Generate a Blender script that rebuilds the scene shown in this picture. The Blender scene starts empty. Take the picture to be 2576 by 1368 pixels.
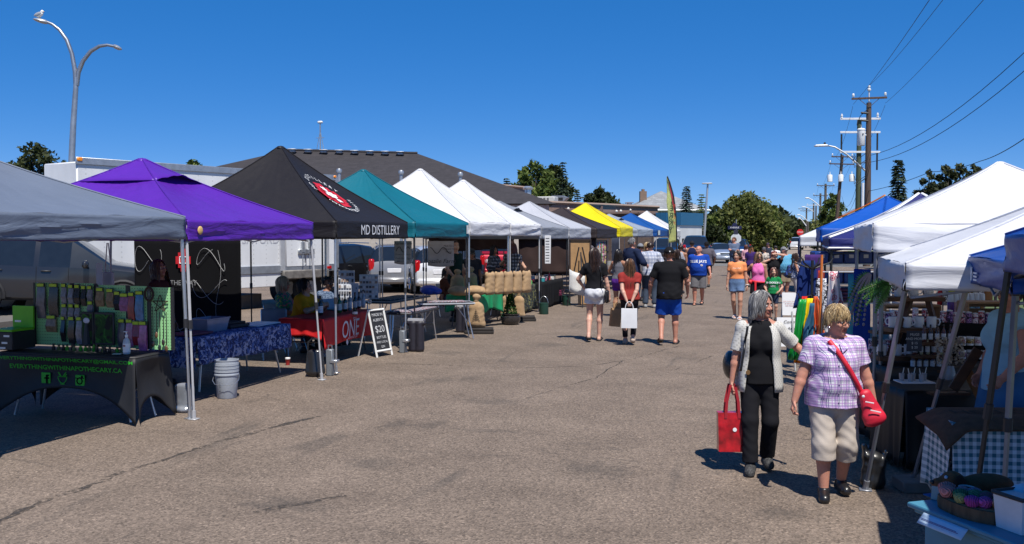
import bpy,bmesh,math,random
import numpy as np
from mathutils import Vector,Matrix,Euler,noise
from mathutils.bvhtree import BVHTree
R=math.radians
PI=math.pi
sc=bpy.context.scene
COL=sc.collection
rnd=random.Random(7)
CH,YAW,PITCH,FPX=2.12,R(16.4),math.atan(94/2400),2400.0
def ray(u,v):
 cx,cy=(u-1288)/FPX,-(v-684)/FPX
 y=math.cos(PITCH)+cy*math.sin(PITCH)
 z=-math.sin(PITCH)+cy*math.cos(PITCH)
 return(cx*math.cos(YAW)-y*math.sin(YAW),cx*math.sin(YAW)+y*math.cos(YAW),z)
def at(u,v,z=0.0):
 """world point at height z seen at picture position u, v (2576 x 1368 picture)"""
 r=ray(u,v);t=(z-CH)/r[2]
 return Vector((r[0]*t,r[1]*t,z))
def aty(u,v,y):
 r=ray(u,v);t=y/r[1]
 return Vector((r[0]*t,y,CH+r[2]*t))
def atd(u,v,d):
 """point at camera depth d"""
 r=ray(u,v)
 f=(-math.sin(YAW)*math.cos(PITCH),math.cos(YAW)*math.cos(PITCH),-math.sin(PITCH))
 t=d/(r[0]*f[0]+r[1]*f[1]+r[2]*f[2])
 return Vector((r[0]*t,r[1]*t,CH+r[2]*t))
MATS={}
def srgb(h):
 h=h.lstrip('#')
 return tuple(((int(h[i:i+2],16)/255)/12.92 if int(h[i:i+2],16)/255<=.04045 else((int(h[i:i+2],16)/255+.055)/1.055)**2.4)for i in(0,2,4))
def col(c):
 return srgb(c)if isinstance(c,str)else tuple(c)
class NT:
 """tiny node-tree helper"""
 def __init__(s,name):
  s.m=bpy.data.materials.new(name);s.m.use_nodes=True
  s.t=s.m.node_tree;s.n=s.t.nodes;s.b=s.n['Principled BSDF']
  s.tc=None
 def add(s,typ,**kw):
  nd=s.n.new(typ)
  for k,v in kw.items():
   if hasattr(nd,k):setattr(nd,k,v)
   else:nd.inputs[k].default_value=v
  return nd
 def link(s,a,b):s.t.links.new(a,b)
 def coord(s,which='Object'):
  if s.tc is None:s.tc=s.add('ShaderNodeTexCoord')
  return s.tc.outputs[which]
 def mapping(s,scale=(1,1,1),rot=(0,0,0),loc=(0,0,0),which='Object'):
  mp=s.add('ShaderNodeMapping')
  mp.inputs['Scale'].default_value=scale;mp.inputs['Rotation'].default_value=rot;mp.inputs['Location'].default_value=loc
  s.link(s.coord(which),mp.inputs['Vector']);return mp.outputs[0]
 def noise(s,scale,detail=3,vec=None,rough=.55,dist=0):
  nz=s.add('ShaderNodeTexNoise');nz.inputs['Scale'].default_value=scale;nz.inputs['Detail'].default_value=detail
  nz.inputs['Roughness'].default_value=rough;nz.inputs['Distortion'].default_value=dist
  s.link(vec if vec is not None else s.coord(),nz.inputs['Vector']);return nz.outputs['Fac']
 def ramp(s,fac,stops,interp='LINEAR'):
  r=s.add('ShaderNodeValToRGB');cr=r.color_ramp;cr.interpolation=interp
  while len(cr.elements)<len(stops):cr.elements.new(.5)
  for e,(p,c)in zip(cr.elements,stops):
   e.position=p;c=col(c)if not isinstance(c,(int,float))else(c,c,c);e.color=(*c,1)
  s.link(fac,r.inputs[0]);return r.outputs[0]
 def mix(s,fac,a,b,typ='MIX'):
  mx=s.add('ShaderNodeMix',data_type='RGBA',blend_type=typ)
  for sock,v in((0,fac),(6,a),(7,b)):
   if isinstance(v,(int,float)):mx.inputs[sock].default_value=v
   elif isinstance(v,(tuple,str)):mx.inputs[sock].default_value=(*col(v),1)
   else:s.link(v,mx.inputs[sock])
  return mx.outputs[2]
 def math(s,op,a,b=None,c=None):
  nd=s.add('ShaderNodeMath',operation=op)
  for i,v in enumerate((a,b,c)):
   if v is None:continue
   if isinstance(v,(int,float)):nd.inputs[i].default_value=v
   else:s.link(v,nd.inputs[i])
  return nd.outputs[0]
 def sep(s,vec=None):
  x=s.add('ShaderNodeSeparateXYZ');s.link(vec if vec is not None else s.coord(),x.inputs[0]);return x.outputs
 def base(s,c):
  if isinstance(c,(tuple,str)):s.b.inputs['Base Color'].default_value=(*col(c),1)
  else:s.link(c,s.b.inputs['Base Color'])
 def bump(s,h,dist=.01,strength=.5):
  bp=s.add('ShaderNodeBump');bp.inputs['Distance'].default_value=dist;bp.inputs['Strength'].default_value=strength
  s.link(h,bp.inputs['Height']);s.link(bp.outputs[0],s.b.inputs['Normal'])
 def cloth(s,c,amount=.3):
  """let some light through a sheet of cloth"""
  tr=s.add('ShaderNodeBsdfTranslucent');mx=s.add('ShaderNodeMixShader');mx.inputs[0].default_value=amount
  if isinstance(c,(tuple,str)):tr.inputs[0].default_value=(*col(c),1)
  else:s.link(c,tr.inputs[0])
  s.link(s.b.outputs[0],mx.inputs[1]);s.link(tr.outputs[0],mx.inputs[2])
  s.link(mx.outputs[0],s.n['Material Output'].inputs['Surface'])
def P(c,rough=.6,metal=0.0,var=.1,vs=6,bump=0.0,bs=60,spec=.5,coat=0.0,trans=0.0,name=None,emit=0,cloth=0.0,stretch=(1,1,1)):
 """plain surface with slight colour variation and optional bump; cached"""
 key=(c,rough,metal,var,vs,bump,bs,spec,coat,trans,emit,cloth,stretch)
 if key in MATS:return MATS[key]
 k=NT(name or 'surface');cc=col(c)
 if var>0:
  f=k.noise(vs,4,k.mapping(stretch))
  out=k.ramp(f,[(.3,tuple(x*(1-var)for x in cc)),(.7,tuple(min(1,x*(1+var))for x in cc))])
  k.base(out)
 else:out=cc;k.base(cc)
 k.b.inputs['Roughness'].default_value=rough;k.b.inputs['Metallic'].default_value=metal
 k.b.inputs['Specular IOR Level'].default_value=spec
 k.b.inputs['Coat Weight'].default_value=coat;k.b.inputs['Coat Roughness'].default_value=.08
 k.b.inputs['Transmission Weight'].default_value=trans
 if emit:
  k.b.inputs['Emission Color'].default_value=(*cc,1);k.b.inputs['Emission Strength'].default_value=emit
 if bump:k.bump(k.noise(bs,4,k.mapping(stretch)),bump,.8)
 if cloth:k.cloth(out,cloth)
 MATS[key]=k.m;return k.m
class MB:
 def __init__(s):s.v=[];s.f=[];s.mi=[];s.T=Matrix.Identity(4);s.m=0
 def _add(s,vs,fs,m=None):
  o=len(s.v);T=s.T
  s.v+=[tuple(T@Vector(p))for p in vs]
  s.f+=[tuple(i+o for i in f)for f in fs];s.mi+=[s.m if m is None else m]*len(fs)
 def box(s,c,d,m=None,bev=0.0,rot=None,taper=(1,1)):
  hx,hy,hz=d[0]/2,d[1]/2,d[2]/2;b=min(bev,hx*.9,hy*.9,hz*.9)
  Q=Euler(rot).to_matrix()if rot else None
  def tf(p):
   if taper!=(1,1)and p[2]>0:p=(p[0]*taper[0],p[1]*taper[1],p[2])
   q=Q@Vector(p)if Q else Vector(p)
   return(q[0]+c[0],q[1]+c[1],q[2]+c[2])
  if b<=0:
   vs=[tf((x*hx,y*hy,z*hz))for x in(-1,1)for y in(-1,1)for z in(-1,1)]
   s._add(vs,[(0,1,3,2),(4,6,7,5),(0,4,5,1),(2,3,7,6),(0,2,6,4),(1,5,7,3)],m);return s
  vs=[];ix={}
  for x in(-1,1):
   for y in(-1,1):
    for z in(-1,1):
     for a in range(3):
      p=[x*(hx-b),y*(hy-b),z*(hz-b)];p[a]=(x*hx,y*hy,z*hz)[a]
      ix[(x,y,z,a)]=len(vs);vs.append(tf(p))
  fs=[]
  for a in range(3):
   o1,o2=(a+1)%3,(a+2)%3
   for sg in(-1,1):
    q=[]
    for(p1,p2)in((-1,-1),(1,-1),(1,1),(-1,1)):
     k=[0,0,0];k[a]=sg;k[o1]=p1;k[o2]=p2;q.append(ix[(*k,a)])
    fs.append(tuple(q if sg>0 else q[::-1]))
   for s1 in(-1,1):
    for s2 in(-1,1):
     k0=[0,0,0];k0[o1]=s1;k0[o2]=s2;k0[a]=-1;k1=list(k0);k1[a]=1
     q=[ix[(*k0,o1)],ix[(*k1,o1)],ix[(*k1,o2)],ix[(*k0,o2)]]
     fs.append(tuple(q if s1*s2<0 else q[::-1]))
  for x in(-1,1):
   for y in(-1,1):
    for z in(-1,1):
     q=[ix[(x,y,z,a)]for a in range(3)]
     fs.append(tuple(q if x*y*z>0 else q[::-1]))
  s._add(vs,fs,m);return s
 def loft(s,rings,m=None,cap=True,closed=True):
  n=len(rings[0]);vs=[p for r in rings for p in r];fs=[]
  for i in range(len(rings)-1):
   for j in range(n if closed else n-1):
    k=(j+1)%n;fs.append((i*n+j,i*n+k,(i+1)*n+k,(i+1)*n+j))
  if cap and closed:
   fs.append(tuple(range(n))[::-1]);fs.append(tuple((len(rings)-1)*n+j for j in range(n)))
  s._add(vs,fs,m);return s
 def tube(s,pts,r,n=8,m=None,cap=True):
  pts=[Vector(p)for p in pts];rings=[];up=None
  for i,p in enumerate(pts):
   d=(pts[min(i+1,len(pts)-1)]-pts[max(i-1,0)])
   if d.length<1e-9:d=Vector((0,0,1))
   d.normalize()
   if up is None:up=Vector((0,0,1))if abs(d.z)<.9 else Vector((0,1,0))
   x=up.cross(d)
   if x.length<1e-6:x=Vector((1,0,0)).cross(d)
   x.normalize();y=d.cross(x);up=y
   rr=r[i]if isinstance(r,(list,tuple))else r
   rings.append([tuple(p+(x*math.cos(2*PI*k/n)+y*math.sin(2*PI*k/n))*rr)for k in range(n)])
  return s.loft(rings,m,cap)
 def lathe(s,prof,n=16,m=None,c=(0,0,0),cap=True):
  return s.loft([[(c[0]+r*math.cos(2*PI*k/n),c[1]+r*math.sin(2*PI*k/n),c[2]+z)for k in range(n)]for r,z in prof],m,cap)
 def ell(s,c,r,n=12,k=8,m=None,rot=None):
  Q=Euler(rot).to_matrix()if rot else Matrix.Identity(3);rings=[]
  for i in range(k+1):
   t=max(.02,min(PI-.02,PI*i/k))
   rings.append([tuple(Vector(c)+Q@Vector((r[0]*math.sin(t)*math.cos(2*PI*j/n),r[1]*math.sin(t)*math.sin(2*PI*j/n),-r[2]*math.cos(t))))for j in range(n)])
  return s.loft(rings,m)
 def quad(s,a,b,c,d,m=None):s._add([a,b,c,d],[(0,1,2,3)],m);return s
 def poly(s,pts,m=None):s._add(pts,[tuple(range(len(pts)))],m);return s
 def prism(s,pts,off,m=None):
  """pts: polygon (3-D), extruded by vector off"""
  o=Vector(off);n=len(pts);top=[tuple(Vector(p)+o)for p in pts]
  s._add(list(pts)+top,[tuple(range(n))[::-1],tuple(range(n,2*n))]+[(i,(i+1)%n,n+(i+1)%n,n+i)for i in range(n)],m);return s
 def grid(s,fn,nu,nv,m=None):
  vs=[fn(i/nu,j/nv)for j in range(nv+1)for i in range(nu+1)]
  s._add(vs,[(j*(nu+1)+i,j*(nu+1)+i+1,(j+1)*(nu+1)+i+1,(j+1)*(nu+1)+i)for j in range(nv)for i in range(nu)],m);return s
 def build(s,name,mats,parent=None,loc=None,rz=0,smooth=40,thick=0,label=None):
  me=bpy.data.meshes.new(name);me.from_pydata(s.v,[],s.f)
  mats=mats if isinstance(mats,(list,tuple))else[mats]
  for mm in mats:me.materials.append(mm)
  if len(mats)>1:me.polygons.foreach_set('material_index',s.mi)
  if smooth:
   me.polygons.foreach_set('use_smooth',[True]*len(s.f))
   me.set_sharp_from_angle(angle=R(smooth))
  me.update()
  o=bpy.data.objects.new(name,me);COL.objects.link(o)
  if parent:o.parent=parent
  if loc is not None:o.location=loc
  o.rotation_euler.z=rz
  if thick:
   md=o.modifiers.new('thickness','SOLIDIFY');md.thickness=thick;md.offset=0
  if label:o['label']=label
  return o
def thing(name,label,cat,loc=(0,0,0),rz=0,group=None):
 o=bpy.data.objects.new(name,None);COL.objects.link(o);o.empty_display_size=.1
 o.location=loc;o.rotation_euler=(0,0,rz)
 return tag(o,label,cat,group)
def tag(o,label,cat,group=None):
 o['label']=label;o['category']=cat
 if group:o['group']=group
 return o
def setting(o,kind='structure',label=None,cat=None):
 o['kind']=kind
 if label:o['label']=label
 if cat:o['category']=cat
 return o
def kids(o):return[c for c in bpy.data.objects if c.parent==o]
def dup(root,loc,rz=None,label=None,group=None,parent=None):
 c=root.copy();COL.objects.link(c)
 if parent is not None:c.parent=parent
 else:
  c.location=loc
  if rz is not None:c.rotation_euler.z=rz
  if label:c['label']=label
  if group:c['group']=group
 for ch in kids(root):dup(ch,None,parent=c)
 return c
def text_mesh(txt,size,align='CENTER',font_shear=0,space=1.0,bold=0.0):
 """letters as a flat mesh in the XY plane: (verts, faces)"""
 cu=bpy.data.curves.new('t','FONT');cu.body=txt;cu.size=size;cu.align_x=align;cu.align_y='CENTER'
 cu.shear=font_shear;cu.space_character=space;cu.offset=bold;cu.resolution_u=3
 ob=bpy.data.objects.new('t',cu);COL.objects.link(ob)
 dg=bpy.context.evaluated_depsgraph_get()
 me=bpy.data.meshes.new_from_object(ob.evaluated_get(dg))
 vs=[tuple(v.co)for v in me.vertices];fs=[tuple(p.vertices)for p in me.polygons]
 bpy.data.objects.remove(ob);bpy.data.curves.remove(cu);bpy.data.meshes.remove(me)
 return vs,fs
def text(txt,size,origin,xdir,ydir,mat,parent=None,name='lettering',warp=None,**kw):
 """letters laid on a plane through origin spanned by xdir / ydir (offset baked by caller)"""
 vs,fs=text_mesh(txt,size,**kw);X=Vector(xdir).normalized();Y=Vector(ydir).normalized();O=Vector(origin)
 b=MB();b._add([tuple(warp(x,y)if warp else O+X*x+Y*y)for x,y,z in vs],fs)
 return b.build(name,mat,parent,smooth=0)
def nz(x,y,z=0.0):return noise.noise(Vector((x,y,z)))
def cyl_between(b,p,q,r,n=8,m=None):b.tube([p,q],r,n,m)
SUN_E,SKY_S,EXPO,SKY_AIR,SKY_DUST,SKY_OZ,SKY_SAT,SKY_G=5.0,.14,0.35,.35,0.0,6.0,1.95,.45
def leaf_mat(name,c0,c1,trans=.3):
 key=('leaf',name,c0,c1)
 if key in MATS:return MATS[key]
 k=NT(name);g=k.add('ShaderNodeNewGeometry');f=k.noise(.55,3)
 r=k.ramp(k.math('ADD',k.math('MULTIPLY',g.outputs['Random Per Island'],.6),k.math('MULTIPLY',f,.55)),[(.2,tuple(x*.55 for x in c0)),(.5,c0),(.85,c1)])
 k.base(r);k.b.inputs['Roughness'].default_value=.6;k.b.inputs['Specular IOR Level'].default_value=.25;k.cloth(r,trans)
 MATS[key]=k.m;return k.m
BARK=P((.10,.075,.055),.9,var=.35,vs=8,bump=.02,bs=14)
def leaf_quad(b,p,s,r,flat=0.0):
 n=Vector((r.gauss(0,1),r.gauss(0,1),r.gauss(0,1)+flat)).normalized();t=n.orthogonal().normalized()
 t=(Matrix.Rotation(r.uniform(0,2*PI),3,n)@t);q=n.cross(t);w=s*r.uniform(.35,.6)
 b._add([tuple(p-t*s),tuple(p+q*w),tuple(p+t*s),tuple(p-q*w)],[(0,1,2,3)])
def broadleaf(name,label,cat,base,h,rad,seed,mat,n=5000,leaf=.22,low=.25,lobes=16,group=None,lean=(0,0),shape=1.0):
 r=random.Random(seed);t=thing(name,label,cat,base,0,group)
 tr=MB();hub=Vector((lean[0]*.4,lean[1]*.4,h*low))
 tr.tube([(0,0,-.1),(0,0,h*low*.5),tuple(hub),(lean[0]*.8,lean[1]*.8,h*.6),(lean[0],lean[1],h*.85)],[h*.032,h*.026,h*.022,h*.012,h*.004],9)
 cs=[]
 for i in range(lobes):
  a=i*2.399+r.uniform(-.4,.4);f=(i+.5)/lobes
  zz=h*(low*.95+(1.0-low)*f*.93);env=math.sin(min(1,(f*.86+.16))*PI)**.6*shape if shape==1.0 else max(.12,(1-f)**shape*1.05+.05)
  rr=rad*env*r.uniform(.45,.78);c=Vector((math.cos(a)*rr+lean[0]*f,math.sin(a)*rr+lean[1]*f,zz))
  cs.append((c,rad*r.uniform(.28,.46)*(.55+.6*env)))
  mid=hub.lerp(c,.55)+Vector((0,0,-.03*h))
  tr.tube([tuple(hub*.9+Vector((0,0,h*.02*i/lobes))),tuple(mid),tuple(c)],[h*.011,h*.007,h*.002],6)
 tr.build('trunk',BARK,t)
 b=MB()
 tot=sum(q**2 for _,q in cs)
 for c,q in cs:
  for i in range(int(n*q*q/tot)):
   d=Vector((r.gauss(0,1),r.gauss(0,1),r.gauss(0,.85))).normalized()
   w=.72+.55*noise.noise(c*1.7+d*2.3);rr2=q*w*(r.random()**.28)*1.12
   p=c+d*rr2;p.z=max(p.z,h*low*.6)
   leaf_quad(b,p,leaf*r.uniform(.6,1.25),r)
 b.build('crown',mat,t,smooth=0);return t
def spruce(name,label,cat,base,h,rad,seed,mat,group=None,dens=1.0,bare=.06):
 r=random.Random(seed);t=thing(name,label,cat,base,0,group)
 tr=MB();tr.tube([(0,0,-.1),(0,0,h*.5),(0,0,h)],[h*.018,h*.01,h*.002],8);tr.build('trunk',BARK,t)
 b=MB();lv=int(26*dens+h*.6)
 for i in range(lv):
  f=i/(lv-1);z=h*(bare+(1-bare)*f);L=rad*(1-f)**.8*r.uniform(.8,1.12)+.08
  for k in range(int(9+13*(1-f))):
   a=r.uniform(0,2*PI);l=L*r.uniform(.7,1.12);dr=Vector((math.cos(a),math.sin(a),0));sd=Vector((-dr.y,dr.x,0))
   m=max(3,int(l/(rad*.085)))
   for j in range(m):
    g=(j+r.random())/m;p=dr*(l*g)+Vector((0,0,z-l*.28*g+l*.18*g*g));s=(.11+.017*h)*(1.25-.5*g)*r.uniform(.7,1.2)
    p+=sd*r.uniform(-1,1)*s*(1.4-g)
    w=sd*s*.6*r.choice((-1,1));ax=(dr*s*1.1+sd*s*r.uniform(-.7,.7)+Vector((0,0,-s*r.uniform(.1,.8))))
    b._add([tuple(p-ax*.3),tuple(p+w*.7+Vector((0,0,-.2*s))),tuple(p+ax),tuple(p-w*.5+Vector((0,0,.25*s)))],[(0,1,2,3)])
 b.build('crown',mat,t,smooth=0);return t
cam=bpy.data.cameras.new('camera');co=bpy.data.objects.new('camera',cam);COL.objects.link(co)
co.location=(0,0,CH);co.rotation_euler=(PI/2-PITCH,0,YAW)
cam.sensor_width=36;cam.lens=FPX/2576*36;cam.clip_start=.05;cam.clip_end=6000
sc.camera=co
SUN=Vector((.30,-.45,1)).normalized()
sl=bpy.data.lights.new('sun','SUN');sl.energy=SUN_E;sl.angle=R(.5);sl.color=(1,.955,.88)
so=bpy.data.objects.new('sun',sl);COL.objects.link(so);so.rotation_euler=SUN.to_track_quat('Z','Y').to_euler()
w=bpy.data.worlds.new('World');sc.world=w;w.use_nodes=True;wn=w.node_tree.nodes
sky=wn.new('ShaderNodeTexSky');sky.sky_type='NISHITA';sky.sun_disc=False
sky.sun_elevation=math.asin(SUN.z);sky.sun_rotation=math.atan2(SUN.x,SUN.y)
sky.altitude=0;sky.air_density=SKY_AIR;sky.dust_density=SKY_DUST;sky.ozone_density=SKY_OZ
hs=wn.new('ShaderNodeHueSaturation');hs.inputs['Saturation'].default_value=SKY_SAT;hs.inputs['Value'].default_value=2.0;hs.inputs['Hue'].default_value=.513;gm=wn.new('ShaderNodeGamma');gm.inputs[1].default_value=SKY_G;w.node_tree.links.new(sky.outputs[0],gm.inputs[0]);w.node_tree.links.new(gm.outputs[0],hs.inputs['Color']);w.node_tree.links.new(hs.outputs[0],wn['Background'].inputs[0]);wn['Background'].inputs[1].default_value=SKY_S
sc.view_settings.view_transform='Standard';sc.view_settings.look='None';sc.view_settings.exposure=EXPO;sc.view_settings.gamma=1
def asphalt():
 k=NT('asphalt')
 big=k.noise(.12,5);mid=k.noise(1.1,4,rough=.6);st=k.noise(2.2,5,k.mapping((.9,.12,1),(0,0,.25)),dist=.6)
 fine=k.noise(95,2,rough=.7)
 mid2=k.noise(6.5,5,rough=.7)
 base=k.ramp(big,[(.35,(.20,.152,.116)),(.65,(.255,.195,.15))])
 base=k.mix(.5,base,k.ramp(mid,[(.32,(.155,.118,.09)),(.68,(.285,.22,.17))]))
 vo=k.add('ShaderNodeTexVoronoi');vo.inputs['Scale'].default_value=62;k.link(k.coord(),vo.inputs['Vector'])
 sp=k.ramp(vo.outputs['Color'],[(.0,.28),(.45,.85),(.8,1.2),(1,1.9)])
 base=k.mix(.88,base,sp,'MULTIPLY')
 base=k.mix(k.ramp(fine,[(.35,.0),(.75,.5)]),base,(.06,.05,.042))
 base=k.mix(k.ramp(st,[(.62,0.0),(.74,.55)]),base,(.05,.046,.042))
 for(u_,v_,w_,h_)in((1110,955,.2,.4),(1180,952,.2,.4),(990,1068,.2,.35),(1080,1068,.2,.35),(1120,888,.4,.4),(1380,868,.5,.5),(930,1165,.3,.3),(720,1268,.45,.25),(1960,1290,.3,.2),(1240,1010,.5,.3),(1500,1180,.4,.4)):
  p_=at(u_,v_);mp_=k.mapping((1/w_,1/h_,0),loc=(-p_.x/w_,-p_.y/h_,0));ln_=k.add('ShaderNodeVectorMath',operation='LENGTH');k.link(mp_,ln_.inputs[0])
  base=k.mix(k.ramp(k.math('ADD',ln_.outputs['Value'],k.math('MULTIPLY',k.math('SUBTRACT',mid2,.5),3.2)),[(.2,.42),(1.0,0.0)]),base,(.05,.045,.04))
 cr=k.noise(1.0,3,k.mapping((.10,.45,1),(0,0,-.5)),dist=.3)
 cm=k.math('ABSOLUTE',k.math('SUBTRACT',cr,.5))
 base=k.mix(k.ramp(cm,[(.0,.35),(.004,0.0)]),base,(.05,.045,.04))
 k.base(base);k.b.inputs['Roughness'].default_value=.82;k.b.inputs['Specular IOR Level'].default_value=.3
 k.bump(k.math('ADD',vo.outputs['Distance'],k.math('MULTIPLY',fine,.6)),.008,.9)
 return k.m
b=MB();b.quad((-700,-40,0),(700,-40,0),(700,1400,0),(-700,1400,0))
setting(b.build('ground',asphalt(),smooth=0))
def strip(pts,name,mat,z):
 b=MB();b.poly([(p.x,p.y,z)for p in pts]);return setting(b.build(name,mat,smooth=0))
GV=[at(u,v)for u,v in((1760,626),(1905,624),(2010,617),(2130,617),(2140,612),(1780,612))]
def road_mat(c,name):
 k=NT(name);f=k.noise(.35,6,rough=.65);f2=k.noise(9,3)
 c0=tuple(x*.78 for x in c);c1=tuple(x*1.2 for x in c)
 k.base(k.mix(.4,k.ramp(f,[(.3,c0),(.7,c1)]),k.ramp(f2,[(.3,c0),(.7,c1)])));k.b.inputs['Roughness'].default_value=.9
 return k.m
strip([Vector((-60,63,0)),Vector((80,70,0)),Vector((80,84,0)),Vector((-60,77,0))],'cross_street',road_mat((.15,.145,.135),'worn asphalt'),.004)
strip([Vector((-4.5,84,0)),Vector((5.5,84.5,0)),Vector((10,330,0)),Vector((3,330,0))],'gravel_road',road_mat((.26,.21,.165),'gravel'),.004)
grass_m=road_mat((.075,.105,.03),'rough grass')
strip([Vector((-70,79,0)),Vector((-4.8,83.6,0)),Vector((2.8,330,0)),Vector((-200,330,0))],'grass_verge',grass_m,.006)
strip([Vector((6,85,0)),Vector((120,90,0)),Vector((160,330,0)),Vector((10.5,330,0))],'grass_field',grass_m,.006)
strip([Vector((5.2,5,0)),Vector((60,5,0)),Vector((60,60,0)),Vector((5.2,60,0))],'grass_bank',grass_m,.006)
def blades(name,poly,n,h,seed):
 r=random.Random(seed);b=MB();xs=[p[0]for p in poly];ys=[p[1]for p in poly]
 def inside(x,y):
  c=False;j=len(poly)-1
  for i in range(len(poly)):
   if(poly[i][1]>y)!=(poly[j][1]>y)and x<(poly[j][0]-poly[i][0])*(y-poly[i][1])/(poly[j][1]-poly[i][1])+poly[i][0]:c=not c
   j=i
  return c
 k=0
 while k<n:
  x,y=r.uniform(min(xs),max(xs)),r.uniform(min(ys),max(ys))
  if not inside(x,y):continue
  k+=1;a=r.uniform(0,PI);w,hh=h*r.uniform(.3,.6),h*r.uniform(.5,1.3);dx,dy=math.cos(a)*w,math.sin(a)*w
  b._add([(x-dx,y-dy,0),(x+dx,y+dy,0),(x+dx*.6+r.uniform(-.1,.1),y+dy*.6,hh),(x-dx*.9,y-dy*.9,hh*r.uniform(.5,1))],[(0,1,2,3)])
 return setting(b.build(name,leaf_mat('long grass',(.10,.13,.03),(.16,.17,.05)),smooth=0),'stuff','unmown long grass along the far gravel road','grass')
def crack(name,pts,w0,seed,z=.003):
 b=MB();r=random.Random(seed);P_=[at(u,v)for u,v in pts];L=[]
 for A_,B_ in zip(P_,P_[1:]):
  n=max(4,int((B_-A_).length/.12))
  for i in range(n):f=i/n;q=A_.lerp(B_,f);d=(B_-A_).normalized();o=.05*nz(q.x*1.7,q.y*1.7,seed)+.02*r.uniform(-1,1);L.append((q+Vector((-d.y,d.x,0))*o,Vector((-d.y,d.x,0)),w0*(.35+.9*abs(nz(q.x*3,q.y*3,seed+4)))*r.uniform(.5,1.2)))
 b.loft([[tuple(q+n_*w_+Vector((0,0,z))),tuple(q-n_*w_+Vector((0,0,z)))]for q,n_,w_ in L],closed=False);return setting(b.build(name,TAR,smooth=0))
def tar():
 k=NT('tar smear');f=k.noise(14,5,rough=.7);f2=k.noise(1.3,3);tr=k.add('ShaderNodeBsdfTransparent');mx=k.add('ShaderNodeMixShader');k.base((.045,.039,.034));k.b.inputs['Roughness'].default_value=.9
 k.link(k.ramp(k.math('ADD',k.math('MULTIPLY',f,.8),k.math('MULTIPLY',f2,.45)),[(.56,0.0),(.70,.8)]),mx.inputs[0]);k.link(tr.outputs[0],mx.inputs[1]);k.link(k.b.outputs[0],mx.inputs[2]);k.link(mx.outputs[0],k.n['Material Output'].inputs['Surface']);return k.m
TAR=tar()
crack('tar_crack',[(-30,1325),(120,1260),(300,1190),(520,1120),(700,1070),(830,1042)],.09,1)
crack('tar_crack',[(700,912),(980,914),(1300,926),(1480,921),(1580,905),(1720,868)],.03,2)
crack('tar_crack',[(1290,1010),(1500,950),(1570,905)],.022,3);crack('tar_crack',[(1560,700),(1720,707),(1860,704)],.05,4);crack('tar_crack',[(1700,930),(1800,893)],.016,5);crack('tar_crack',[(560,1300),(780,1265),(900,1240)],.06,6)
def canvas(c,rough=.62,var=.06,trans=.14,wr=1.0):
 key=('canvas',c,rough,trans,wr)
 if key in MATS:return MATS[key]
 k=NT('canvas');cc=col(c);f=k.noise(1.6,5)
 out=k.ramp(f,[(.3,tuple(x*(1-var)for x in cc)),(.7,tuple(min(1,x*(1+var))for x in cc))])
 k.base(out);k.b.inputs['Roughness'].default_value=rough;k.b.inputs['Specular IOR Level'].default_value=.35
 a=k.noise(1.5,4,k.mapping((1.0,1.0,4.5)),rough=.5,dist=1.2);bnz=k.noise(9,3,k.mapping((1,1,2.5)),rough=.5,dist=.6)
 k.bump(k.math('ADD',a,k.math('MULTIPLY',bnz,.12)),.035*wr,.5)
 k.cloth(out,trans);MATS[key]=k.m;return k.m
STEEL=P((.55,.57,.60),.32,.85,var=.08,vs=9)
WSTEEL=P((.42,.42,.43),.45,.2,var=.08)
BLKM=P((.016,.016,.018),.4,var=.1)
PLAST=P((.02,.02,.022),.5,var=.1)
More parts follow.
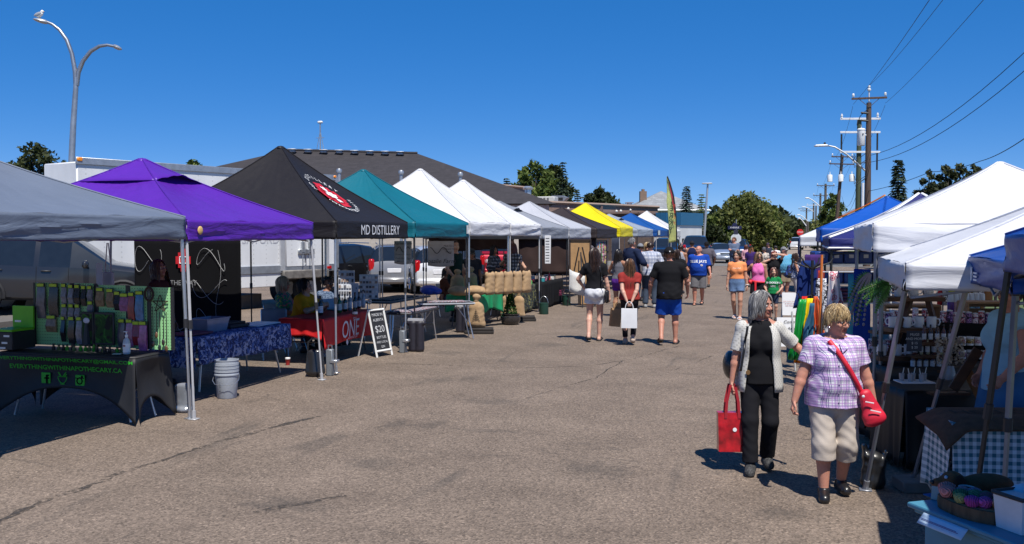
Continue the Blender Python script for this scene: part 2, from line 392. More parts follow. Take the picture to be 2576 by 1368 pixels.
def tent(label,cx,cy,hx,hy,ze,drop,zp,c,legs='steel',slant=0.0,vc=None,cap=0.0,trim=None,seed=0,wob=.012,sagv=0.0,rough=.62,trans=.14,rz=0.0,wr=1.0,vent=False,skip_leg=(),leg_at=None,cave=.14):
 r=random.Random(seed*31+5)
 dz=.07-(cy*.9593-cx*.2823)/240;ze+=dz;zp+=dz
 t=thing('market_tent',label,'tent',(cx,cy,0),rz,'pop-up tents of the street market')
 cm=canvas(c,rough,trans=trans,wr=wr);vm=canvas(vc,rough,trans=trans,wr=wr)if vc else cm
 cor=[(-hx,-hy),(hx,-hy),(hx,hy),(-hx,hy)];b=MB();nu,nv=48,18;sx=r.uniform(0,50)
 for i in range(4):
  A,B=cor[i],cor[(i+1)%4]
  def fn(u,v,A=A,B=B,i=i):
   ex,ey=A[0]+(B[0]-A[0])*u,A[1]+(B[1]-A[1])*u
   g=(1-cave)*v+cave*v**3
   s=math.sin(PI*u)*math.sin(PI*min(1,v*1.05))*.055
   e=math.sin(PI*u)
   wv=wob*1.3*e*(nz(ex*1.3+sx,ey*1.3+i*7,v*4)+.6*nz(ex*4+sx,ey*4,v*9))*(1-v)
   wv+=wob*.9*(nz(u*13+sx,v*1.6,i)+.7*nz(u*27,v*2.5+sx,i+5))*(1-v)**.6*(.35+.65*abs(2*u-1))*min(1,v*6)
   edge=sagv*math.sin(PI*u)*(1-v)**3
   k=1-v*.985
   return(ex*k,ey*k,ze+(zp-ze)*g-s+wv-edge)
  b.grid(fn,nu,nv)
 b.ell((0,0,zp-.03),(.07,.07,.045),10,6)
 b.build('canopy_roof',cm,t)
 b=MB()
 for X_,Y_ in cor:b.tube([(X_*(1-v*.985)*1.002,Y_*(1-v*.985)*1.002,ze+(zp-ze)*((1-cave)*v+cave*v**3)+.003)for v in[q/10 for q in range(11)]],.011,5)
 b.build('hip_seam',cm,t)
 if vent:
  b=MB();f=.30;k0=1-f*.0
  ring=[]
  for i in range(4):
   A,B=cor[i],cor[(i+1)%4]
   def fv(u,v,A=A,B=B,i=i):
    ex,ey=A[0]+(B[0]-A[0])*u,A[1]+(B[1]-A[1])*u;q=.34*(1-v*.98);lift=.04*math.sin(PI*u)*(1-v)**2*(2.2 if i==1 else .1)*(1+.5*nz(u*6+i,seed))
    vv=1-q
    return(ex*q,ey*q,ze+(zp-ze)*(.86*vv+.14*vv**3)+.012+lift)
   b.grid(fv,16,6)
  b.build('vent_flap',cm,t,thick=.004)
 b=MB()
 for i in range(4):
  A,B=cor[i],cor[(i+1)%4];L=math.hypot(B[0]-A[0],B[1]-A[1]);nx,ny=(B[1]-A[1])/L,-(B[0]-A[0])/L
  ph=r.uniform(0,30)
  def fn(u,v,A=A,B=B,L=L,nx=nx,ny=ny,ph=ph):
   e=min(1,min(u,1-u)*9)**.7;m=math.sin(PI*u)
   d=wob*e*(2.2*nz(u*L*.35+ph,v*2.6+u*1.5,ph)+1.3*nz(u*L*.7+ph,v*5.0+u*2.2,ph))+wob*.5*v*e
   d+=.010*math.sin(v*9+2*nz(u*3,ph))*(1-e)*(.3+v)
   x,y=A[0]+(B[0]-A[0])*u,A[1]+(B[1]-A[1])*u
   return(x+nx*(.006+d),y+ny*(.006+d),ze-sagv*m*(1-v*.6)-drop*v+.012*m*v*nz(u*5,ph))
  b.grid(fn,56,8)
 b.build('valance',vm,t,thick=.003)
 if trim:
  b=MB()
  for i in range(4):
   A,B=cor[i],cor[(i+1)%4]
   b.tube([(A[0]*1.006,A[1]*1.006,ze-drop+.03),(B[0]*1.006,B[1]*1.006,ze-drop+.03)],.018,6)
   b.tube([(A[0]*(1-v*.985)*1.004,A[1]*(1-v*.985)*1.004,ze+(zp-ze)*((1-cave)*v+cave*v**3)+.012)for v in[q/10 for q in range(11)]],.022,6)
  b.build('edge_trim',P(trim,.6),t)
 lm={'steel':STEEL,'white':WSTEEL,'black':BLKM,'grey':P((.23,.24,.27),.4,.5)}[legs]
 zt=ze-.02
 for i,(x,y)in enumerate(cor):
  if i in skip_leg:continue
  sx_,sy_=(1 if x>0 else-1),(1 if y>0 else-1)
  X,Y=x-sx_*.03,y-sy_*.03
  fx,fy=(X+sx_*slant,Y+sy_*slant*.6)
  if leg_at and i in leg_at:fx,fy=leg_at[i][0]-cx,leg_at[i][1]-cy
  top,foot=Vector((X,Y,zt)),Vector((fx,fy,.012))
  b=MB();mid=top.lerp(foot,.52);b.tube([top,mid],.021,4 if legs!='steel' else 8);b.tube([mid,foot],.016,4 if legs!='steel' else 8)
  lg=b.build('leg',lm,t)
  b=MB();b.tube([top.lerp(foot,.50),top.lerp(foot,.545)],.028,8);b.build('collar',PLAST,lg);b=MB();b.tube([top.lerp(foot,.055),top.lerp(foot,.10)],.027,8);b.build('collar',PLAST,lg)
  b=MB();b.box((fx,fy,.007),(.10,.10,.012),bev=.004);b.tube([foot+Vector((0,0,.0)),foot.lerp(top,.04)],.024,8);b.build('foot',lm if legs!='black' else PLAST,lg)
 b=MB()
 for i in range(4):
  A,B=Vector((*cor[i],0))*.97,Vector((*cor[(i+1)%4],0))*.97;M_=(A+B)/2
  up,dn=Vector((0,0,ze-.05)),Vector((0,0,ze-max(.26,drop+.0)))
  for p,q in((A,M_),(M_,B)):
   b.tube([p+up,q+dn],.011,5);b.tube([p+dn,q+up],.011,5)
  b.tube([M_+up,Vector((0,0,zp-.55))],.011,5)
  b.tube([A+up,Vector((0,0,zp-.1))],.013,5)
 b.tube([(0,0,zp-.7),(0,0,zp-.04)],.018,6)
 b.build('frame',lm if legs!='steel' else P((.4,.41,.43),.4,.6),t)
 return t
XL,HX=-8.41,1.74
VI=(.062,.012,.26)
t_grey=tent('grey market tent nearest on the left, over the green pegboards',XL,7.92,HX,1.5,2.29,.25,3.02,(.15,.18,.24),'steel',.06,seed=1,wob=.013,rough=.5)
t_purp=tent('purple market tent with a raised vent flap',XL,10.95,HX,1.5,2.27,.24,3.12,(.105,.022,.36),'white',.13,seed=2,rough=.36,wob=.018,wr=1.5,vent=True)
t_blak=tent('black market tent with a red emblem and white lettering',XL,14.58,HX,1.40,2.33,.28,3.62,(.014,.012,.014),'steel',0,seed=3,rough=.6,wob=.007)
t_teal=tent('teal market tent between the black and white tents',XL,17.85,HX,1.50,2.37,.30,3.45,(.004,.135,.185),'black',0,seed=4,rough=.55)
t_wh1=tent('taller white market tent beside the teal one, over the burlap sacks',XL,20.95,HX,1.5,2.42,.30,3.68,(.66,.66,.68),'steel',0,seed=5)
t_wh2=tent('smaller white market tent with a rolled up valance',XL,24.0,HX,1.45,2.42,.30,3.60,(.66,.66,.68),'white',0,seed=6,wob=.022)
t_lgr=tent('light grey market tent with a roof vent, right of the white tents',XL,27.2,HX,1.6,2.38,.34,3.16,(.27,.285,.32),'black',0,seed=7,vent=True)
t_gwh=tent('pale grey white market tent before the dark brown one',XL,30.6,HX,1.65,2.40,.34,3.27,(.45,.46,.50),'white',.05,seed=8)
t_brn=tent('dark brown market tent left of the yellow one',XL,35.3,HX,2.0,2.42,.36,3.22,(.034,.024,.024),'black',0,seed=9)
t_yel=tent('bright yellow market tent',XL,39.6,HX,1.6,2.52,.40,3.55,(.72,.60,.004),'white',0,seed=10,rough=.5)
t_pal=tent('pale blue grey market tent between the yellow and blue tents',XL,45.0,HX,2.4,2.48,.32,3.22,(.30,.34,.40),'black',0,seed=11,vent=True)
t_blu=tent('mid blue market tent at the far end of the left row',XL,51.3,HX,2.5,2.52,.36,3.42,(.006,.075,.29),'white',0,seed=12)
t_wma=tent('white market tent behind the blue one, farthest in the left row',XL,57.2,HX,2.2,2.55,.42,3.70,(.62,.62,.62),'white',0,seed=13)
t_fwh=tent('low white market tent farthest in the right row',1.75,38.5,1.5,2.0,2.14,.36,2.86,(.60,.61,.64),'black',0,seed=14,wob=.02)
t_roy=tent('royal blue market tent with a yellow and red roof edge',1.82,20.7,1.32,1.6,2.26,.28,2.90,(.008,.085,.42),'black',0,seed=15,rough=.45)
t_nav=tent('navy market tent with white piping over the clothing rack',2.0,17.0,1.46,1.5,2.06,.18,2.78,(.014,.018,.13),'black',0,seed=16,cave=.28,trim=(.75,.75,.75))
t_wha=tent('large white market tent with the highest peak, right row',2.16,11.55,1.40,1.5,2.20,.28,2.88,(.66,.665,.70),'grey',0,seed=17,wr=.7)
t_whb=tent('low white market tent over the mug shelves',2.33,9.05,1.5,1.22,1.86,.20,2.50,(.60,.61,.65),'grey',0,seed=18,wr=.8,leg_at={0:(.60,8.35)})
t_blc=tent('blue market tent with a small white logo, beside the low white tent',2.8,7.25,1.5,.75,1.91,.20,2.5,(.008,.06,.30),'grey',0,seed=19,rough=.45,leg_at={3:(.97,8.52),0:(1.28,6.60)})
t_bld=tent('dark blue market tent nearest the camera on black legs',2.76,5.0,1.5,1.5,2.065,.225,2.8,(.007,.05,.27),'black',0,seed=20,rough=.45,leg_at={3:(1.10,6.66)})
WH=P((.78,.78,.78),.6,var=.04);REDP=P((.55,.012,.02),.55,var=.06)
def on_black(x,y):
 x-=.22;v=.40+y/1.75;k=1-v*.985;g=.86*v+.14*v**3
 s=math.sin(PI*(x/(1.4*k)*.5+.5))*math.sin(PI*v*1.05)*.055
 return Vector((HX*k,x,2.33+1.29*g-s))+Vector((.022,0,.028))
def on_black_l(x,y):return on_black(x,y)+Vector((.004,0,.006))
b=MB();sq=.085
for(i0,i1,j0,j1)in((-1,2,-3,4),(-2,3,-2,3),(-3,4,-1,2)):
 n1,n2=(i1-i0)*2,(j1-j0)*2
 for i in range(n1):
  for j in range(n2):
   q=[on_black((i0+(i+a)/2-.5)*sq,(j0+(j+c)/2-.5)*sq)for a,c in((0,0),(1,0),(1,1),(0,1))]
   b._add([tuple(p)for p in q],[(0,1,2,3)])
em=b.build('emblem',REDP,t_blak,smooth=0)
b=MB()
def bar(x0,y0,x1,y1,w=.022,n=6):
 d=Vector((x1-x0,y1-y0)).normalized()*1;px,py=-d.y*w,d.x*w
 for i in range(n):
  a,c=i/n,(i+1)/n
  b._add([tuple(on_black_l(x0+(x1-x0)*t_+sg*px,y0+(y1-y0)*t_+sg*py))for t_,sg in((a,-1),(c,-1),(c,1),(a,1))],[(0,1,2,3)])
for s_ in((-.08,-.04,.08,-.04),(-.08,.06,.08,.06),(-.08,-.06,-.08,.08),(.08,-.06,.08,.08),(0,-.15,0,.17),(-.16,.01,.16,.01),(-.05,.13,.06,.20),(.06,.13,-.05,.20),(-.06,-.17,.05,-.12),(.05,-.17,-.06,-.12)):bar(*s_)
b.build('emblem_lines',WH,em,smooth=0)
def ring_text(txt,a0,a1,rad,size,flip=False):
 n=len(txt)
 for i,ch in enumerate(txt):
  if ch==' ':continue
  a=a0+(a1-a0)*i/(n-1);vs,fs=text_mesh(ch,size)
  ca,sa=math.cos(a),math.sin(a)
  X,Y=((sa,-ca),(ca,sa))if not flip else((-sa,ca),(-ca,-sa))
  bb._add([tuple(on_black_l(rad*ca+X[0]*x+Y[0]*y,rad*sa+X[1]*x+Y[1]*y))for x,y,z in vs],fs)
bb=MB();ring_text('MD DISTILLERY',R(165),R(20),.42,.105);ring_text('HANDCRAFTED',R(205),R(280),.42,.095,True);ring_text('SPIRITS',R(292),R(345),.42,.095,True)
bb.build('ring_lettering',WH,em,smooth=0)
text('MD DISTILLERY',.225,(HX+.05,.15,2.19),(0,1,0),(0,0,1),WH,t_blak,space=1.02)
def patch(t,pts,m,name):b=MB();b.poly(pts,m=0);return b.build(name,m,t,smooth=0)
patch(t_teal,[(HX+.03,1.30,2.14),(HX+.03,1.43,2.14),(HX+.03,1.43,2.32),(HX+.03,1.30,2.32)],P((.6,.62,.6),.6),'maker_label')
patch(t_blu,[(HX+.045,-2.3,2.1),(HX+.045,-1.5,2.1),(HX+.045,-1.5,2.34),(HX+.045,-2.3,2.34)],P((.6,.65,.6),.6),'maker_label')
b=MB();b.ell((HX+.03,-1.28,2.17),(.012,.05,.05),10,6);b.build('badge',P((.7,.45,.15),.5),t_purp)
b=MB()
b.tube([(-1.522,.52,1.78),(-1.522,.52,1.88)],.008,6);b.poly([(-1.525,.52,1.88),(-1.525,.46,1.82),(-1.525,.48,1.82),(-1.525,.52,1.85),(-1.525,.56,1.82),(-1.525,.58,1.82)])
for j in range(3):b.box((-1.525,.36,1.79+.025*j),(.006,.12,.012))
b.build('logo',WH,t_blc)
b=MB()
P0=lambda v,dy,dz:(-1.32*(1-v*.985)-.02,1.6*(1-v*.985)+dy,2.25+.64*(.86*v+.14*v**3)+dz)
VS=[.35+q/10*.65 for q in range(11)]
b.loft([[P0(v,.0,.025),P0(v,-.5*(1-v)-.12,.025)]for v in VS],closed=False);b.build('yellow_edge',P((.85,.42,.03),.6),t_roy,thick=.01)
b=MB();b.tube([P0(v,.0,.03)for v in VS],.016,6);b.build('red_edge',P((.6,.06,.02),.6),t_roy)
def wall_cloth(label,p,q,z0,z1,m,amp=.03,waves=3.0,name='side_wall',cat='tent wall',seed=0,n=40,flare=0):
 p,q=Vector(p),Vector(q);d=q-p;L=d.length;nrm=Vector((d.y,-d.x,0)).normalized();b=MB()
 def fn(u,v):
  w=amp*math.sin(u*L*waves*2+nz(u*3,seed)*3+seed)*(.35+.65*(1-v))+amp*nz(u*L*3,v*3,seed)+flare*(1-v)
  c=p+d*u+nrm*w;return(c.x-p.x,c.y-p.y,(z0+(z1-z0)*v)+.02*nz(u*6,seed)*(1-v))
 b.grid(fn,n,12);o=b.build(name,m,loc=(p.x,p.y,0),thick=.004);tag(o,label,cat);return o
def shingle(c,sc_=1.0,name='shingles'):
 k=NT(name);cc=col(c);br=k.add('ShaderNodeTexBrick');br.inputs['Scale'].default_value=1.6*sc_;br.inputs['Mortar Size'].default_value=.012
 br.inputs['Color1'].default_value=(*[x*.75 for x in cc],1);br.inputs['Color2'].default_value=(*[x*1.3 for x in cc],1);br.inputs['Mortar'].default_value=(*[x*.5 for x in cc],1)
 k.link(k.mapping((1,1,1),(R(90),0,0)),br.inputs['Vector']);f=k.noise(2.5,6,rough=.75)
 k.base(k.mix(.55,br.outputs[0],k.ramp(f,[(.25,tuple(x*.6 for x in cc)),(.75,tuple(x*1.5 for x in cc))])));k.b.inputs['Roughness'].default_value=.9
 return k.m
def blockwall(c,name='painted block',bw=.4,bh=.2,mortar=.8):
 k=NT(name);cc=col(c);x=k.sep();cv=k.add('ShaderNodeCombineXYZ');k.link(k.math('ADD',x[0],x[1]),cv.inputs[0]);k.link(x[2],cv.inputs[1])
 br=k.add('ShaderNodeTexBrick');br.inputs['Scale'].default_value=1;br.inputs['Brick Width'].default_value=bw;br.inputs['Row Height'].default_value=bh;br.inputs['Mortar Size'].default_value=.014
 br.inputs['Color1'].default_value=(*[x_*.92 for x_ in cc],1);br.inputs['Color2'].default_value=(*[x_*1.08 for x_ in cc],1);br.inputs['Mortar'].default_value=(*[x_*mortar for x_ in cc],1)
 k.link(cv.outputs[0],br.inputs['Vector']);f=k.noise(.5,6,k.mapping((1,1,.25)),rough=.7)
 k.base(k.mix(.4,br.outputs[0],k.ramp(f,[(.3,tuple(q*.7 for q in cc)),(.7,tuple(min(1,q*1.2)for q in cc))])));k.b.inputs['Roughness'].default_value=.88
 k.bump(br.outputs['Fac'],.02,-.4);return k.m
GLASS=P((.012,.016,.022),.06,var=.1,spec=.8);DARK=P((.012,.012,.014),.7);GALV=P((.42,.44,.46),.45,.7,var=.2,vs=4)
p1,p2=atd(722,378,64),atd(1050,386,66);e1,e2=atd(150,500,52),atd(1400,520,55);zE=3.9
e1.z=e2.z=zE;back=Vector((-.32,.95,0))*26
org=Vector(((e1.x+e2.x)/2,(e1.y+e2.y)/2,0));hall=thing('hall','wide hall with a dark shingled hip roof behind the stalls','building',org)
E=[e1,e2,e2+back,e1+back];L_=lambda p:tuple(Vector(p)-org)
b=MB();b.poly([L_(e1),L_(e2),L_(p2),L_(p1)]);b.poly([L_(E[1]),L_(E[2]),L_(p2)]);b.poly([L_(E[2]),L_(E[3]),L_(p1),L_(p2)]);b.poly([L_(E[3]),L_(E[0]),L_(p1)])
b.tube([L_(p1+Vector((0,0,.03))),L_(p2+Vector((0,0,.03)))],.1,6)
roof=b.build('roof',shingle((.030,.026,.028)),hall,smooth=0)
b=MB();ins=[q.lerp((E[0]+E[2])/2,.03)for q in E]
b.loft([[L_((q.x,q.y,0))for q in ins],[L_((q.x,q.y,zE-.05))for q in ins]]);b.build('wall',blockwall((.42,.38,.33)),hall,smooth=0)
dn=((e1+e2)/2-(p1+p2)/2)
for i in range(8):
 f=.055+i*.117;c=p1.lerp(p2,f)+dn*.05+Vector((0,0,.10));b=MB()
 b.box(L_(c),(.4,.4,.16),bev=.05,rot=(0,0,.3));b.box(L_(c+Vector((0,0,.12))),(.55,.55,.08),bev=.04,rot=(0,0,.3));b.build('roof_vent',P((.40,.42,.45),.5,.3),roof)
for(u,v0,v1)in((1099,425,500),(1009,427,470),(853,424,470)):
 pass
m=thing('antenna_mast','thin guyed antenna mast on the ridge of the dark roof','antenna',p1.lerp(p2,.25)-Vector((0,0,.3)))
b=MB();b.tube([(0,0,0),(0,0,2.3)],.05,6);b.tube([(.35,0,0),(.02,0,1.6)],.02,5);b.tube([(-.35,0,0),(-.02,0,1.6)],.02,5);b.tube([(-.3,0,1.2),(.3,0,1.2)],.02,5);b.build('mast',GALV,m)
b=MB();b.box((0,0,2.25),(.36,.2,.16),bev=.05);b.build('aerial',P((.7,.7,.7),.5),m)
for u,v,lab in((853,424,'metal roof pipe right of the black tent'),(1009,428,'metal roof pipe left of the white tent peak'),(1158,433,'metal roof pipe right of the white tent peak')):
 p=atd(u,v,45);b=MB();b.tube([(0,0,0),(0,0,p.z-.15)],.08,10);b.lathe([(.12,p.z-.2),(.14,p.z-.1),(.1,p.z)],10)
 tag(b.build('vent_pipe',GALV,loc=(p.x,p.y,0)),lab,'pipe')
def block_building(name,label,u0,v0,d0,u1,v1,d1,depth,m,capm=None,cat='building'):
 a,c=atd(u0,v0,d0),atd(u1,v1,d1);o=Vector((a.x,a.y,0));t=thing(name,label,cat,o);d=c-a;d.z=0;n=Vector((-d.y,d.x,0)).normalized()*depth
 zt=(a.z+c.z)/2;q=[Vector((0,0,0)),d,d+n,n]
 b=MB();b.loft([[(p.x,p.y,0)for p in q],[(p.x,p.y,zt)for p in q]]);b.build('wall',m,t,smooth=0)
 b=MB();ce=(q[0]+q[2])/2
 for i in range(4):
  A,B=q[i]+(q[i]-ce).normalized()*.12,q[(i+1)%4]+(q[(i+1)%4]-ce).normalized()*.12
  b.tube([(A.x,A.y,zt+.03),(B.x,B.y,zt+.03)],.13,4)
 b.build('parapet_cap',capm or P((.25,.18,.14),.7),t,smooth=0)
 t['L']=0;del t['L'];return t,d,zt
tan,tand,tanz=block_building('brick_building','long tan block building with rooftop units behind the stalls',1212,503,72,1655,521,92,14,blockwall((.25,.165,.13)))
gup,gd,gz=block_building('block_building','raised grey block storey with a roof duct, above the tan wall',1192,458,86,1335,476,96,10,blockwall((.17,.155,.155),bw=.9,bh=.5,mortar=.85))
b=MB();dirn=tand.normalized();nn=Vector((dirn.y,-dirn.x,0))
for f in(.27,.62):b.box(tuple(tand*f+nn*.08+Vector((0,0,tanz/2+.5))),(.22,.22,tanz-1.2))
b.build('downpipe',P((.17,.11,.09),.6),tan)
r_=random.Random(4)
for i in range(16):
 p=tand*r_.uniform(.12,.9)+nn*.02;b=MB();b.ell((p.x,p.y,tanz-r_.uniform(.25,1.4)),(.12,.12,.12),6,5);b.build('wall_patch',P((.7,.68,.64),.8),tan)
b=MB();p=tand*.80+nn*.1;b.box(tuple(p+Vector((0,0,tanz-2.3))),(1.8,.06,1.1),rot=(0,0,math.atan2(dirn.y,dirn.x)));b.build('sign',P((.75,.74,.72),.6),tan)
text('EMERGENCY',.42,tuple(p+nn*.05+Vector((0,0,tanz-2.1))),tuple(dirn),(0,0,1),P((.6,.03,.03),.6),tan)
text('ACCESS',.42,tuple(p+nn*.05+Vector((0,0,tanz-2.55))),tuple(dirn),(0,0,1),P((.03,.03,.03),.6),tan)
def rooftop(name,label,u,v,d,fn,cat='roof unit'):
 p=atd(u,v,d);t=thing(name,label,cat,(p.x,p.y,tanz));fn(t,p.z-tanz);return t
def hood(t,h):
 b=MB();b.tube([(0,0,-.1),(0,0,h*.5)],.42,10);b.build('duct',GALV,t)
 b=MB();b.prism([(-.6,-.5,h*.4),(.5,-.5,h*.35),(.75,-.5,h*.75),(.3,-.5,h),(-.6,-.5,h)],(0,1.0,0));b.build('hood',P((.25,.27,.30),.5,.5),t,smooth=0)
 b=MB();b.quad((-.3,-.51,h*.42),(.4,-.51,h*.42),(.4,-.51,h*.75),(-.3,-.51,h*.75));b.build('opening',DARK,t,smooth=0)
rooftop('vent_hood','metal roof vent hood against the grey upper storey',1297,484,76,hood);rooftop('vent_hood','metal roof vent hood right of the air conditioner',1408,492,82,hood)
def acu(t,h):
 b=MB();b.box((0,0,h/2),(2.3,1.4,h),bev=.05);b.build('casing',P((.5,.5,.48),.6),t)
 b=MB()
 for i in range(6):b.box((-.9+i*.3,-.71,h*.5),(.16,.04,h*.6))
 b.build('louvre',P((.12,.12,.12),.6),t)
rooftop('air_conditioner','pale louvred air conditioner on the tan roof',1366,495,80,acu)
def flue(t,h):b=MB();b.tube([(0,0,-.1),(0,0,h*.8)],.28,12);b.lathe([(.42,h*.8),(.45,h*.9),(.2,h)],12);b.build('pipe',P((.6,.62,.63),.35,.8),t)
rooftop('flue','shiny metal flue beside the grey upper storey',1328,468,78,flue);rooftop('flue','short metal flue near the right end of the tan roof',1583,508,92,flue)
def hip_house(name,label,c,wx,wy,hw,hr,rz,wallm,roofm,chim=False):
 t=thing(name,label,'house',c,rz);b=MB();b.box((0,0,hw/2),(wx,wy,hw));b.build('wall',wallm,t,smooth=0)
 b=MB();e=.5;q=[(-wx/2-e,-wy/2-e,hw),(wx/2+e,-wy/2-e,hw),(wx/2+e,wy/2+e,hw),(-wx/2-e,wy/2+e,hw)];k=max(0,(wx-wy)/2);a,d=(-k,0,hw+hr),(k+.01,0,hw+hr)
 b.poly([q[0],q[1],d,a]);b.poly([q[1],q[2],d]);b.poly([q[2],q[3],a,d]);b.poly([q[3],q[0],a]);rf=b.build('roof',roofm,t,smooth=0)
 b=MB()
 for i in range(4):A,B=q[i],q[(i+1)%4];b.tube([A,B],.12,4)
 b.build('eaves',P((.75,.75,.72),.6),t)
 for i,x in enumerate((-wx*.3,0,wx*.3)):
  b=MB();b.box((x,-wy/2-.02,hw*.55),(1.2,.08,1.3));wn_=b.build('window',P((.7,.7,.7),.5),t);b=MB();b.box((x,-wy/2-.05,hw*.55),(1.0,.06,1.1));b.build('pane',GLASS,wn_)
 if chim:b=MB();b.box((wx*-.28,-2,hw+hr*.55),(.8,.8,hr*.8));b.tube([(wx*-.28,-2,hw+hr*.9),(wx*-.28,-2,hw+hr*1.05)],.2,8);b.build('chimney',blockwall((.22,.15,.11)),rf)
 return t
p=atd(1662,600,118);hip_house('house','house with a pale grey hip roof behind the tan building',(p.x,p.y,0),9,9,5.0,2.5,.3,P((.55,.55,.53),.8),shingle((.22,.23,.24),.6),True)
brn,bd_,bz_=block_building('brown_store','brown shingle clad store between the tan wall and blue shed',1604,533,76,1722,548,86,9,shingle((.10,.065,.05),.8,'wood shingles'),P((.08,.05,.04),.8))
def siding(c,per=.3):
 k=NT('ribbed metal');cc=col(c);x=k.sep();w_=k.math('FRACT',k.math('DIVIDE',k.math('ADD',x[0],x[1]),per));f=k.noise(.6,4)
 k.base(k.mix(k.ramp(w_,[(.0,.6),(.08,.0)]),k.ramp(f,[(.3,tuple(q*.9 for q in cc)),(.7,tuple(min(1,q*1.05)for q in cc))]),tuple(q*.6 for q in cc)))
 k.b.inputs['Roughness'].default_value=.45;k.bump(k.ramp(w_,[(.0,0.0),(.06,1.0),(.2,0.0)]),.03,.6);return k.m
a,c=atd(1710,534,78),atd(1766,535,82);o=Vector((a.x,a.y,0));shed=thing('metal_shed','white metal shed with a blue fascia, left of the big tree','shed',o);d=c-a;d.z=0;n=Vector((-d.y,d.x,0)).normalized()*10;zt=a.z;zb=zt-1.05
q=[Vector((0,0,0)),d,d+n,n]
b=MB();b.loft([[(p.x,p.y,0)for p in q],[(p.x,p.y,zb)for p in q]]);b.build('wall',siding((.66,.67,.66)),shed,smooth=0)
ce=(q[0]+q[2])/2;qq=[ce+(p-ce)*1.02 for p in q]
b=MB();b.loft([[(p.x,p.y,zb)for p in qq],[(p.x,p.y,zt)for p in qq]]);b.build('fascia',siding((.02,.12,.24)),shed,smooth=0)
b=MB();dd=d.normalized();nn=Vector((dd.y,-dd.x,0));b.box(tuple(d*.22+nn*.05+Vector((0,0,.9))),(1.1,.1,1.8),rot=(0,0,math.atan2(dd.y,dd.x)));b.build('door',DARK,shed)
p=atd(3260/1.59,580,160);
p=at(2086,606);p=atd(2104,560,130);hip_house('cottage','small far house with a grey roof behind the utility poles',(p.x+3,p.y,0),8,8,3.4,2.6,.2,P((.5,.48,.45),.8),shingle((.22,.22,.23),.6))
WOOD=P((.085,.055,.042),.85,var=.35,vs=3,stretch=(3,3,.25));GWOOD=P((.06,.075,.04),.85,var=.3,vs=3,stretch=(3,3,.25))
GREYW=P((.10,.085,.075),.85,var=.3,vs=3,stretch=(3,3,.25));CER=P((.62,.63,.64),.3);WPAINT=P((.72,.73,.74),.5);WIRE=P((.015,.015,.016),.6,var=0)
def upole(name,label,u,v,d,m,arms=(),rad=.15,lean=(0,0),pins=True,trans=0,group=None,armm=None):
 top=atd(u,v,d);h=top.z;t=thing(name,label,'utility pole',(top.x-lean[0],top.y-lean[1],0),0,group)
 b=MB();b.tube([(0,0,-.2),(lean[0]*.5,lean[1]*.5,h*.5),(lean[0],lean[1],h)],[rad*1.2,rad,rad*.78],10);b.build('pole',m,t)
 for z,L,tilt in arms:
  b=MB();lx=lean[0]*z/h;b.box((lx,-rad*.9,z),(L,.1,.13),bev=.01,rot=(0,tilt,-.0));a=b.build('crossarm',armm or m,t)
  if not armm:
   b=MB()
   for s in(-1,1):b.tube([(lx+s*L*.28,-rad*.9,z-.05),(lx,-rad*.9,z-.6)],.02,5)
   b.build('brace',GREYW,a)
  if pins:
   for s in(-1,1):
    b=MB();b.lathe([(.03,.06),(.03,.14),(.085,.15),(.085,.21),(.05,.22),(.085,.25),(.06,.33),(.03,.35)],8,c=(lx+s*L*.45,-rad*.9,z-s*L*.45*math.sin(tilt)));b.build('insulator',CER,a)
 for k in range(trans):
  x=(k-(trans-1)/2)*1.15;b=MB();zt=h-2.25;b.lathe([(.26,zt-.7),(.28,zt-.68),(.28,zt),(.24,zt+.08)],12,c=(x+lean[0]*.8,-.42,0));b.tube([(x+lean[0]*.8,-.42,zt),(x+lean[0]*.8,-.42,zt+.4)],.05,6)
  b.build('transformer',WPAINT,t)
 t['h']=h;del t['h'];return t,top
pb,tb=upole('utility_pole','tall brown wooden utility pole, nearest on the right, carrying a grey transformer can',2186,258,63,WOOD,[(11.25-.15,2.2,.0)],.2)
h=tb.z
for a in kids(pb):
 pass
b=MB();b.tube([(0,0,h-.1),(0,0,h+.9)],.04,6);b.lathe([(.03,h+.75),(.12,h+.8),(.12,h+.9),(.06,h+.95),(.1,h+1.05),(.03,h+1.15)],8);b.build('top_insulator',CER,pb)
b=MB();b.lathe([(.22,8.0),(.25,8.04),(.25,9.0),(.27,9.02),(.27,9.07),(.2,9.14)],16,c=(-.46,-.1,0));b.ell((-.36,-.35,8.75),(.05,.05,.05),8,5,m=1);b.tube([(-.46,-.1,9.14),(-.46,-.1,9.4)],.04,6);b.tube([(-.3,-.1,8.7),(0,0,8.7)],.06,5);b.build('transformer',[WPAINT,DARK],pb)
b=MB();b.box((.05,-.25,2.9),(.34,.2,1.4),bev=.04);b.build('meter_box',P((.5,.55,.5),.6),pb)
b=MB();b.tube([(0,0,6.2),(-1.4,-.1,7.5),(-2.1,-.15,7.95),(-2.5,-.2,8.05)],[.07,.06,.055,.05],8);a=b.build('lamp_arm',GALV,pb)
b=MB();b.box((-2.95,-.2,8.07),(1.0,.34,.14),bev=.06,taper=(.8,.7));b.lathe([(.07,8.14),(.08,8.24),(.04,8.28)],8,c=(-2.75,-.2,0),m=1);b.build('lamp_head',[WPAINT,DARK],a)
b=MB();rr=random.Random(3)
for i in range(7):
 z0=rr.uniform(5.2,8.0);b.tube([(-.1,-.2,z0),(-.6+rr.uniform(-.3,.1),-.3,z0-rr.uniform(.3,.6)),(-.9,-.2,z0+rr.uniform(-.2,.5))],.022,5)
for z0 in(10.1,9.6):b.tube([(-.05,-.2,z0),(-.5,-.3,z0+.05)],.07,6)
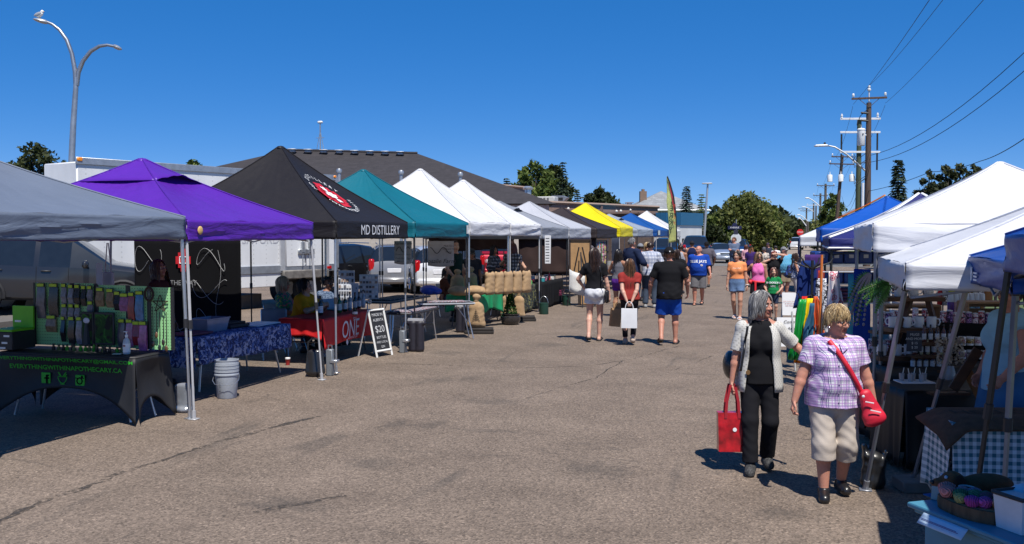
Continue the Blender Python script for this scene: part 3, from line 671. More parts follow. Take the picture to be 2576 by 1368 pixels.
b.tube([(-.05,-.2,h-.4),(-.55,-.3,h-.9),(-.75,-.3,h-1.5),(-.7,-.2,9.7)],.025,5);b.build('cable_loops',WIRE,pb)
pg,tg=upole('utility_pole','green treated utility pole with three white crossarms',2162,296,68,GWOOD,[],.19)
hg=tg.z
for z,L in((hg-.1,2.7),(hg-1.05,2.7),(hg-2.45,2.7)):
 b=MB();b.box((.05,-.22,z),(L,.11,.14),bev=.01,rot=(0,.03,0));a=b.build('crossarm',WPAINT,pg)
 for s in(-1,1):
  b=MB()
  if z>hg-.5:b.lathe([(.03,.06),(.09,.1),(.06,.2),(.09,.24),(.03,.4)],8,c=(s*1.2,-.22,z))
  else:b.tube([(s*1.2,-.22,z-.1),(s*1.2,-.25,z-1.3)],.06,6)
  b.build('insulator',CER if z>hg-.5 else DARK,a)
b=MB();b.tube([(.28,-.25,0),(.28,-.25,5.8)],.09,8);b.tube([(.62,-.25,0),(.62,-.25,6.6)],.05,8);b.build('conduit',P((.7,.71,.73),.5),pg)
p3,t3=upole('utility_pole','leaning brown utility pole with three white transformers',2119,390,106,WOOD,[(10.75,2.3,.04),(9.95,2.7,.05)],.2,(.75,0),trans=3)
p4,t4=upole('utility_pole','wooden utility pole with one crossarm, just left of the transformer pole',2077,462,150,GREYW,[(9.8,2.7,.02)],.22)
p5,t5=upole('utility_pole','far dark utility pole, third along the line',2064,486,175,GREYW,[(9.3,2.6,.02)],.22)
p6,t6=upole('utility_pole','far thin utility pole with a pale crossarm',2047,511,210,GREYW,[(8.6,3.0,0)],.22,armm=WPAINT)
p7,t7=upole('utility_pole','farthest utility pole, leftmost of the row on the skyline',2029,523,240,GREYW,[(8.6,4.0,0),(8.1,3,0)],.22)
p8,t8=upole('utility_pole','far bare utility pole without a crossarm',2053,517,215,GREYW,[],.2,pins=False)
GRP='street lamps down the right side'
def arm_lamp(label,u0,v0,u1,v1,d):
 a,c=atd(u0,v0,d),atd(u1,v1,d);o=Vector((a.x,a.y,0));t=thing('street_lamp',label,'street lamp',o,0,GRP);k=c-o
 b=MB();b.tube([(0,0,0),(0,0,a.z)],.12,8);b.build('pole',GREYW,t)
 b=MB();b.tube([(0,0,a.z),(k.x*.5,k.y*.5,a.z+(c.z-a.z)*.72),(k.x*.8,k.y*.8,c.z)],.08,6);b.build('arm',WPAINT,t)
 b=MB();b.box((k.x*.9,k.y*.9,c.z),(abs(k.x)*.3,.4,.2),bev=.08);b.build('lamp_head',WPAINT,t)
arm_lamp('pale arm street lamp, highest of those on the far skyline',2062,518,2027,498,150)
arm_lamp('pale arm street lamp on the far skyline, second down',2046,532,2018,520,200)
arm_lamp('pale arm street lamp on the far skyline, third down',2033,557,2006,540,180)
arm_lamp('pale arm street lamp on the far skyline, lowest',2028,568,2008,549,150)
def wire(name,label,pts,r=.010,n=14,sag=0.0):
 b=MB();P_=[Vector(p)for p in pts];o=P_[0];out=[]
 for i in range(len(P_)-1):
  for k in range(n+(i==len(P_)-2)):
   f=k/n;q=P_[i].lerp(P_[i+1],f);q.z-=sag*4*f*(1-f);out.append(tuple(q-o))
 b.tube(out,r,5);return tag(b.build(name,WIRE,loc=o),label,'wire','overhead wires')
def far_end(u,v,x,ext=.35,p0=None):
 r=ray(u,v);k=x/r[0];q=Vector((x,r[1]*k,CH+r[2]*k));return q+(q-p0)*ext
bx,by=pb.location.x,pb.location.y
for(dx,z,u,v,lab,rad)in((-1.0,h-.1,2327,0,'overhead wire from the left end of the nearest crossarm',.010),(0,h+1.1,2361,0,'overhead wire from the top pin of the nearest pole',.010),(1.0,h-.1,2461,0,'overhead wire from the right end of the nearest crossarm',.010)):
 p0=Vector((bx+dx,by-.2,z));wire('overhead_wire',lab,[p0,far_end(u,v,4.4+dx*1.0,.3,p0)],rad,sag=.25)
for(z,u,v,lab)in((7.35,2576,92,'thick overhead cable, upper of two leaving the nearest pole to the right'),(6.9,2576,138,'thick overhead cable, lower of two leaving the nearest pole to the right')):
 p0=Vector((bx+.15,by-.2,z));q=far_end(u,v,9.0,.25,p0);wire('overhead_wire',lab,[p0,q],.017,sag=1.05)
p0=Vector((bx,by,5.0));pm=atd(2340,432,52);wire('overhead_wire','low service cable dipping past the spruce tree',[p0,pm,atd(2466,405,45),atd(2600,332,30)],.017,sag=.12)
for i,(A,B,dx,dz)in enumerate(((tb,t3,-1.0,-.2),(tb,t3,1.0,-.2),(t3,t4,-1.1,-.5),(t3,t4,1.1,-.5),(t4,t5,-1.1,-.4),(t4,t5,1.1,-.4),(t5,t6,-1.1,-.4),(t6,t7,1.1,-.4))):
 wire('overhead_wire',['left line wire between the nearest and transformer poles','right line wire between the nearest and transformer poles','left line wire beyond the transformer pole','right line wire beyond the transformer pole','left line wire between far poles four and five','right line wire between far poles four and five','left line wire among the farthest poles','right line wire at the end of the pole line'][i],[A+Vector((dx,0,dz)),B+Vector((dx,0,dz))],.011,sag=1.0)
wire('overhead_wire','slack drop cable from the green pole to the transformer pole',[Vector((tg.x,tg.y,6.2)),t3+Vector((0,0,-4.5))],.013,sag=1.6)
wire('overhead_wire','second slack drop cable lower between the same poles',[Vector((tg.x,tg.y,5.4)),t3+Vector((0,0,-5.6))],.013,sag=1.2)
lp0,lp1=atd(174,640,40),atd(192.5,200,40);lt=thing('street_lamp','tall galvanised street lamp with two curved arms behind the tents','street lamp',(lp0.x,lp0.y,0))
ln=Vector((lp1.x-lp0.x,lp1.y-lp0.y,0));W_=lambda u,v:tuple(atd(u,v,40)-Vector((lp0.x,lp0.y,0)))
zz=lambda p:Vector(p)
b=MB();b.tube([(0,0,-.1),W_(178,450),W_(184.5,310),W_(192.5,195)],[.16,.135,.12,.10],12);b.lathe([(.2,0),(.2,.3),(.16,.32)],12);b.build('pole',P((.36,.39,.42),.42,.7,var=.2,vs=2),lt)
AM=P((.30,.32,.35),.4,.75,var=.12)
b=MB();b.tube([W_(191,215),W_(189,180),W_(181,135),W_(168,100),W_(150,75),W_(132,61),W_(118,55)],[.1,.095,.085,.08,.07,.06,.055],10);a1=b.build('arm',AM,lt)
b=MB();b.tube([W_(193,215),W_(197,182),W_(209,153),W_(228,129),W_(250,116),W_(270,113),W_(290,117)],[.1,.095,.085,.08,.07,.06,.055],10);a2=b.build('arm',AM,lt)
def head(a,p,q):
 b=MB();p,q=Vector(p),Vector(q);d=(q-p);rings=[]
 for f,w_,h_ in((0,.05,.05),(.12,.13,.09),(.5,.2,.10),(.85,.16,.06),(1,.04,.02)):
  c=p+d*f;y=Vector((d.y,-d.x,0)).normalized();rings.append([tuple(c+y*w_*math.cos(t_)+Vector((0,0,h_*math.sin(t_))))for t_ in[2*PI*k/10 for k in range(10)]])
 b.loft(rings);b.build('lamp_head',P((.42,.44,.46),.4,.6),a)
head(a1,W_(120,56),W_(84,48));head(a2,W_(286,116),W_(306,123))
g0=Vector(W_(100,47))+Vector((lp0.x,lp0.y,0));gl=thing('gull','white gull with grey wings perched on the left arm of the lamp','bird',g0)
b=MB();b.ell((0,0,.17),(.19,.09,.10),12,8,rot=(0,-.35,0));b.ell((.13,0,.29),(.075,.06,.065),10,8);b.tube([(.08,0,.2),(.12,0,.28)],[.08,.06],8);b.build('body',P((.78,.78,.76),.7),gl)
b=MB();b.ell((-.05,-.07,.18),(.2,.03,.075),10,6,rot=(0,-.3,0));b.ell((-.05,.07,.18),(.2,.03,.075),10,6,rot=(0,-.3,0));b.build('wing',P((.32,.34,.37),.7),gl)
b=MB();b.tube([(.19,0,.285),(.25,0,.27)],[.02,.004],6);b.tube([(.0,.03,.1),(.0,.03,0)],.012,5);b.tube([(.0,-.03,.1),(.0,-.03,0)],.012,5);b.build('beak_and_legs',P((.6,.35,.02),.6),gl)
p=atd(1780.5,462,84);t=thing('street_lamp','plain straight lamp post beside the blue and white shed','street lamp',(p.x-.4,p.y,0))
b=MB();b.tube([(0,0,0),(.4,0,p.z)],[.13,.08],10);b.build('pole',P((.5,.52,.54),.4,.6),t);b=MB();b.box((.35,-.1,p.z+.02),(.9,.3,.12),bev=.05);b.build('lamp_head',P((.45,.46,.47),.5),t)
def octagon(c,r,y):return[(c[0]+r*math.cos(PI/8+i*PI/4),y,c[1]+r*math.sin(PI/8+i*PI/4))for i in range(8)]
p=atd(1852,570,68);t=thing('stop_sign','unpainted back of a stop sign under an avenue name plate','road sign',(p.x,p.y,0))
b=MB();b.tube([(0,0,0),(0,0,3.2)],.035,8);b.build('post',GALV,t);b=MB();b.prism(octagon((0,1.85),.38,-.04),(0,-.015,0));b.build('plate',P((.58,.60,.60),.5),t,smooth=0)
b=MB();b.box((-.1,-.05,2.62),(.95,.03,.24));b.prism([(-.3,-.04,2.74),(.1,-.04,2.74),(.02,-.04,2.92),(-.1,-.04,2.97),(-.22,-.04,2.92)],(0,-.02,0));n_=b.build('name_plate',P((.012,.015,.06),.5),t,smooth=0)
text('AVENUE',.17,(-.1,-.075,2.62),(1,0,0),(0,0,1),WH,n_);b=MB();b.box((-.02,-.05,2.3),(.3,.03,.3));b.build('small_plate',P((.03,.03,.05),.5),t)
p=atd(2013,584,120);t=thing('stop_sign','small red stop sign far down the road above the white cars','road sign',(p.x,p.y,0))
b=MB();b.tube([(0,0,0),(0,0,p.z+.3)],.05,8);b.build('post',GALV,t);b=MB();b.prism(octagon((0,p.z),.42,-.06),(0,-.02,0));pl=b.build('plate',P((.6,.02,.02),.5),t,smooth=0);text('STOP',.28,(0,-.09,p.z),(1,0,0),(0,0,1),WH,pl)
p=at(1692,700);p=Vector((-6.15,53,0));t=thing('feather_flag','tall lime green feather flag with a red edge behind the tents','flag',p)
def flag_pt(f,s,D=53):pass
b=MB();pole=[(0,0,0),(0,0,2.2),(-.05,0,3.4),(-.18,0,4.3),(-.38,0,5.0),(-.52,0,5.35)];b.tube(pole,[.04,.035,.03,.025,.02,.015],8);b.build('pole',BLKM,t)
def px(z):
 for(x0,_,z0),(x1,_,z1)in zip(pole,pole[1:]):
  if z0<=z<=z1:return x0+(x1-x0)*(z-z0)/(z1-z0)
 return pole[-1][0]
b=MB()
def ff(u,v):z=1.75+v*3.6;w_=.40*min(1,(1-v)*2.6)**.7;return(px(z)-w_*u-.03,.05*math.sin(v*9)*u,z-.10*u*(1-v))
b.grid(ff,8,30);b.build('banner',P((.80,.82,.38),.6,cloth=.65),t,thick=.004)
b=MB();b.grid(lambda u,v:(px(3.2+v*2.1)-.02-(.04+.07*math.sin(PI*min(1,v*1.1)))*u,-.03,3.2+v*2.1),4,16);b.build('red_band',P((.5,.03,.05),.6),t)
b=MB();b.grid(lambda u,v:(px(3.2+v*2.1)-.0-.05*u,-.045,3.2+v*2.1),2,16);b.build('black_edge',DARK,t)
for i,ch in enumerate('JERKY'):text(ch,.42,(-.25-.02*i,-.09,3.95-.40*i),(-1,0,0),(0,0,1),P((.015,.03,.012),.6),t)
for i,ch in enumerate('BEEF'):text(ch,.24,(-.12,-.09,3.7-.32*i),(-1,0,0),(0,0,1),P((.5,.06,.02),.6),t)
TYRE=P((.016,.016,.017),.85,var=.15,bump=.004,bs=60);ALLOY=P((.55,.56,.58),.25,.9,var=.05);CHROME=P((.6,.61,.62),.15,1.0,var=.03)
TAIL=P((.42,.006,.008),.15,var=.05,coat=.5);LAMPW=P((.7,.72,.75),.1,coat=.6);AMB=P((.8,.25,.01),.3)
def paint(c,metal=.3):return P(c,.32,metal,var=.04,coat=.9)
SUVS=[(2.36,.42,.70,.74,.74,.70),(2.30,.30,.84,.92,.88,.82),(1.95,.28,.93,1.03,.93,.82),(1.10,.28,1.0,1.13,.94,.80),(.32,.28,1.02,1.66,.95,.68),(-.30,.28,1.02,1.74,.95,.68),(-.40,.28,1.02,1.745,.95,.68),(-1.30,.28,1.03,1.73,.95,.68),(-1.42,.28,1.03,1.73,.95,.68),(-2.10,.30,1.04,1.66,.93,.66),(-2.30,.34,1.04,1.14,.91,.74),(-2.40,.42,.80,.86,.84,.72)]
SEDS=[(2.36,.38,.58,.62,.72,.66),(2.28,.26,.70,.78,.87,.78),(1.9,.24,.80,.90,.90,.78),(1.0,.24,.88,1.0,.91,.74),(.18,.24,.92,1.42,.91,.58),(-.30,.24,.92,1.46,.91,.58),(-.38,.24,.92,1.46,.91,.58),(-1.0,.24,.93,1.40,.91,.58),(-1.08,.24,.93,1.39,.91,.58),(-1.75,.24,.95,1.06,.90,.70),(-2.25,.28,.93,1.02,.86,.74),(-2.36,.38,.68,.72,.80,.7)]
PICS=[(2.85,.50,.85,.90,.84,.80),(2.80,.40,1.06,1.14,.96,.88),(2.3,.38,1.12,1.24,.98,.88),(1.45,.38,1.18,1.32,.99,.86),(.75,.38,1.2,1.82,.99,.70),(.05,.38,1.2,1.89,.99,.70),(-.05,.38,1.2,1.89,.99,.70),(-.75,.38,1.2,1.86,.99,.70),(-.82,.38,1.2,1.86,.99,.70),(-.98,.38,1.2,1.30,.99,.84),(-2.75,.40,1.2,1.26,.98,.90),(-2.85,.45,1.0,1.08,.94,.86)]
def car(name,label,loc,rz,c,st=SUVS,cat='car',s=1.0,wr=.355,roof=False,plate=True,grille=True,gcol=None):
 t=thing(name,label,cat,loc,rz);pm=paint(c);ns=len(st)
 def ring(q):
  y,zb,be,tp,w_,wt=q;zm=zb+(be-zb)*.5
  h=[(w_*.86,zb),(w_*.97,zb+.07),(w_,zm),(w_*.985,be),(wt+(.02 if tp-be<.3 else 0),tp-(.07 if tp-be>.3 else .03)),(wt*.84,tp),(wt*.4,tp+.025)]
  return[Vector((x*s,y*s,z*s))for x,z in h]+[Vector((-x*s,y*s,z*s))for x,z in h[::-1]]
 rg=[ring(q)for q in st];n=14;body,gl=MB(),[]
 for i in range(ns-1):
  tall0,tall1=st[i][3]-st[i][2]>.3,st[i+1][3]-st[i+1][2]>.3
  for j in range(n):
   k=(j+1)%n;q=[rg[i][j],rg[i][k],rg[i+1][k],rg[i+1][j]]
   kind=None
   if j in(3,9)and(tall0 or tall1)and not(i in(5,7)):kind='side_window'
   if j in(4,5,6,7,8)and tall0!=tall1:kind='windshield' if tall1 else 'rear_window'
   body._add([tuple(p)for p in q],[(0,1,2,3)])if not kind else gl.append((kind,i,j,q))
 body.poly([tuple(p)for p in rg[0]][::-1]);body.poly([tuple(p)for p in rg[-1]])
 bo=body.build('body',pm,t,smooth=30)
 bm=bmesh.new();bm.from_mesh(bo.data);bmesh.ops.remove_doubles(bm,verts=bm.verts,dist=.0005);bmesh.ops.recalc_face_normals(bm,faces=bm.faces);bm.to_mesh(bo.data);bm.free();bo.data.set_sharp_from_angle(angle=R(32))
 groups={}
 for kind,i,j,q in gl:groups.setdefault((kind,(i,j)if kind=='side_window' else i),[]).append(q)
 for(kind,_),qs in groups.items():
  ce=sum((p for q in qs for p in q),Vector())/(4*len(qs));b=MB()
  for q in qs:b._add([tuple(p)for p in q],[(0,1,2,3)])
  b.build(kind,GLASS,t,smooth=60)
 xs,yf,yr=st[4][4]*s,1.42*s*(1.25 if st is PICS else 1),-1.36*s*(1.3 if st is PICS else 1)
 for x in(-1,1):
  for y in(yf,yr):
   b=MB();b.tube([(x*(xs-.20),y,wr),(x*(xs-.19),y,wr),(x*(xs+.0),y,wr),(x*(xs+.015),y,wr)],[wr*.7,wr*.98,wr,wr*.94],22);w_=b.build('wheel',TYRE,t)
   b=MB();b.tube([(x*(xs+.005),y,wr),(x*(xs+.02),y,wr)],wr*.66,20,m=1)
   for k in range(6):a=k*PI/3;b.tube([(x*(xs+.022),y,wr),(x*(xs+.03),y+math.cos(a)*wr*.62,wr+math.sin(a)*wr*.62)],.035,5,m=0)
   b.tube([(x*(xs+.02),y+math.cos(a)*wr*.64,wr+math.sin(a)*wr*.64)for a in[q*PI/10 for q in range(21)]],.02,5,m=0)
   b.build('rim',[ALLOY,DARK],w_)
   b=MB();b.tube([(x*(xs-.012),y+math.cos(a)*wr*1.13,wr+math.sin(a)*wr*1.13)for a in[q*PI/12-.1 for q in range(14)]],.045,6);b.build('wheel_arch',DARK if st is not SEDS else pm,t)
 F,B=st[1],st[-2]
 for x in(-1,1):
  b=MB();b.box((x*F[4]*.74*s,(F[0]-.01)*s,(F[2]-.06)*s),(.36,.18,.19),bev=.05);b.build('headlight',LAMPW,t)
  b=MB();b.box((x*B[4]*.90*s,(B[0]+.02)*s,(B[2]-.02)*s),(.2,.2,.44 if st is not SEDS else .22),bev=.04);b.build('taillight',TAIL,t)
  b=MB();b.box((x*(st[3][4]+.12)*s,(st[3][0]-.45)*s,(st[3][2]+.1)*s),(.24,.12,.17),bev=.045);b.build('mirror',pm,t)
  for y in(-.15,-1.1):b=MB();b.box((x*(st[5][4]*.995)*s,y*s,(st[5][2]-.09)*s),(.05,.2,.035),bev=.012);b.build('door_handle',CHROME if c[0]>.2 else PLAST,t)
 b=MB();b.box((0,(F[0]+.015)*s,(F[1]+.38)*s),(1.05*s,.1,.26*s),bev=.03)
 for k in range(4):b.box((0,(F[0]+.075)*s,(F[1]+.29+.06*k)*s),(.98*s,.02,.02),m=1)
 b.build('grille',[DARK,CHROME],t)
 for y,nm in((F[0]+.04,'bumper'),(B[0]-.10,'bumper')):
  b=MB();b.box((0,y*s,(F[1]+.16)*s),(1.72*s,.22,.24*s),bev=.07);b.build(nm,gcol or pm,t)
 b=MB();b.box((0,(B[0]-.10 if st is not SEDS else B[0]-.02)*s,(B[2]-.22)*s),(.5,.03,.16),bev=.01);pl=b.build('licence_plate',P((.7,.7,.72),.4),t)
 for xx in(-1,1):
  b=MB()
  for y in(.30,-.34,-1.36):b.tube([(xx*(st[5][4]*.997)*s,y*s,.42*s),(xx*st[5][4]*1.0*s,y*s,st[5][2]*s*.8),(xx*st[5][4]*.985*s,y*s,st[5][2]*s)],.006,4)
  b.build('door_seam',DARK,t)
 if roof:b=MB();[b.tube([(x*.6*s,.2*s,1.79*s),(x*.62*s,-.8*s,1.82*s),(x*.6*s,-1.9*s,1.78*s)],.02,6)for x in(-1,1)];b.build('roof_rail',ALLOY,t)
 return t
setting(MB().box((-22.6,17.0,.18),(15,16,.40)).build('parking_apron',road_mat((.12,.11,.10),'apron'),smooth=0))
g1=atd(150,690,21.5);gs=car('parked_suv','dark grey suv parked side on behind the green pegboards',(g1.x,g1.y,.40),R(-58),(.022,.023,.028),SUVS);gs.rotation_euler.x=R(-2.5)
def place(u,v,d=None):return at(u,v)if d is None else Vector((atd(u,v,d).x,atd(u,v,d).y,0))
car('parked_suv','black suv seen from behind, right of the white box truck',place(893,700,38),R(-22),(.008,.008,.01),SUVS,roof=True)
car('parked_suv','silver grey suv between the black suv and the white car',place(985,700,37),R(26),(.22,.22,.23),SUVS,roof=True)
car('parked_car','white car with a swept red tail light behind the hanging banners',place(1082,700,36),R(30),(.70,.70,.70),SUVS,s=.98)
car('parked_suv','dark blue suv between the white car and the red pickup',place(1178,690,43),R(14),(.012,.016,.03),SUVS)
rp=place(1232,690,44);car('red_pickup','red pickup with a truck cap, behind the people in plaid',rp,R(20),(.40,.006,.02),PICS,'pickup',wr=.4)
t=thing('truck_cap','red fibreglass cap over the bed of the red pickup','truck cap',rp,R(20));b=MB();b.loft([[(-.95,y,1.3),(-.8,y+.1*(y<-2),1.88),(.8,y+.1*(y<-2),1.88),(.95,y,1.3)]for y in(-2.8,-1.05)]);b.build('shell',paint((.40,.006,.02)),t);b=MB();b.quad((-.65,-2.79,1.42),(.65,-2.79,1.42),(.58,-2.71,1.78),(-.58,-2.71,1.78));b.build('window',GLASS,t,smooth=0)
car('red_pickup','red pickup glimpsed under the grey tents behind a food stall',place(1382,665,52),R(20),(.36,.006,.02),PICS,'pickup',wr=.4)
car('dark_pickup','dark blue pickup facing the market behind the blue tent',Vector((-8.3,66,0)),R(180),(.010,.014,.03),PICS,'pickup',wr=.4)
car('dark_pickup','tall navy pickup parked in front of the blue and white shed',Vector((-7.0,72.5,0)),R(186),(.008,.011,.028),PICS,'pickup',wr=.42,s=1.08)
car('silver_sedan','silver blue sedan parked right of the navy pickup',Vector((-5.3,74.5,0)),R(196),(.30,.34,.42),SEDS)
car('blue_suv','dark blue suv driving towards the market on the cross street',place(1855,640,84),R(176),(.012,.03,.10),SUVS)
car('dark_suv','black suv parked far off under the big tree',place(1912,612,150),R(176),(.02,.022,.026),SUVS)
car('white_car','white car driving off on the far road, nearer of two',place(2002,612,135),R(2),(.72,.72,.72),SUVS)
car('white_car','smaller white car on the far road, beyond the other',place(1992,612,165),R(2),(.72,.72,.72),SEDS)
ca,cb=atd(845,600,29.5),atd(196,600,22.6);ca.z=cb.z=0;ax=(ca-cb).normalized();L_=(ca-cb).length;ang=math.atan2(ax.y,ax.x)
bt=thing('box_truck','white box truck parked behind the purple and black tents','truck',cb,ang)
def trk():
 k=NT('white aluminium');f=k.noise(1.2,5,k.mapping((1,1,.3)));x=k.sep();rv=k.math('FRACT',k.math('MULTIPLY',x[0],2.2));rz_=k.math('FRACT',k.math('MULTIPLY',x[2],8))
 d=k.math('ADD',k.math('POWER',k.math('MULTIPLY',k.math('SUBTRACT',rv,.5),1.0),2),k.math('MULTIPLY',k.math('POWER',k.math('SUBTRACT',rz_,.5),2),.08))
 k.base(k.mix(k.ramp(d,[(.0006,.45),(.0012,0.0)]),k.ramp(f,[(.3,(.60,.61,.62)),(.7,(.72,.73,.74))]),(.3,.3,.3)));k.b.inputs['Roughness'].default_value=.45;return k.m
TW=trk();b=MB();W2=1.45;b.box((L_/2,W2/2,2.45),(L_,W2,2.8),bev=.03);bx_=b.build('cargo_box',TW,bt)
b=MB();b.box((L_/2,-.015,3.87),(L_+.06,.05,.17),bev=.01);b.box((L_/2,-.015,1.12),(L_+.06,.06,.22),bev=.01);b.box((L_+.02,W2/2,3.87),(.06,W2,.17));b.box((L_+.01,-.01,2.5),(.12,.08,2.8));b.box((L_+.01,W2+.01,2.5),(.12,.08,2.8));b.build('rail',P((.36,.38,.41),.4,.6,var=.15),bt)
b=MB();b.box((.06,-.03,3.90),(.14,.06,.1),bev=.02);b.box((L_-.06,-.03,3.90),(.12,.06,.08),bev=.02);b.build('marker_light',AMB,bt)
b=MB();b.box((L_-.35,-.05,1.12),(.22,.04,.1),bev=.03);b.build('reflector',TAIL,bt)
def tx(u):
 r_=ray(u,600);d_=Vector((ax.x,ax.y));den=r_[0]*-d_.y+r_[1]*d_.x;k_=(cb.x*-d_.y+cb.y*d_.x)/den;q_=Vector((r_[0]*k_,r_[1]*k_))-Vector((cb.x,cb.y));return q_.dot(d_)
x0,x1=tx(716),tx(812)
for xa,xb in((x0,(x0+x1)/2-.02),((x0+x1)/2+.02,x1)):
 b=MB();b.box(((xa+xb)/2,-.03,2.45),(xb-xa,.05,2.55),bev=.02);dr=b.build('side_door',TW,bt)
 b=MB();xx=xb-.12 if xa==x0 else xa+.12;b.tube([(xx,-.09,1.2),(xx,-.09,3.7)],.02,6);b.box((xx,-.09,1.62),(.36,.06,.16),bev=.02);b.box((xx,-.09,1.75),(.1,.08,.3));b.build('lock_bar',GALV,dr)
for xx in(x0-.12,x1+.12):b=MB();b.box((xx,-.03,2.45),(.16,.07,2.75));b.build('door_post',P((.5,.51,.53),.4,.4),bt)
b=MB();b.box(((x0+x1)/2,-.06,.95),(x1-x0+.3,.14,.26),bev=.03);b.build('step',P((.14,.13,.12),.7,var=.4),bt)
b=MB();b.box(((tx(590)+x0)/2,.02,.82),(x0-tx(590)-.3,.06,.40),bev=.02);b.build('side_skirt',TW,bt)
b=MB();b.box((L_+.12,W2/2,.92),(.14,W2,.24),bev=.03);b.build('bumper',P((.14,.13,.12),.7,var=.4),bt)
b=MB();b.box((L_*.45,W2/2,.85),(L_*1.2,1.0,.25));b.build('chassis',DARK,bt)
for y in(.22,W2-.22):
 for x in(L_-1.0,-1.0):b=MB();b.tube([(x,y-.14,.48),(x,y-.13,.48),(x,y+.13,.48),(x,y+.14,.48)],[.36,.47,.47,.36],20);w_=b.build('wheel',TYRE,bt);b=MB();b.tube([(x,y-.15,.48),(x,y+.15,.48)],.26,16);b.build('rim',GALV,w_)
b=MB();b.box((-1.1,W2/2,1.5),(1.9,1.3,2.0),bev=.2);b.build('cab',paint((.7,.7,.7)),bt);b=MB();b.box((-1.3,-.0+.22,1.95),(.9,.06,.6),bev=.02);b.build('side_window',GLASS,bt)
text('SATURDAY',.36,(tx(672),-.008,1.98),(1,0,0),(0,0,1),P((.50,.50,.52),.5),bt)
LD=leaf_mat('dark leaves',(.030,.042,.014),(.075,.090,.030));LG=leaf_mat('green leaves',(.065,.10,.022),(.16,.20,.045));LY=leaf_mat('olive leaves',(.085,.108,.025),(.185,.195,.055));LS=leaf_mat('spruce needles',(.020,.034,.020),(.050,.072,.040),.1)
def gp(u,d):q=atd(u,600,d);return Vector((q.x,q.y,0))
def hgt(v,d):return CH+(590-v)*d/2400
broadleaf('broadleaf_tree','dark leafy tree left of the double lamp','tree',gp(102,62),hgt(352,62),2.6,11,LD,5200,.2,.3,22)
broadleaf('broadleaf_tree','small dark bush left of the double lamp','tree',gp(58,64),hgt(440,64),1.6,12,LD,1200,.2,.3,9)
broadleaf('broadleaf_tree','small dark bush tight against the double lamp','tree',gp(150,60),hgt(432,60),1.2,13,LD,1200,.18,.3,9)
broadleaf('broadleaf_tree','tree top peeking over the white box truck','tree',gp(492,90),hgt(392,90),2.4,14,LG,2200,.28,.4,10)
broadleaf('broadleaf_tree','tall rounded poplar behind the tan building, left of its group','tree',gp(1340,112),hgt(393,112),3.4,15,LG,5200,.32,.22,20)
broadleaf('broadleaf_tree','dark tree in the middle of the group behind the tan building','tree',gp(1392,115),hgt(405,115),2.8,16,LD,4200,.32,.22,18)
spruce('conifer','pointed dark conifer leaning at the right of the group behind the tan building','tree',gp(1415,108),hgt(410,108),2.6,17,LS)
spruce('conifer','small conifer at the left end of the group behind the tan building','tree',gp(1275,108),hgt(450,108),1.3,18,LS)
broadleaf('broadleaf_tree','low wide tree above the tan wall, left of the grey roofed house','tree',gp(1510,118),hgt(468,118),3.0,19,LD,4200,.3,.3,16)
spruce('conifer','little conifer between the two tree groups above the tan wall','tree',gp(1452,118),hgt(478,118),1.5,20,LS)
broadleaf('broadleaf_tree','thin bare topped bush beside the flue pipe','tree',gp(1545,120),hgt(490,120),1.8,39,LD,700,.2,.3,8)
spruce('conifer','blue green spruce beside the metal shed','tree',gp(1726,96),hgt(470,96),1.75,21,leaf_mat('blue spruce',(.025,.045,.035),(.06,.09,.07),.1),dens=1.2)
spruce('conifer','thin loose conifer between the spruce and the lamp post','tree',gp(1764,105),hgt(490,105),1.5,22,LG,dens=.8)
broadleaf('broadleaf_tree','biggest rounded tree standing at the street corner, behind the stop sign','tree',gp(1873,98),hgt(484,98),3.5,23,LY,17000,.23,.12,34)
broadleaf('broadleaf_tree','dark green tree at the left flank of the biggest tree','tree',gp(1812,97),hgt(528,97),1.9,24,LG,5200,.22,.06,16)
broadleaf('broadleaf_tree','bright green tree at the right flank of the biggest tree','tree',gp(1925,104),hgt(506,104),2.2,25,LG,6000,.23,.10,16)
broadleaf('broadleaf_tree','pale slender tree at the right end of the corner trees','tree',gp(1958,112),hgt(530,112),1.6,26,LY,3600,.2,.08,14)
for i,(u,v,d,rad,kind,lab)in enumerate(((1795,565,92,1.6,LD,'low dark shrub left below the corner trees'),(1848,585,95,1.7,LG,'low shrub under the middle of the biggest tree'),(1945,580,108,1.7,LY,'low yellowish shrub at the right below the corner trees'))):
 broadleaf('shrub',lab,'shrub',gp(u,d),hgt(v,d),rad,40+i,kind,1600,.24,.1,10)
spruce('conifer','tall spruce right of the utility poles','tree',gp(2257,58),hgt(405,58),1.15,27,LS,dens=1.35)
for i,(u,v,rad,lab)in enumerate(((2335,412,1.15,'dark upright poplar nearest the spruce'),(2375,400,1.15,'dark upright poplar, second from the spruce'),(2412,396,1.1,'dark upright poplar, third from the spruce'),(2447,396,1.05,'dark upright poplar just left of the white tent peak'))):
 broadleaf('poplar',lab,'tree',gp(u,62),hgt(v,62),rad,50+i,leaf_mat('poplar leaves',(.036,.046,.018),(.085,.095,.04)),3600,.17,.12,20,group='poplars beside the spruce')
broadleaf('poplar','low poplar between the spruce and the other poplars','tree',gp(2300,64),hgt(478,64),.8,60,LD,1000,.16,.2,10)
broadleaf('broadleaf_tree','bushy green tree behind the transformer pole','tree',gp(2092,120),hgt(478,120),2.0,28,LG,4200,.26,.12,18)
broadleaf('broadleaf_tree','lower yellow green tree in front of the bushy one by the poles','tree',gp(2070,125),hgt(545,125),2.6,29,LY,2400,.26,.08,12)
b=MB();r=random.Random(5)
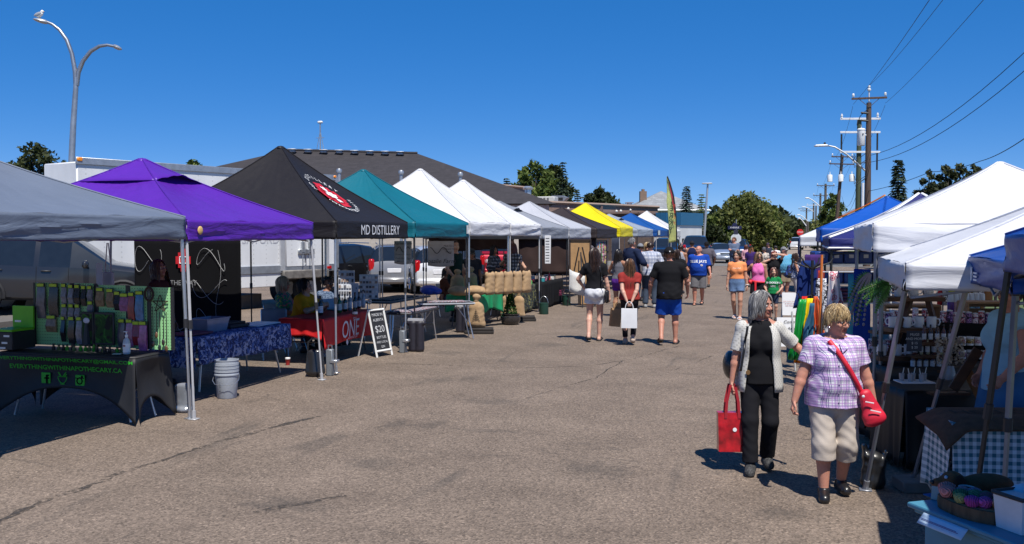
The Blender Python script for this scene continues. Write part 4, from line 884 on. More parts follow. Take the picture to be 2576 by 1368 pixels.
for i in range(11000):
 f=r.random();u=1940+f*260;d=300+r.uniform(-40,60);top=562-14*math.sin(f*9)-10*nz(f*22,3)-18*max(0,f-.3)
 zt=hgt(top,d);q=gp(u,d);z=zt*r.random()**.6;leaf_quad(b,Vector((q.x,q.y,z)),r.uniform(.5,1.1),r)
setting(b.build('far_wood',LD,smooth=0),'stuff','dark wood on the horizon at the end of the road','wood')
b=MB()
for i in range(9000):
 f=r.random();u=-260+f*2250;d=210+r.uniform(-25,40);zt=7.5+2*nz(f*40,1);q=gp(u,d);leaf_quad(b,Vector((q.x,q.y,zt*r.random()**.7)),r.uniform(.6,1.2),r)
setting(b.build('tree_belt',LD,smooth=0),'stuff','low belt of trees beyond the buildings','wood')
blades('long_grass',[(-14,86),(-4.9,84.5),(1.5,230),(-14,230)],5000,.55,3)
def sdf_mesh(prims,vox,wr=0.0,ph=0.0,wl=1.0):
 lo,hi=np.full(3,1e9),np.full(3,-1e9);bb=[]
 for p in prims:
  if p['t']=='ell':r=max(p['r']);pts=[p['c']]
  elif p['t']=='cap':r=max(p['ra'],p['rb']);pts=[p['a'],p['b']]
  else:r=max(*p['ra'],*p['rb']);pts=[p['a'],p['b']]
  q=np.array(pts);a,b=q.min(0)-r-p.get('k',.01)-2.5*vox-wr,q.max(0)+r+p.get('k',.01)+2.5*vox+wr
  bb.append((a,b))
  if not p.get('sub'):lo,hi=np.minimum(lo,a),np.maximum(hi,b)
 lo-=vox;n=np.ceil((hi-lo)/vox).astype(int)+2
 D=np.full(n,.5,np.float32)
 ax=[lo[i]+vox*np.arange(n[i],dtype=np.float32)for i in range(3)]
 for p,(a,b)in zip(prims,bb):
  i0=np.clip(np.floor((a-lo)/vox).astype(int),0,n);i1=np.clip(np.ceil((b-lo)/vox).astype(int)+1,0,n)
  if(i1<=i0).any():continue
  sl=tuple(slice(i0[i],i1[i])for i in range(3));X,Y,Z=np.meshgrid(*[ax[i][sl[i]]for i in range(3)],indexing='ij',sparse=True)
  if p['t']=='ell':
   M_=np.array(p['R'])if 'R' in p else np.eye(3);dx,dy,dz=X-p['c'][0],Y-p['c'][1],Z-p['c'][2]
   u=[(M_[0][i]*dx+M_[1][i]*dy+M_[2][i]*dz)for i in range(3)]
   k0=np.sqrt(sum((u[i]/p['r'][i])**2 for i in range(3)));k1=np.sqrt(sum((u[i]/p['r'][i]**2)**2 for i in range(3)))+1e-6
   d=k0*(k0-1)/k1
  else:
   A,B=np.array(p['a'],float),np.array(p['b'],float);v=B-A;L2=float(v@v)+1e-12
   dx,dy,dz=X-A[0],Y-A[1],Z-A[2];t=np.clip((dx*v[0]+dy*v[1]+dz*v[2])/L2,0,1)
   ex,ey,ez=dx-t*v[0],dy-t*v[1],dz-t*v[2]
   if p['t']=='cap':d=np.sqrt(ex*ex+ey*ey+ez*ez)-(p['ra']+(p['rb']-p['ra'])*t)
   else:
    xd=np.array(p['x'],float);w=v/math.sqrt(L2);xd=xd-w*(xd@w);xd/=np.linalg.norm(xd);yd=np.cross(w,xd)
    rx,ry=p['ra'][0]+(p['rb'][0]-p['ra'][0])*t,p['ra'][1]+(p['rb'][1]-p['ra'][1])*t
    qx=ex*xd[0]+ey*xd[1]+ez*xd[2];qy=ex*yd[0]+ey*yd[1]+ez*yd[2];qw=ex*w[0]+ey*w[1]+ez*w[2];rm=np.minimum(rx,ry)
    d=(np.sqrt((qx/rx)**2+(qy/ry)**2+(qw/rm)**2)-1)*rm
  for o,nn in p.get('clip',()):d=np.maximum(d,(X-o[0])*nn[0]+(Y-o[1])*nn[1]+(Z-o[2])*nn[2])
  k=p.get('k',.012);c=D[sl]
  if p.get('sub'):h=np.clip(.5-.5*(c+d)/k,0,1);D[sl]=c+(-d-c)*h+k*h*(1-h)
  else:h=np.clip(.5+.5*(c-d)/k,0,1);D[sl]=c+(d-c)*h-k*h*(1-h)
 if wr:
  X,Y,Z=np.meshgrid(*ax,indexing='ij',sparse=True);f=1/wl
  g=np.sin(30*f*Z+21*f*X+4*np.sin(11*f*Y+ph)+3*np.sin(9*f*X+5*f*Z+ph*2))+.7*np.sin(61*f*Z-23*f*X+17*f*Y+ph+2*np.sin(19*f*X))+.8*np.sin(27*f*X+15*f*Y+9*f*Z+ph)
  g=g*(.55+.45*np.sin(5.3*X+4.1*Z+3*Y+ph*1.7))*(.6+.4*np.sin(8*Z-6*X+ph))
  D=D-(wr*.55*g).astype(np.float32)
 S=D<0
 c8=[S[i:n[0]-1+i,j:n[1]-1+j,k:n[2]-1+k]for i in(0,1)for j in(0,1)for k in(0,1)]
 al=np.logical_and.reduce(c8);an=np.logical_or.reduce(c8);act=an&~al
 I=np.argwhere(act)
 if len(I)==0:return[],[]
 idx=np.full(act.shape,-1,np.int32);idx[act]=np.arange(len(I))
 acc=np.zeros((len(I),3));cnt=np.zeros(len(I))
 off=[(i,j,k)for i in(0,1)for j in(0,1)for k in(0,1)]
 for a in off:
  for axx in range(3):
   if a[axx]:continue
   b=list(a);b[axx]=1
   da=D[I[:,0]+a[0],I[:,1]+a[1],I[:,2]+a[2]];db=D[I[:,0]+b[0],I[:,1]+b[1],I[:,2]+b[2]]
   m=(da<0)!=(db<0);t=np.where(m,da/np.where(m,da-db,1),0)
   pt=np.array(a,float)[None,:].repeat(len(I),0);pt[:,axx]+=t
   acc[m]+=pt[m];cnt[m]+=1
 V=lo+vox*(I+acc/cnt[:,None]);F=[]
 for axx in range(3):
  s0=[slice(None)]*3;s1=[slice(None)]*3;s0[axx]=slice(0,-1);s1[axx]=slice(1,None)
  A,B=S[tuple(s0)],S[tuple(s1)];E=np.argwhere(A!=B);o1,o2=(axx+1)%3,(axx+2)%3
  E=E[(E[:,o1]>0)&(E[:,o2]>0)&(E[:,o1]<n[o1]-1)&(E[:,o2]<n[o2]-1)]
  if not len(E):continue
  q=[]
  for(d1,d2)in((-1,-1),(0,-1),(0,0),(-1,0)):
   e=E.copy();e[:,o1]+=d1;e[:,o2]+=d2;q.append(idx[e[:,0],e[:,1],e[:,2]])
  q=np.stack(q,1);fl=~A[E[:,0],E[:,1],E[:,2]];q[fl]=q[fl][:,::-1];q=q[(q>=0).all(1)];F.append(q)
 return V,np.concatenate(F)
def np_object(name,V,F,mats,parent,mi=None):
 me=bpy.data.meshes.new(name);nf=len(F)
 me.vertices.add(len(V));me.vertices.foreach_set('co',np.asarray(V,np.float32).ravel())
 me.loops.add(nf*4);me.loops.foreach_set('vertex_index',np.asarray(F,np.int32).ravel())
 me.polygons.add(nf);me.polygons.foreach_set('loop_start',np.arange(0,nf*4,4,dtype=np.int32))
 me.polygons.foreach_set('use_smooth',np.ones(nf,bool))
 mats=mats if isinstance(mats,(list,tuple))else[mats]
 for m in mats:me.materials.append(m)
 if mi is not None:me.polygons.foreach_set('material_index',np.asarray(mi,np.int32))
 me.update(calc_edges=True);me.validate()
 o=bpy.data.objects.new(name,me);COL.objects.link(o);o.parent=parent;return o
def skin(c):
 key=('skin',c)
 if key in MATS:return MATS[key]
 k=NT('skin');cc=col(c);f=k.noise(9,4);f2=k.noise(70,3)
 out=k.mix(.35,k.ramp(f,[(.3,tuple(x*.86 for x in cc)),(.7,(min(1,cc[0]*1.1),cc[1]*1.02,cc[2]*.98))]),k.ramp(f2,[(.3,tuple(x*.8 for x in cc)),(.7,tuple(x*1.15 for x in cc))]))
 k.base(out);k.b.inputs['Roughness'].default_value=.5;k.b.inputs['Specular IOR Level'].default_value=.35
 k.b.inputs['Subsurface Weight'].default_value=.12;k.b.inputs['Subsurface Radius'].default_value=(.02,.008,.004);k.b.inputs['Subsurface Scale'].default_value=.3
 MATS[key]=k.m;return k.m
def hairm(c,c2=None):
 key=('hair',c,c2)
 if key in MATS:return MATS[key]
 k=NT('hair');cc=col(c);c2=col(c2)if c2 else tuple(min(1,x*1.7)for x in cc);g=k.add('ShaderNodeNewGeometry')
 k.base(k.ramp(g.outputs['Random Per Island'],[(0,tuple(x*.55 for x in cc)),(.5,cc),(1,c2)]));k.b.inputs['Roughness'].default_value=.42;k.b.inputs['Specular IOR Level'].default_value=.5
 MATS[key]=k.m;return k.m
def cotton(c,rough=.9,**kw):return P(c,rough,var=kw.get('var',.1),vs=kw.get('vs',4),bump=.0015,bs=220,spec=.15)
SK_F=(.52,.30,.21);SK_M=(.42,.22,.15);SK_T=(.34,.165,.10);SK_R=(.46,.22,.155);SK_D=(.22,.10,.06)
def v3(*a):return Vector(a)
def two_bone(a,t,l1,l2,hint):
 a,t,hint=Vector(a),Vector(t),Vector(hint);d=t-a;L=min(d.length,(l1+l2)*.999);d.normalize()
 c=(l1*l1+L*L-l2*l2)/(2*L);h=math.sqrt(max(0,l1*l1-c*c));pr=hint-d*hint.dot(d)
 if pr.length<1e-5:pr=d.orthogonal()
 return a+d*c+pr.normalized()*h,a+d*L
def person(label,loc,rz,h=1.7,sex='f',girth=1.0,skn=SK_F,vox=.011,lean=0.0,side=0.0,twist=0.0,pelvis=0.0,head=(0,0),feet=((.085,0,0),(-.085,0,0)),toes=(0,0),hands=None,elbow=((1,-.8,-.5),(-1,-.8,-.5)),top=None,sleeve=.5,hem=.92,tfit=.014,tank=False,bottom=None,leg=.9,bfit=.014,shoe=None,shoe_kind='shoe',hair=None,hair_kind='short',hlen=.2,hn=150,cap=None,glasses=None,belly=0.0,face=True,seat=False,wrk=.005,curl=35,group=None,over=None,brim=0,neck_cut=1.452,palm_in=True,flare=0.0,hs=1.06):
 """right side of the person is +x, forward is +y; feet: ankle ground spots (right, left) with lift; hands: wrist targets (right, left)"""
 s=h/1.7;t=thing('person',label,'person',loc,rz,group);f=sex=='f';g=girth
 pel=v3(0,0,.945+pelvis);Rt=Euler((R(-lean),R(side),R(twist))).to_matrix();X=Rt@v3(1,0,0)
 def T(p):return pel+Rt@(Vector(p)-v3(0,0,.945))
 nk=v3(0,-.012,1.45);Rh=Rt@Euler((R(head[1]),0,R(head[0]))).to_matrix()
 def H(p):return T(nk)+Rh@((Vector(p)-nk)*(hs if p[2]>1.46 else 1.0))
 gy=(g-1)*1.25+1
 if f:rings=[(.86,.162,.118,-.012),(.945,.170,.124,-.012),(1.03,.150,.108,0),(1.10,.128,.096,.0),(1.20,.138,.104,.0),(1.30,.150,.108,-.002),(1.385,.142,.082,-.01),(1.44,.062,.055,-.015)];shx,shz,hipx=.158,1.375,.086
 else:rings=[(.86,.158,.112,-.008),(.945,.162,.116,-.008),(1.03,.155,.112,0),(1.10,.152,.112,.004),(1.20,.162,.118,.004),(1.30,.176,.120,-.002),(1.39,.168,.090,-.01),(1.445,.072,.062,-.015)];shx,shz,hipx=.188,1.385,.086
 def gf(z):return 1+(g-1)*(1.0 if z<1.32 else .6 if z<1.42 else .3)
 def torso(off,zlo=None,zhi=None,k=.03,belly_=0):
  out=[]
  for(z0,a0,b0,y0),(z1,a1,b1,y1)in zip(rings,rings[1:]):
   by0,by1=belly_*math.exp(-((z0-1.08)/.12)**2),belly_*math.exp(-((z1-1.08)/.12)**2)
   p=dict(t='ecap',a=T((0,y0+by0*.5,z0)),b=T((0,y1+by1*.5,z1)),ra=(a0*gf(z0)+off+by0*.4,b0*(1+(gf(z0)-1)*1.3)+off+by0*.55),rb=(a1*gf(z1)+off+by1*.4,b1*(1+(gf(z1)-1)*1.3)+off+by1*.55),x=X,k=k);out.append(p)
  return out
 if not f:belly=belly
 J={}
 for i,sg in((0,1),(1,-1)):
  J['hip',i]=pel+v3(sg*hipx*(1+(g-1)*.5),0,-.035);fx,fy,fz=feet[i];an=v3(fx,fy-.02,fz+.085)
  J['knee',i],J['ank',i]=two_bone(J['hip',i],an,.425,.415,(sg*.12,1,0));J['an',i]=J['ank',i]
  J['sh',i]=T((sg*shx*(1+(g-1)*.6),-.01,shz))
  tg=(hands[i]if hands and hands[i]is not None else(sg*(.25+.1*(g-1)),.05,.83));tg=Vector(tg)+(v3(0,0,pelvis)if not hands or hands[i]is None else v3(0,0,0))
  J['el',i],J['wr',i]=two_bone(J['sh',i],tg,.285,.245,Vector(elbow[i]))
 gl=1+(g-1)*.75;B=[];SH=-.004
 B+=torso(-.006,belly_=belly)
 if f:B+=[dict(t='ell',c=T((sx*.066*gf(1.25),.078*gy+belly*.1,1.235)),r=(.058*g,.05*g,.06*g),k=.03)for sx in(1,-1)]
 B+=[dict(t='ell',c=pel+v3(sx*.07,-.055*gy,-.045),r=(.085*gl,.085*gl,.095),k=.04)for sx in(1,-1)]
 B+=[dict(t='cap',a=T((sg*.03,-.015,1.455)),b=J['sh',q]+v3(0,0,.004),ra=.042,rb=.040,k=.03)for q,sg in((0,1),(1,-1))]
 for i,sg in((0,1),(1,-1)):
  hp,kn,ak,sh,el,wr_=(J[q,i]for q in('hip','knee','ank','sh','el','wr'));m=1.0 if f else 1.06
  B.append(dict(t='cap',a=hp,b=kn,ra=.086*gl,rb=.056*gl,k=.035))
  cf=(ak-kn);bk=v3(0,-1,0);cm=kn+cf*.30+(bk-cf.normalized()*bk.dot(cf.normalized()))*.014
  B+=[dict(t='cap',a=kn,b=cm,ra=.052*gl,rb=.056*gl,k=.02),dict(t='cap',a=cm,b=ak,ra=.055*gl,rb=.034*gl,k=.02)]
  td=R(toes[i]);fw=v3(math.sin(-td),math.cos(td),0);fz=feet[i][2];pit=-min(.9,fz*4)if fz>.03 else 0;fw=(fw+v3(0,0,pit)).normalized()
  J['fw',i]=fw;heel=ak-v3(0,0,.045)-fw*.035
  B+=[dict(t='cap',a=heel,b=heel+fw*.15-v3(0,0,.012),ra=.036,rb=.026,k=.02),dict(t='cap',a=ak,b=heel+fw*.12,ra=.036,rb=.026,k=.02),dict(t='ell',c=heel+fw*.165-v3(0,0,.015),r=(.04,.05,.02),R=[[fw.y,fw.x,0],[-fw.x,fw.y,0],[0,0,1]],k=.02)]
  al=1+(g-1)*.8
  B+=[dict(t='ell',c=sh,r=(.053*al*m,.053*al*m,.055*al),k=.03),dict(t='cap',a=sh,b=el,ra=.048*al*m,rb=.038*al,k=.02)]
  fm=el.lerp(wr_,.28);B+=[dict(t='cap',a=el,b=fm,ra=.037*al,rb=.039*al*m,k=.015),dict(t='cap',a=fm,b=wr_,ra=.038*al*m,rb=.025*al,k=.015)]
  fd=(wr_-el).normalized();pn=v3(-sg,0,0)if palm_in else v3(0,-1,0);pn=(pn-fd*pn.dot(fd)).normalized();sd=fd.cross(pn).normalized()*(1 if palm_in else 1)
  if sd.y<0:sd=-sd
  fr=max(.0092,vox*.85);B.append(dict(t='ecap',a=wr_+fd*.01,b=wr_+fd*.082,ra=(.026,.016),rb=(.040,.014),x=sd,k=.012))
  for q in range(4):
   bs=wr_+fd*(.083-.006*abs(q-1.3))+sd*(.030-.0205*q);L=(.072,.080,.075,.058)[q];cu=R(curl+q*5);d1=(fd*math.cos(cu*.6)+pn*math.sin(cu*.6));d2=(fd*math.cos(cu*1.7)+pn*math.sin(cu*1.7));m1=bs+d1*L*.52
   B+=[dict(t='cap',a=bs,b=m1,ra=fr,rb=fr*.95,k=.004),dict(t='cap',a=m1,b=m1+d2*L*.5,ra=fr*.95,rb=fr*.82,k=.004)]
  tb=wr_+fd*.022+sd*.026;t1=tb+(fd*.72+sd*.6+pn*.35).normalized()*.042;B+=[dict(t='cap',a=tb,b=t1,ra=fr*1.35,rb=fr*1.1,k=.008),dict(t='cap',a=t1,b=t1+(fd*.9+sd*.25+pn*.35).normalized()*.034,ra=fr*1.1,rb=fr*.9,k=.004)]
 Rm=[list(r)for r in Rh];hw=.97 if f else 1.03
 def hb(tt,**kw):
  for q in('a','b','c'):
   if q in kw:kw[q]=H(kw[q])
  if tt=='ell':kw['R']=Rm;kw['r']=tuple(q*hs for q in kw['r'])
  elif tt=='cap' and kw['ra']<.04:kw['ra']*=hs;kw['rb']*=hs
  B.append(dict(t=tt,**kw))
 jf=1+max(0,g-1.1)*.5
 hb('cap',a=(0,-.018,1.40),b=(0,-.004,1.545),ra=.056*(1 if f else 1.12)*(1+(g-1)*.4),rb=.050*(1 if f else 1.12)*jf,k=.02)
 hb('ell',c=(0,-.006,1.612),r=(.073*hw,.092,.092),k=.015);hb('ell',c=(0,.026,1.56),r=(.057*hw*jf,.066,.080),k=.02);hb('cap',a=(0,.066,1.498),b=(0,.05,1.515),ra=.024*hw*jf,rb=.034*jf,k=.018)
 hb('cap',a=(0,.086,1.592),b=(0,.107,1.560),ra=.0085,rb=.0125,k=.009);hb('cap',a=(-.014,.098,1.556),b=(.014,.098,1.556),ra=.008,rb=.008,k=.008)
 hb('cap',a=(-.038,.076,1.609),b=(.038,.076,1.609),ra=.013,rb=.013,k=.012)
 for sx in(1,-1):
  hb('ell',c=(sx*.076*hw,-.008,1.575),r=(.011,.021,.030),k=.006);hb('ell',c=(sx*.038,.064,1.562),r=(.022,.022,.02),k=.02);hb('ell',c=(sx*.030,.095,1.590),r=(.016,.011,.010),sub=True,k=.01)
 hb('ell',c=(0,.088,1.532),r=(.023,.010,.006),k=.005);hb('ell',c=(0,.086,1.521),r=(.019,.010,.006),k=.005)
 V,F=sdf_mesh(B,vox);V=np.asarray(V)
 Rhi=np.array(Rh).T;o=np.array(T(nk));C=V[F].mean(1);Lc=(C-o)@Rhi.T/hs+np.array(nk)
 lips=(np.abs(Lc[:,0])<.024)&(Lc[:,1]>.078)&(Lc[:,2]>1.514)&(Lc[:,2]<1.538)
 sc_=skn;body=np_object('body',V*s,F,[skin(sc_),skin((sc_[0]*.82,sc_[1]*.55,sc_[2]*.55))],t,lips.astype(int))
 ph=rnd.uniform(0,20)
 W=lambda p:tuple(Vector(p)*s)
 def path(i,q):
  hp,kn,ak=J['hip',i],J['knee',i],J['ank',i]
  if q<=.5:c,d=hp.lerp(kn,q*2),(kn-hp).normalized()
  else:c,d=kn.lerp(ak,q*2-1),(ak-kn).normalized()
  return c,d
 if bottom:
  Pm=[];up=T((0,0,1.045));tu=Rt@v3(0,0,1)
  for p in torso(bfit*(.15 if hem<1.0 else .7)-.002,belly_=belly*.8)[:3]:p['clip']=[(up,tu)];Pm.append(p)
  Pm+=[dict(t='ell',c=pel+v3(sx*.07,-.055*gy,-.045),r=(.085*gl+bfit,.085*gl+bfit,.095+bfit),k=.04)for sx in(1,-1)]
  for i,sg in((0,1),(1,-1)):
   hp,kn,ak=J['hip',i],J['knee',i],J['ank',i];en,d=path(i,leg)
   if leg<=.5:
    r1=.086+(.056-.086)*leg*2;Pm.append(dict(t='cap',a=hp,b=en+d*.05,ra=.086*gl+bfit,rb=r1*gl+bfit+flare,k=.03,clip=[(en,d)]))
   else:
    Pm.append(dict(t='cap',a=hp,b=kn,ra=.086*gl+bfit,rb=.056*gl+bfit+flare*.5,k=.03));Pm.append(dict(t='cap',a=kn,b=en+d*.03,ra=.056*gl+bfit+flare*.5,rb=(.055 if leg<.75 else .045)*gl+bfit+flare,k=.03,clip=[(en,d)]))
  V,F=sdf_mesh(Pm,vox,wrk*.9,ph,.9);np_object('shorts' if leg<=.5 else 'trousers',np.asarray(V)*s,F,bottom,t)
 def torso_cloth(fit,hem_,m,name,sl,ck=.03,open_front=None,wk=wrk,tank_=False):
  S_=[];lo_=T((0,0,hem_));dn=Rt@v3(0,0,-1);hi_=T((0,0,neck_cut));un=Rt@v3(0,.35 if not tank_ else .1,1).normalized()
  for p in torso(fit,belly_=belly):p['clip']=[(lo_,dn),(hi_,un)];S_.append(p)
  if f:S_+=[dict(t='ell',c=T((sx*.066*gf(1.25),.078*gy+belly*.1,1.235)),r=(.058*g+fit,.05*g+fit,.06*g+fit),k=.035)for sx in(1,-1)]
  if hem_<.95:S_+=[dict(t='ell',c=pel+v3(sx*.07,-.055*gy,-.045),r=(.085*gl+fit+.006,.085*gl+fit+.006,.1+fit),k=.04,clip=[(lo_,dn)])for sx in(1,-1)]
  if hem_<.95:S_.append(dict(t='ecap',a=T((0,-.008,1.0)),b=T((0,-.008,hem_-.02)),ra=(.155*gf(1)+fit+.01,.115*gy+fit+.01),rb=(.172*gf(1)+fit+.016,.128*gy+fit+.016+belly*.3),x=X,k=.03,clip=[(lo_,dn)]))
  al=1+(g-1)*.8
  for i,sg in((0,1),(1,-1)):
   sh,el,wr_=J['sh',i],J['el',i],J['wr',i]
   if sl>0:
    S_.append(dict(t='cap',a=T((sg*.035,-.015,1.452)),b=sh+v3(0,0,.004),ra=.042+fit*.8,rb=.040+fit,k=.03,clip=[(hi_,un)]))
    S_.append(dict(t='ell',c=sh,r=(.056*al+fit,)*3,k=.03,clip=[(hi_,un)]))
    q=min(sl,1);e=sh.lerp(el,q);d=(el-sh).normalized()
    S_.append(dict(t='cap',a=sh,b=e+d*(.03 if sl<1 else 0),ra=.050*al+fit,rb=(.043*al+fit+.007),k=.025,clip=[(e,d)]if sl<1 else[]))
    if sl>1:e2=el.lerp(wr_,min(1,sl-1));d2=(wr_-el).normalized();S_.append(dict(t='cap',a=el,b=e2,ra=.042*al+fit,rb=.03*al+fit,k=.02,clip=[(e2,d2)]))
   elif tank_:
    for p in S_:p['clip']=p.get('clip',[])+[(T((sg*(.118*gf(1.3)),0,1.36)),(Rt@v3(sg*.93,0,.38)))]
   else:
    S_.append(dict(t='ell',c=sh+v3(0,0,0),r=(.05+fit,)*3,k=.03,clip=[(sh+(Rt@v3(sg*.02,0,0)),Rt@v3(sg,0,0)),(hi_,un)]))
  V,F=sdf_mesh(S_,vox,wk,ph+3,1.0);return np_object(name,np.asarray(V)*s,F,m,t)
 J['shirt']=None
 if top:J['shirt']=torso_cloth(tfit,hem,top,'tank_top' if tank else 'shirt',0 if tank else sleeve,tank_=tank)
 if shoe:
  for i,sg in((0,1),(1,-1)):
   ak,fw=J['ank',i],J['fw',i];heel=ak-v3(0,0,.045)-fw*.035;Rf=[[fw.y,fw.x,0],[-fw.x,fw.y,0],[0,0,1]];Sh=[]
   low=shoe_kind=='sandal'
   dz=v3(0,0,-.022 if low else 0)
   Sh+=[dict(t='cap',a=heel+dz,b=heel+fw*.17+dz-v3(0,0,0 if low else .008),ra=.050 if not low else .044,rb=.046,k=.02)]
   if not low:Sh+=[dict(t='cap',a=ak-v3(0,0,.015),b=heel+fw*.15,ra=.047,rb=.042,k=.02),dict(t='cap',a=ak+v3(0,0,.02),b=ak-v3(0,0,.03),ra=.044*max(1,gl),rb=.046,k=.02,clip=[(ak+v3(0,0,.025),(0,0,1))])]
   if shoe_kind=='boot':Sh+=[dict(t='cap',a=ak,b=ak+v3(0,0,.05),ra=.045,rb=.048,k=.02,clip=[(ak+v3(0,0,.06),(0,0,1))])]
   upv=(v3(0,0,1)-fw*fw.z).normalized()
   for p in Sh:p['clip']=p.get('clip',[])+[(heel-upv*.040,-upv)]+([(heel-upv*.012,upv)]if low else[])
   V,F=sdf_mesh(Sh,min(vox,.009));so_=np_object('shoe' if not low else 'sandal',np.asarray(V)*s,F,shoe,t)
   if low:
    b=MB();c=heel+fw*.125;sdv=fw.cross(v3(0,0,1)).normalized();b.tube([W(c+sdv*.05*math.cos(a)+v3(0,0,.045*math.sin(a)-.018))for a in[PI*q/8 for q in range(9)]],.016*s,6);b.build('strap',shoe,so_)
 if hair and hair_kind!='bald':
  b=MB();r=random.Random(int(ph*999));c0=v3(0,-.008,1.612);ra=(.081*hw,.100,.099)
  if hair_kind in('long','bob','pony','mid'):vol=1.05
  else:vol=1.0
  def sp(az,po,k):return c0+v3(ra[0]*k*math.sin(po)*math.sin(az),ra[1]*k*math.sin(po)*math.cos(az),ra[2]*k*math.cos(po))
  def lim(az):
   a=abs((az+PI)%(2*PI)-PI);return R(46)if a<R(50)else R(46)+(a-R(50))/R(45)*R(42)if a<R(95)else R(98 if hair_kind!='short' else 112)
  def cf(u,v):az=u*2*PI;po=.02+v*(lim(az)-.02);return W(H(sp(az,po,.985*vol)))
  b.grid(cf,36,8)
  for q in range(hn):
   az=r.uniform(-PI,PI);l0=lim(az);po=math.acos(1-r.random()*(1-math.cos(l0*.97)));L=hlen*r.uniform(.6,1.12)
   if cap and po<R(70):continue
   jit=r.uniform(-1.1,1.1)if hair_kind in('curly','short')else r.uniform(-.15,.15);pts=[];az1=az;a_=(az+PI)%(2*PI)-PI
   if abs(a_)<R(80)and hair_kind in('long','bob','mid','pony'):az1=math.copysign(R(r.uniform(72,100)),a_ if abs(a_)>.05 else 1)
   az1+=jit;k=vol*r.uniform(1.0,1.10 if hair_kind=='curly' else 1.06)-(.08 if cap else 0);used,st=0.0,.022 if hair_kind!='short' else .012;cur=sp(a_,po,k);wv=r.uniform(0,6)
   if hair_kind=='pony':L=.12
   while used<L and len(pts)<34:
    fq=min(1,used/.16);aa=a_+(az1-a_)*fq
    if po<R(88):p=sp(aa,po,k+(.08 if hair_kind in('curly',)else .03*fq)*math.sin(used*70+wv)*(.25 if hair_kind!='curly' else .8)+.02*fq);po+=st/.09
    else:
     dy=-.10*(1 if math.cos(aa)<.2 else .25);p=cur+v3((.10*math.sin(aa)-.3*cur.x*(.35 if cur.z>1.45 else .05))*st*2.0+.0035*math.sin(used*55+wv),dy*st*(1.2 if cur.z<1.5 else-.5),-st)
    cur=p;pts.append(W(H(p)));used+=st
   if len(pts)>1:w0=(.0055 if hn>500 else .0085 if hn>120 else .012)*s;b.tube(pts,[w0*(1-.75*(i_/(len(pts)-1))**2)for i_ in range(len(pts))],4)
  if hair_kind=='pony':
   for q in range(40):
    x0,w_=r.uniform(-.02,.02),r.uniform(0,6);b.tube([W(H((x0+.012*math.sin(u*9+w_)+x0*u,-.10-.045*math.sin(u*2.2)-.01*w_/6,1.63-hlen*u)))for u in[z/9 for z in range(10)]],[.010*s*(1-.6*z/9)for z in range(10)],4)
  b.build('hair',hair,t)
 if cap:
  b=MB();c0=v3(0,-.006,1.615)
  def cf(u,v):az=u*2*PI;po=.02+v*R(82);return W(H(c0+v3(.088*hw*math.sin(po)*math.sin(az),.109*math.sin(po)*math.cos(az),.110*math.cos(po))))
  b.grid(cf,28,8);sg=-1 if brim==180 else 1
  if brim!=360:
   b.grid(lambda u,v:W(H((.078*(1-.25*v*v)*math.sin((u-.5)*PI*.95),sg*(.06+.05*math.cos((u-.5)*PI)+.075*v*math.cos((u-.5)*2.2)),1.630-.012*v-.03*abs(u-.5)*2*1))),12,4)
  else:b.grid(lambda u,v:W(H((((.084+.075*v)*math.sin(u*2*PI)),-.006+(.104+.07*v)*math.cos(u*2*PI),1.632-.012*v))),28,3)
  b.build('cap',cap,t,thick=.004)
 if face:
  for sx in(1,-1):
   b=MB();c=H((sx*.0305,.0815,1.588));b.ell(W(c),(.0115*s,)*3,10,6,m=0);d=(Rh@v3(0,1,0));b.ell(W(c+d*.0075),(.0062*s,)*3,8,5,m=1);b.build('eye',[P((.55,.52,.5),.2,var=0),P((.02,.014,.01),.15,var=0)],t)
   b=MB();b.tube([W(H((sx*.014,.094,1.612))),W(H((sx*.032,.091,1.618))),W(H((sx*.050,.078,1.611)))],[.004*s,.0045*s,.002*s],5);b.build('eyebrow',P((.10,.065,.045),.8),t)
 if glasses:
  b=MB();dark=glasses=='sun'
  for sx in(1,-1):
   b.prism([W(H((sx*.031+.023*math.cos(a),.1035,1.588+.018*math.sin(a))))for a in[2*PI*q/12 for q in range(12)]],tuple(Rh@v3(0,.003,0)),m=1 if dark else 2)if dark else None
   b.tube([W(H((sx*.031+.0235*math.cos(a),.104,1.588+.0185*math.sin(a))))for a in[2*PI*q/14 for q in range(15)]],.0022*s,5)
   b.tube([W(H((sx*.054,.103,1.594))),W(H((sx*.079,.03,1.592))),W(H((sx*.080,-.01,1.585)))],.0022*s,5)
  b.tube([W(H((-.009,.105,1.592))),W(H((.009,.105,1.592)))],.0022*s,5);b.build('glasses',[P((.03,.028,.03),.3),P((.006,.006,.008),.06,var=0,spec=.8),PLAST],t)
 J['T'],J['H'],J['W'],J['s'],J['cloth'],J['t']=T,H,W,s,torso_cloth,t
 J['pt']=lambda p:t.matrix_basis@Vector(W(p))
 return t,J
def surf(o):
 """ray caster on a finished mesh (object-local)"""
 me=o.data;return BVHTree.FromPolygons([v.co for v in me.vertices],[p.vertices for p in me.polygons])
def print_on(t,shirt,txt,size,c,m,name='lettering',face=1,dx=0,arc=0,**kw):
 """letters laid on the front of a shirt, following the cloth"""
 bv=surf(shirt);vs,fs=text_mesh(txt,size,**kw);b=MB()
 def w(x,y):
  q=bv.ray_cast(Vector((c[0]-x*1*face,.8*face,c[1]+y-arc*x*x)),Vector((0,-face,0)))[0]
  return tuple((q if q else Vector((c[0]-x*face,.15*face,c[1]+y)))+Vector((0,.005*face,0)))
 vs2,f2=subdivide_flat(vs,fs,size*.25);b._add([w(x,y)for x,y in vs2],f2);return b.build(name,m,t,smooth=0)
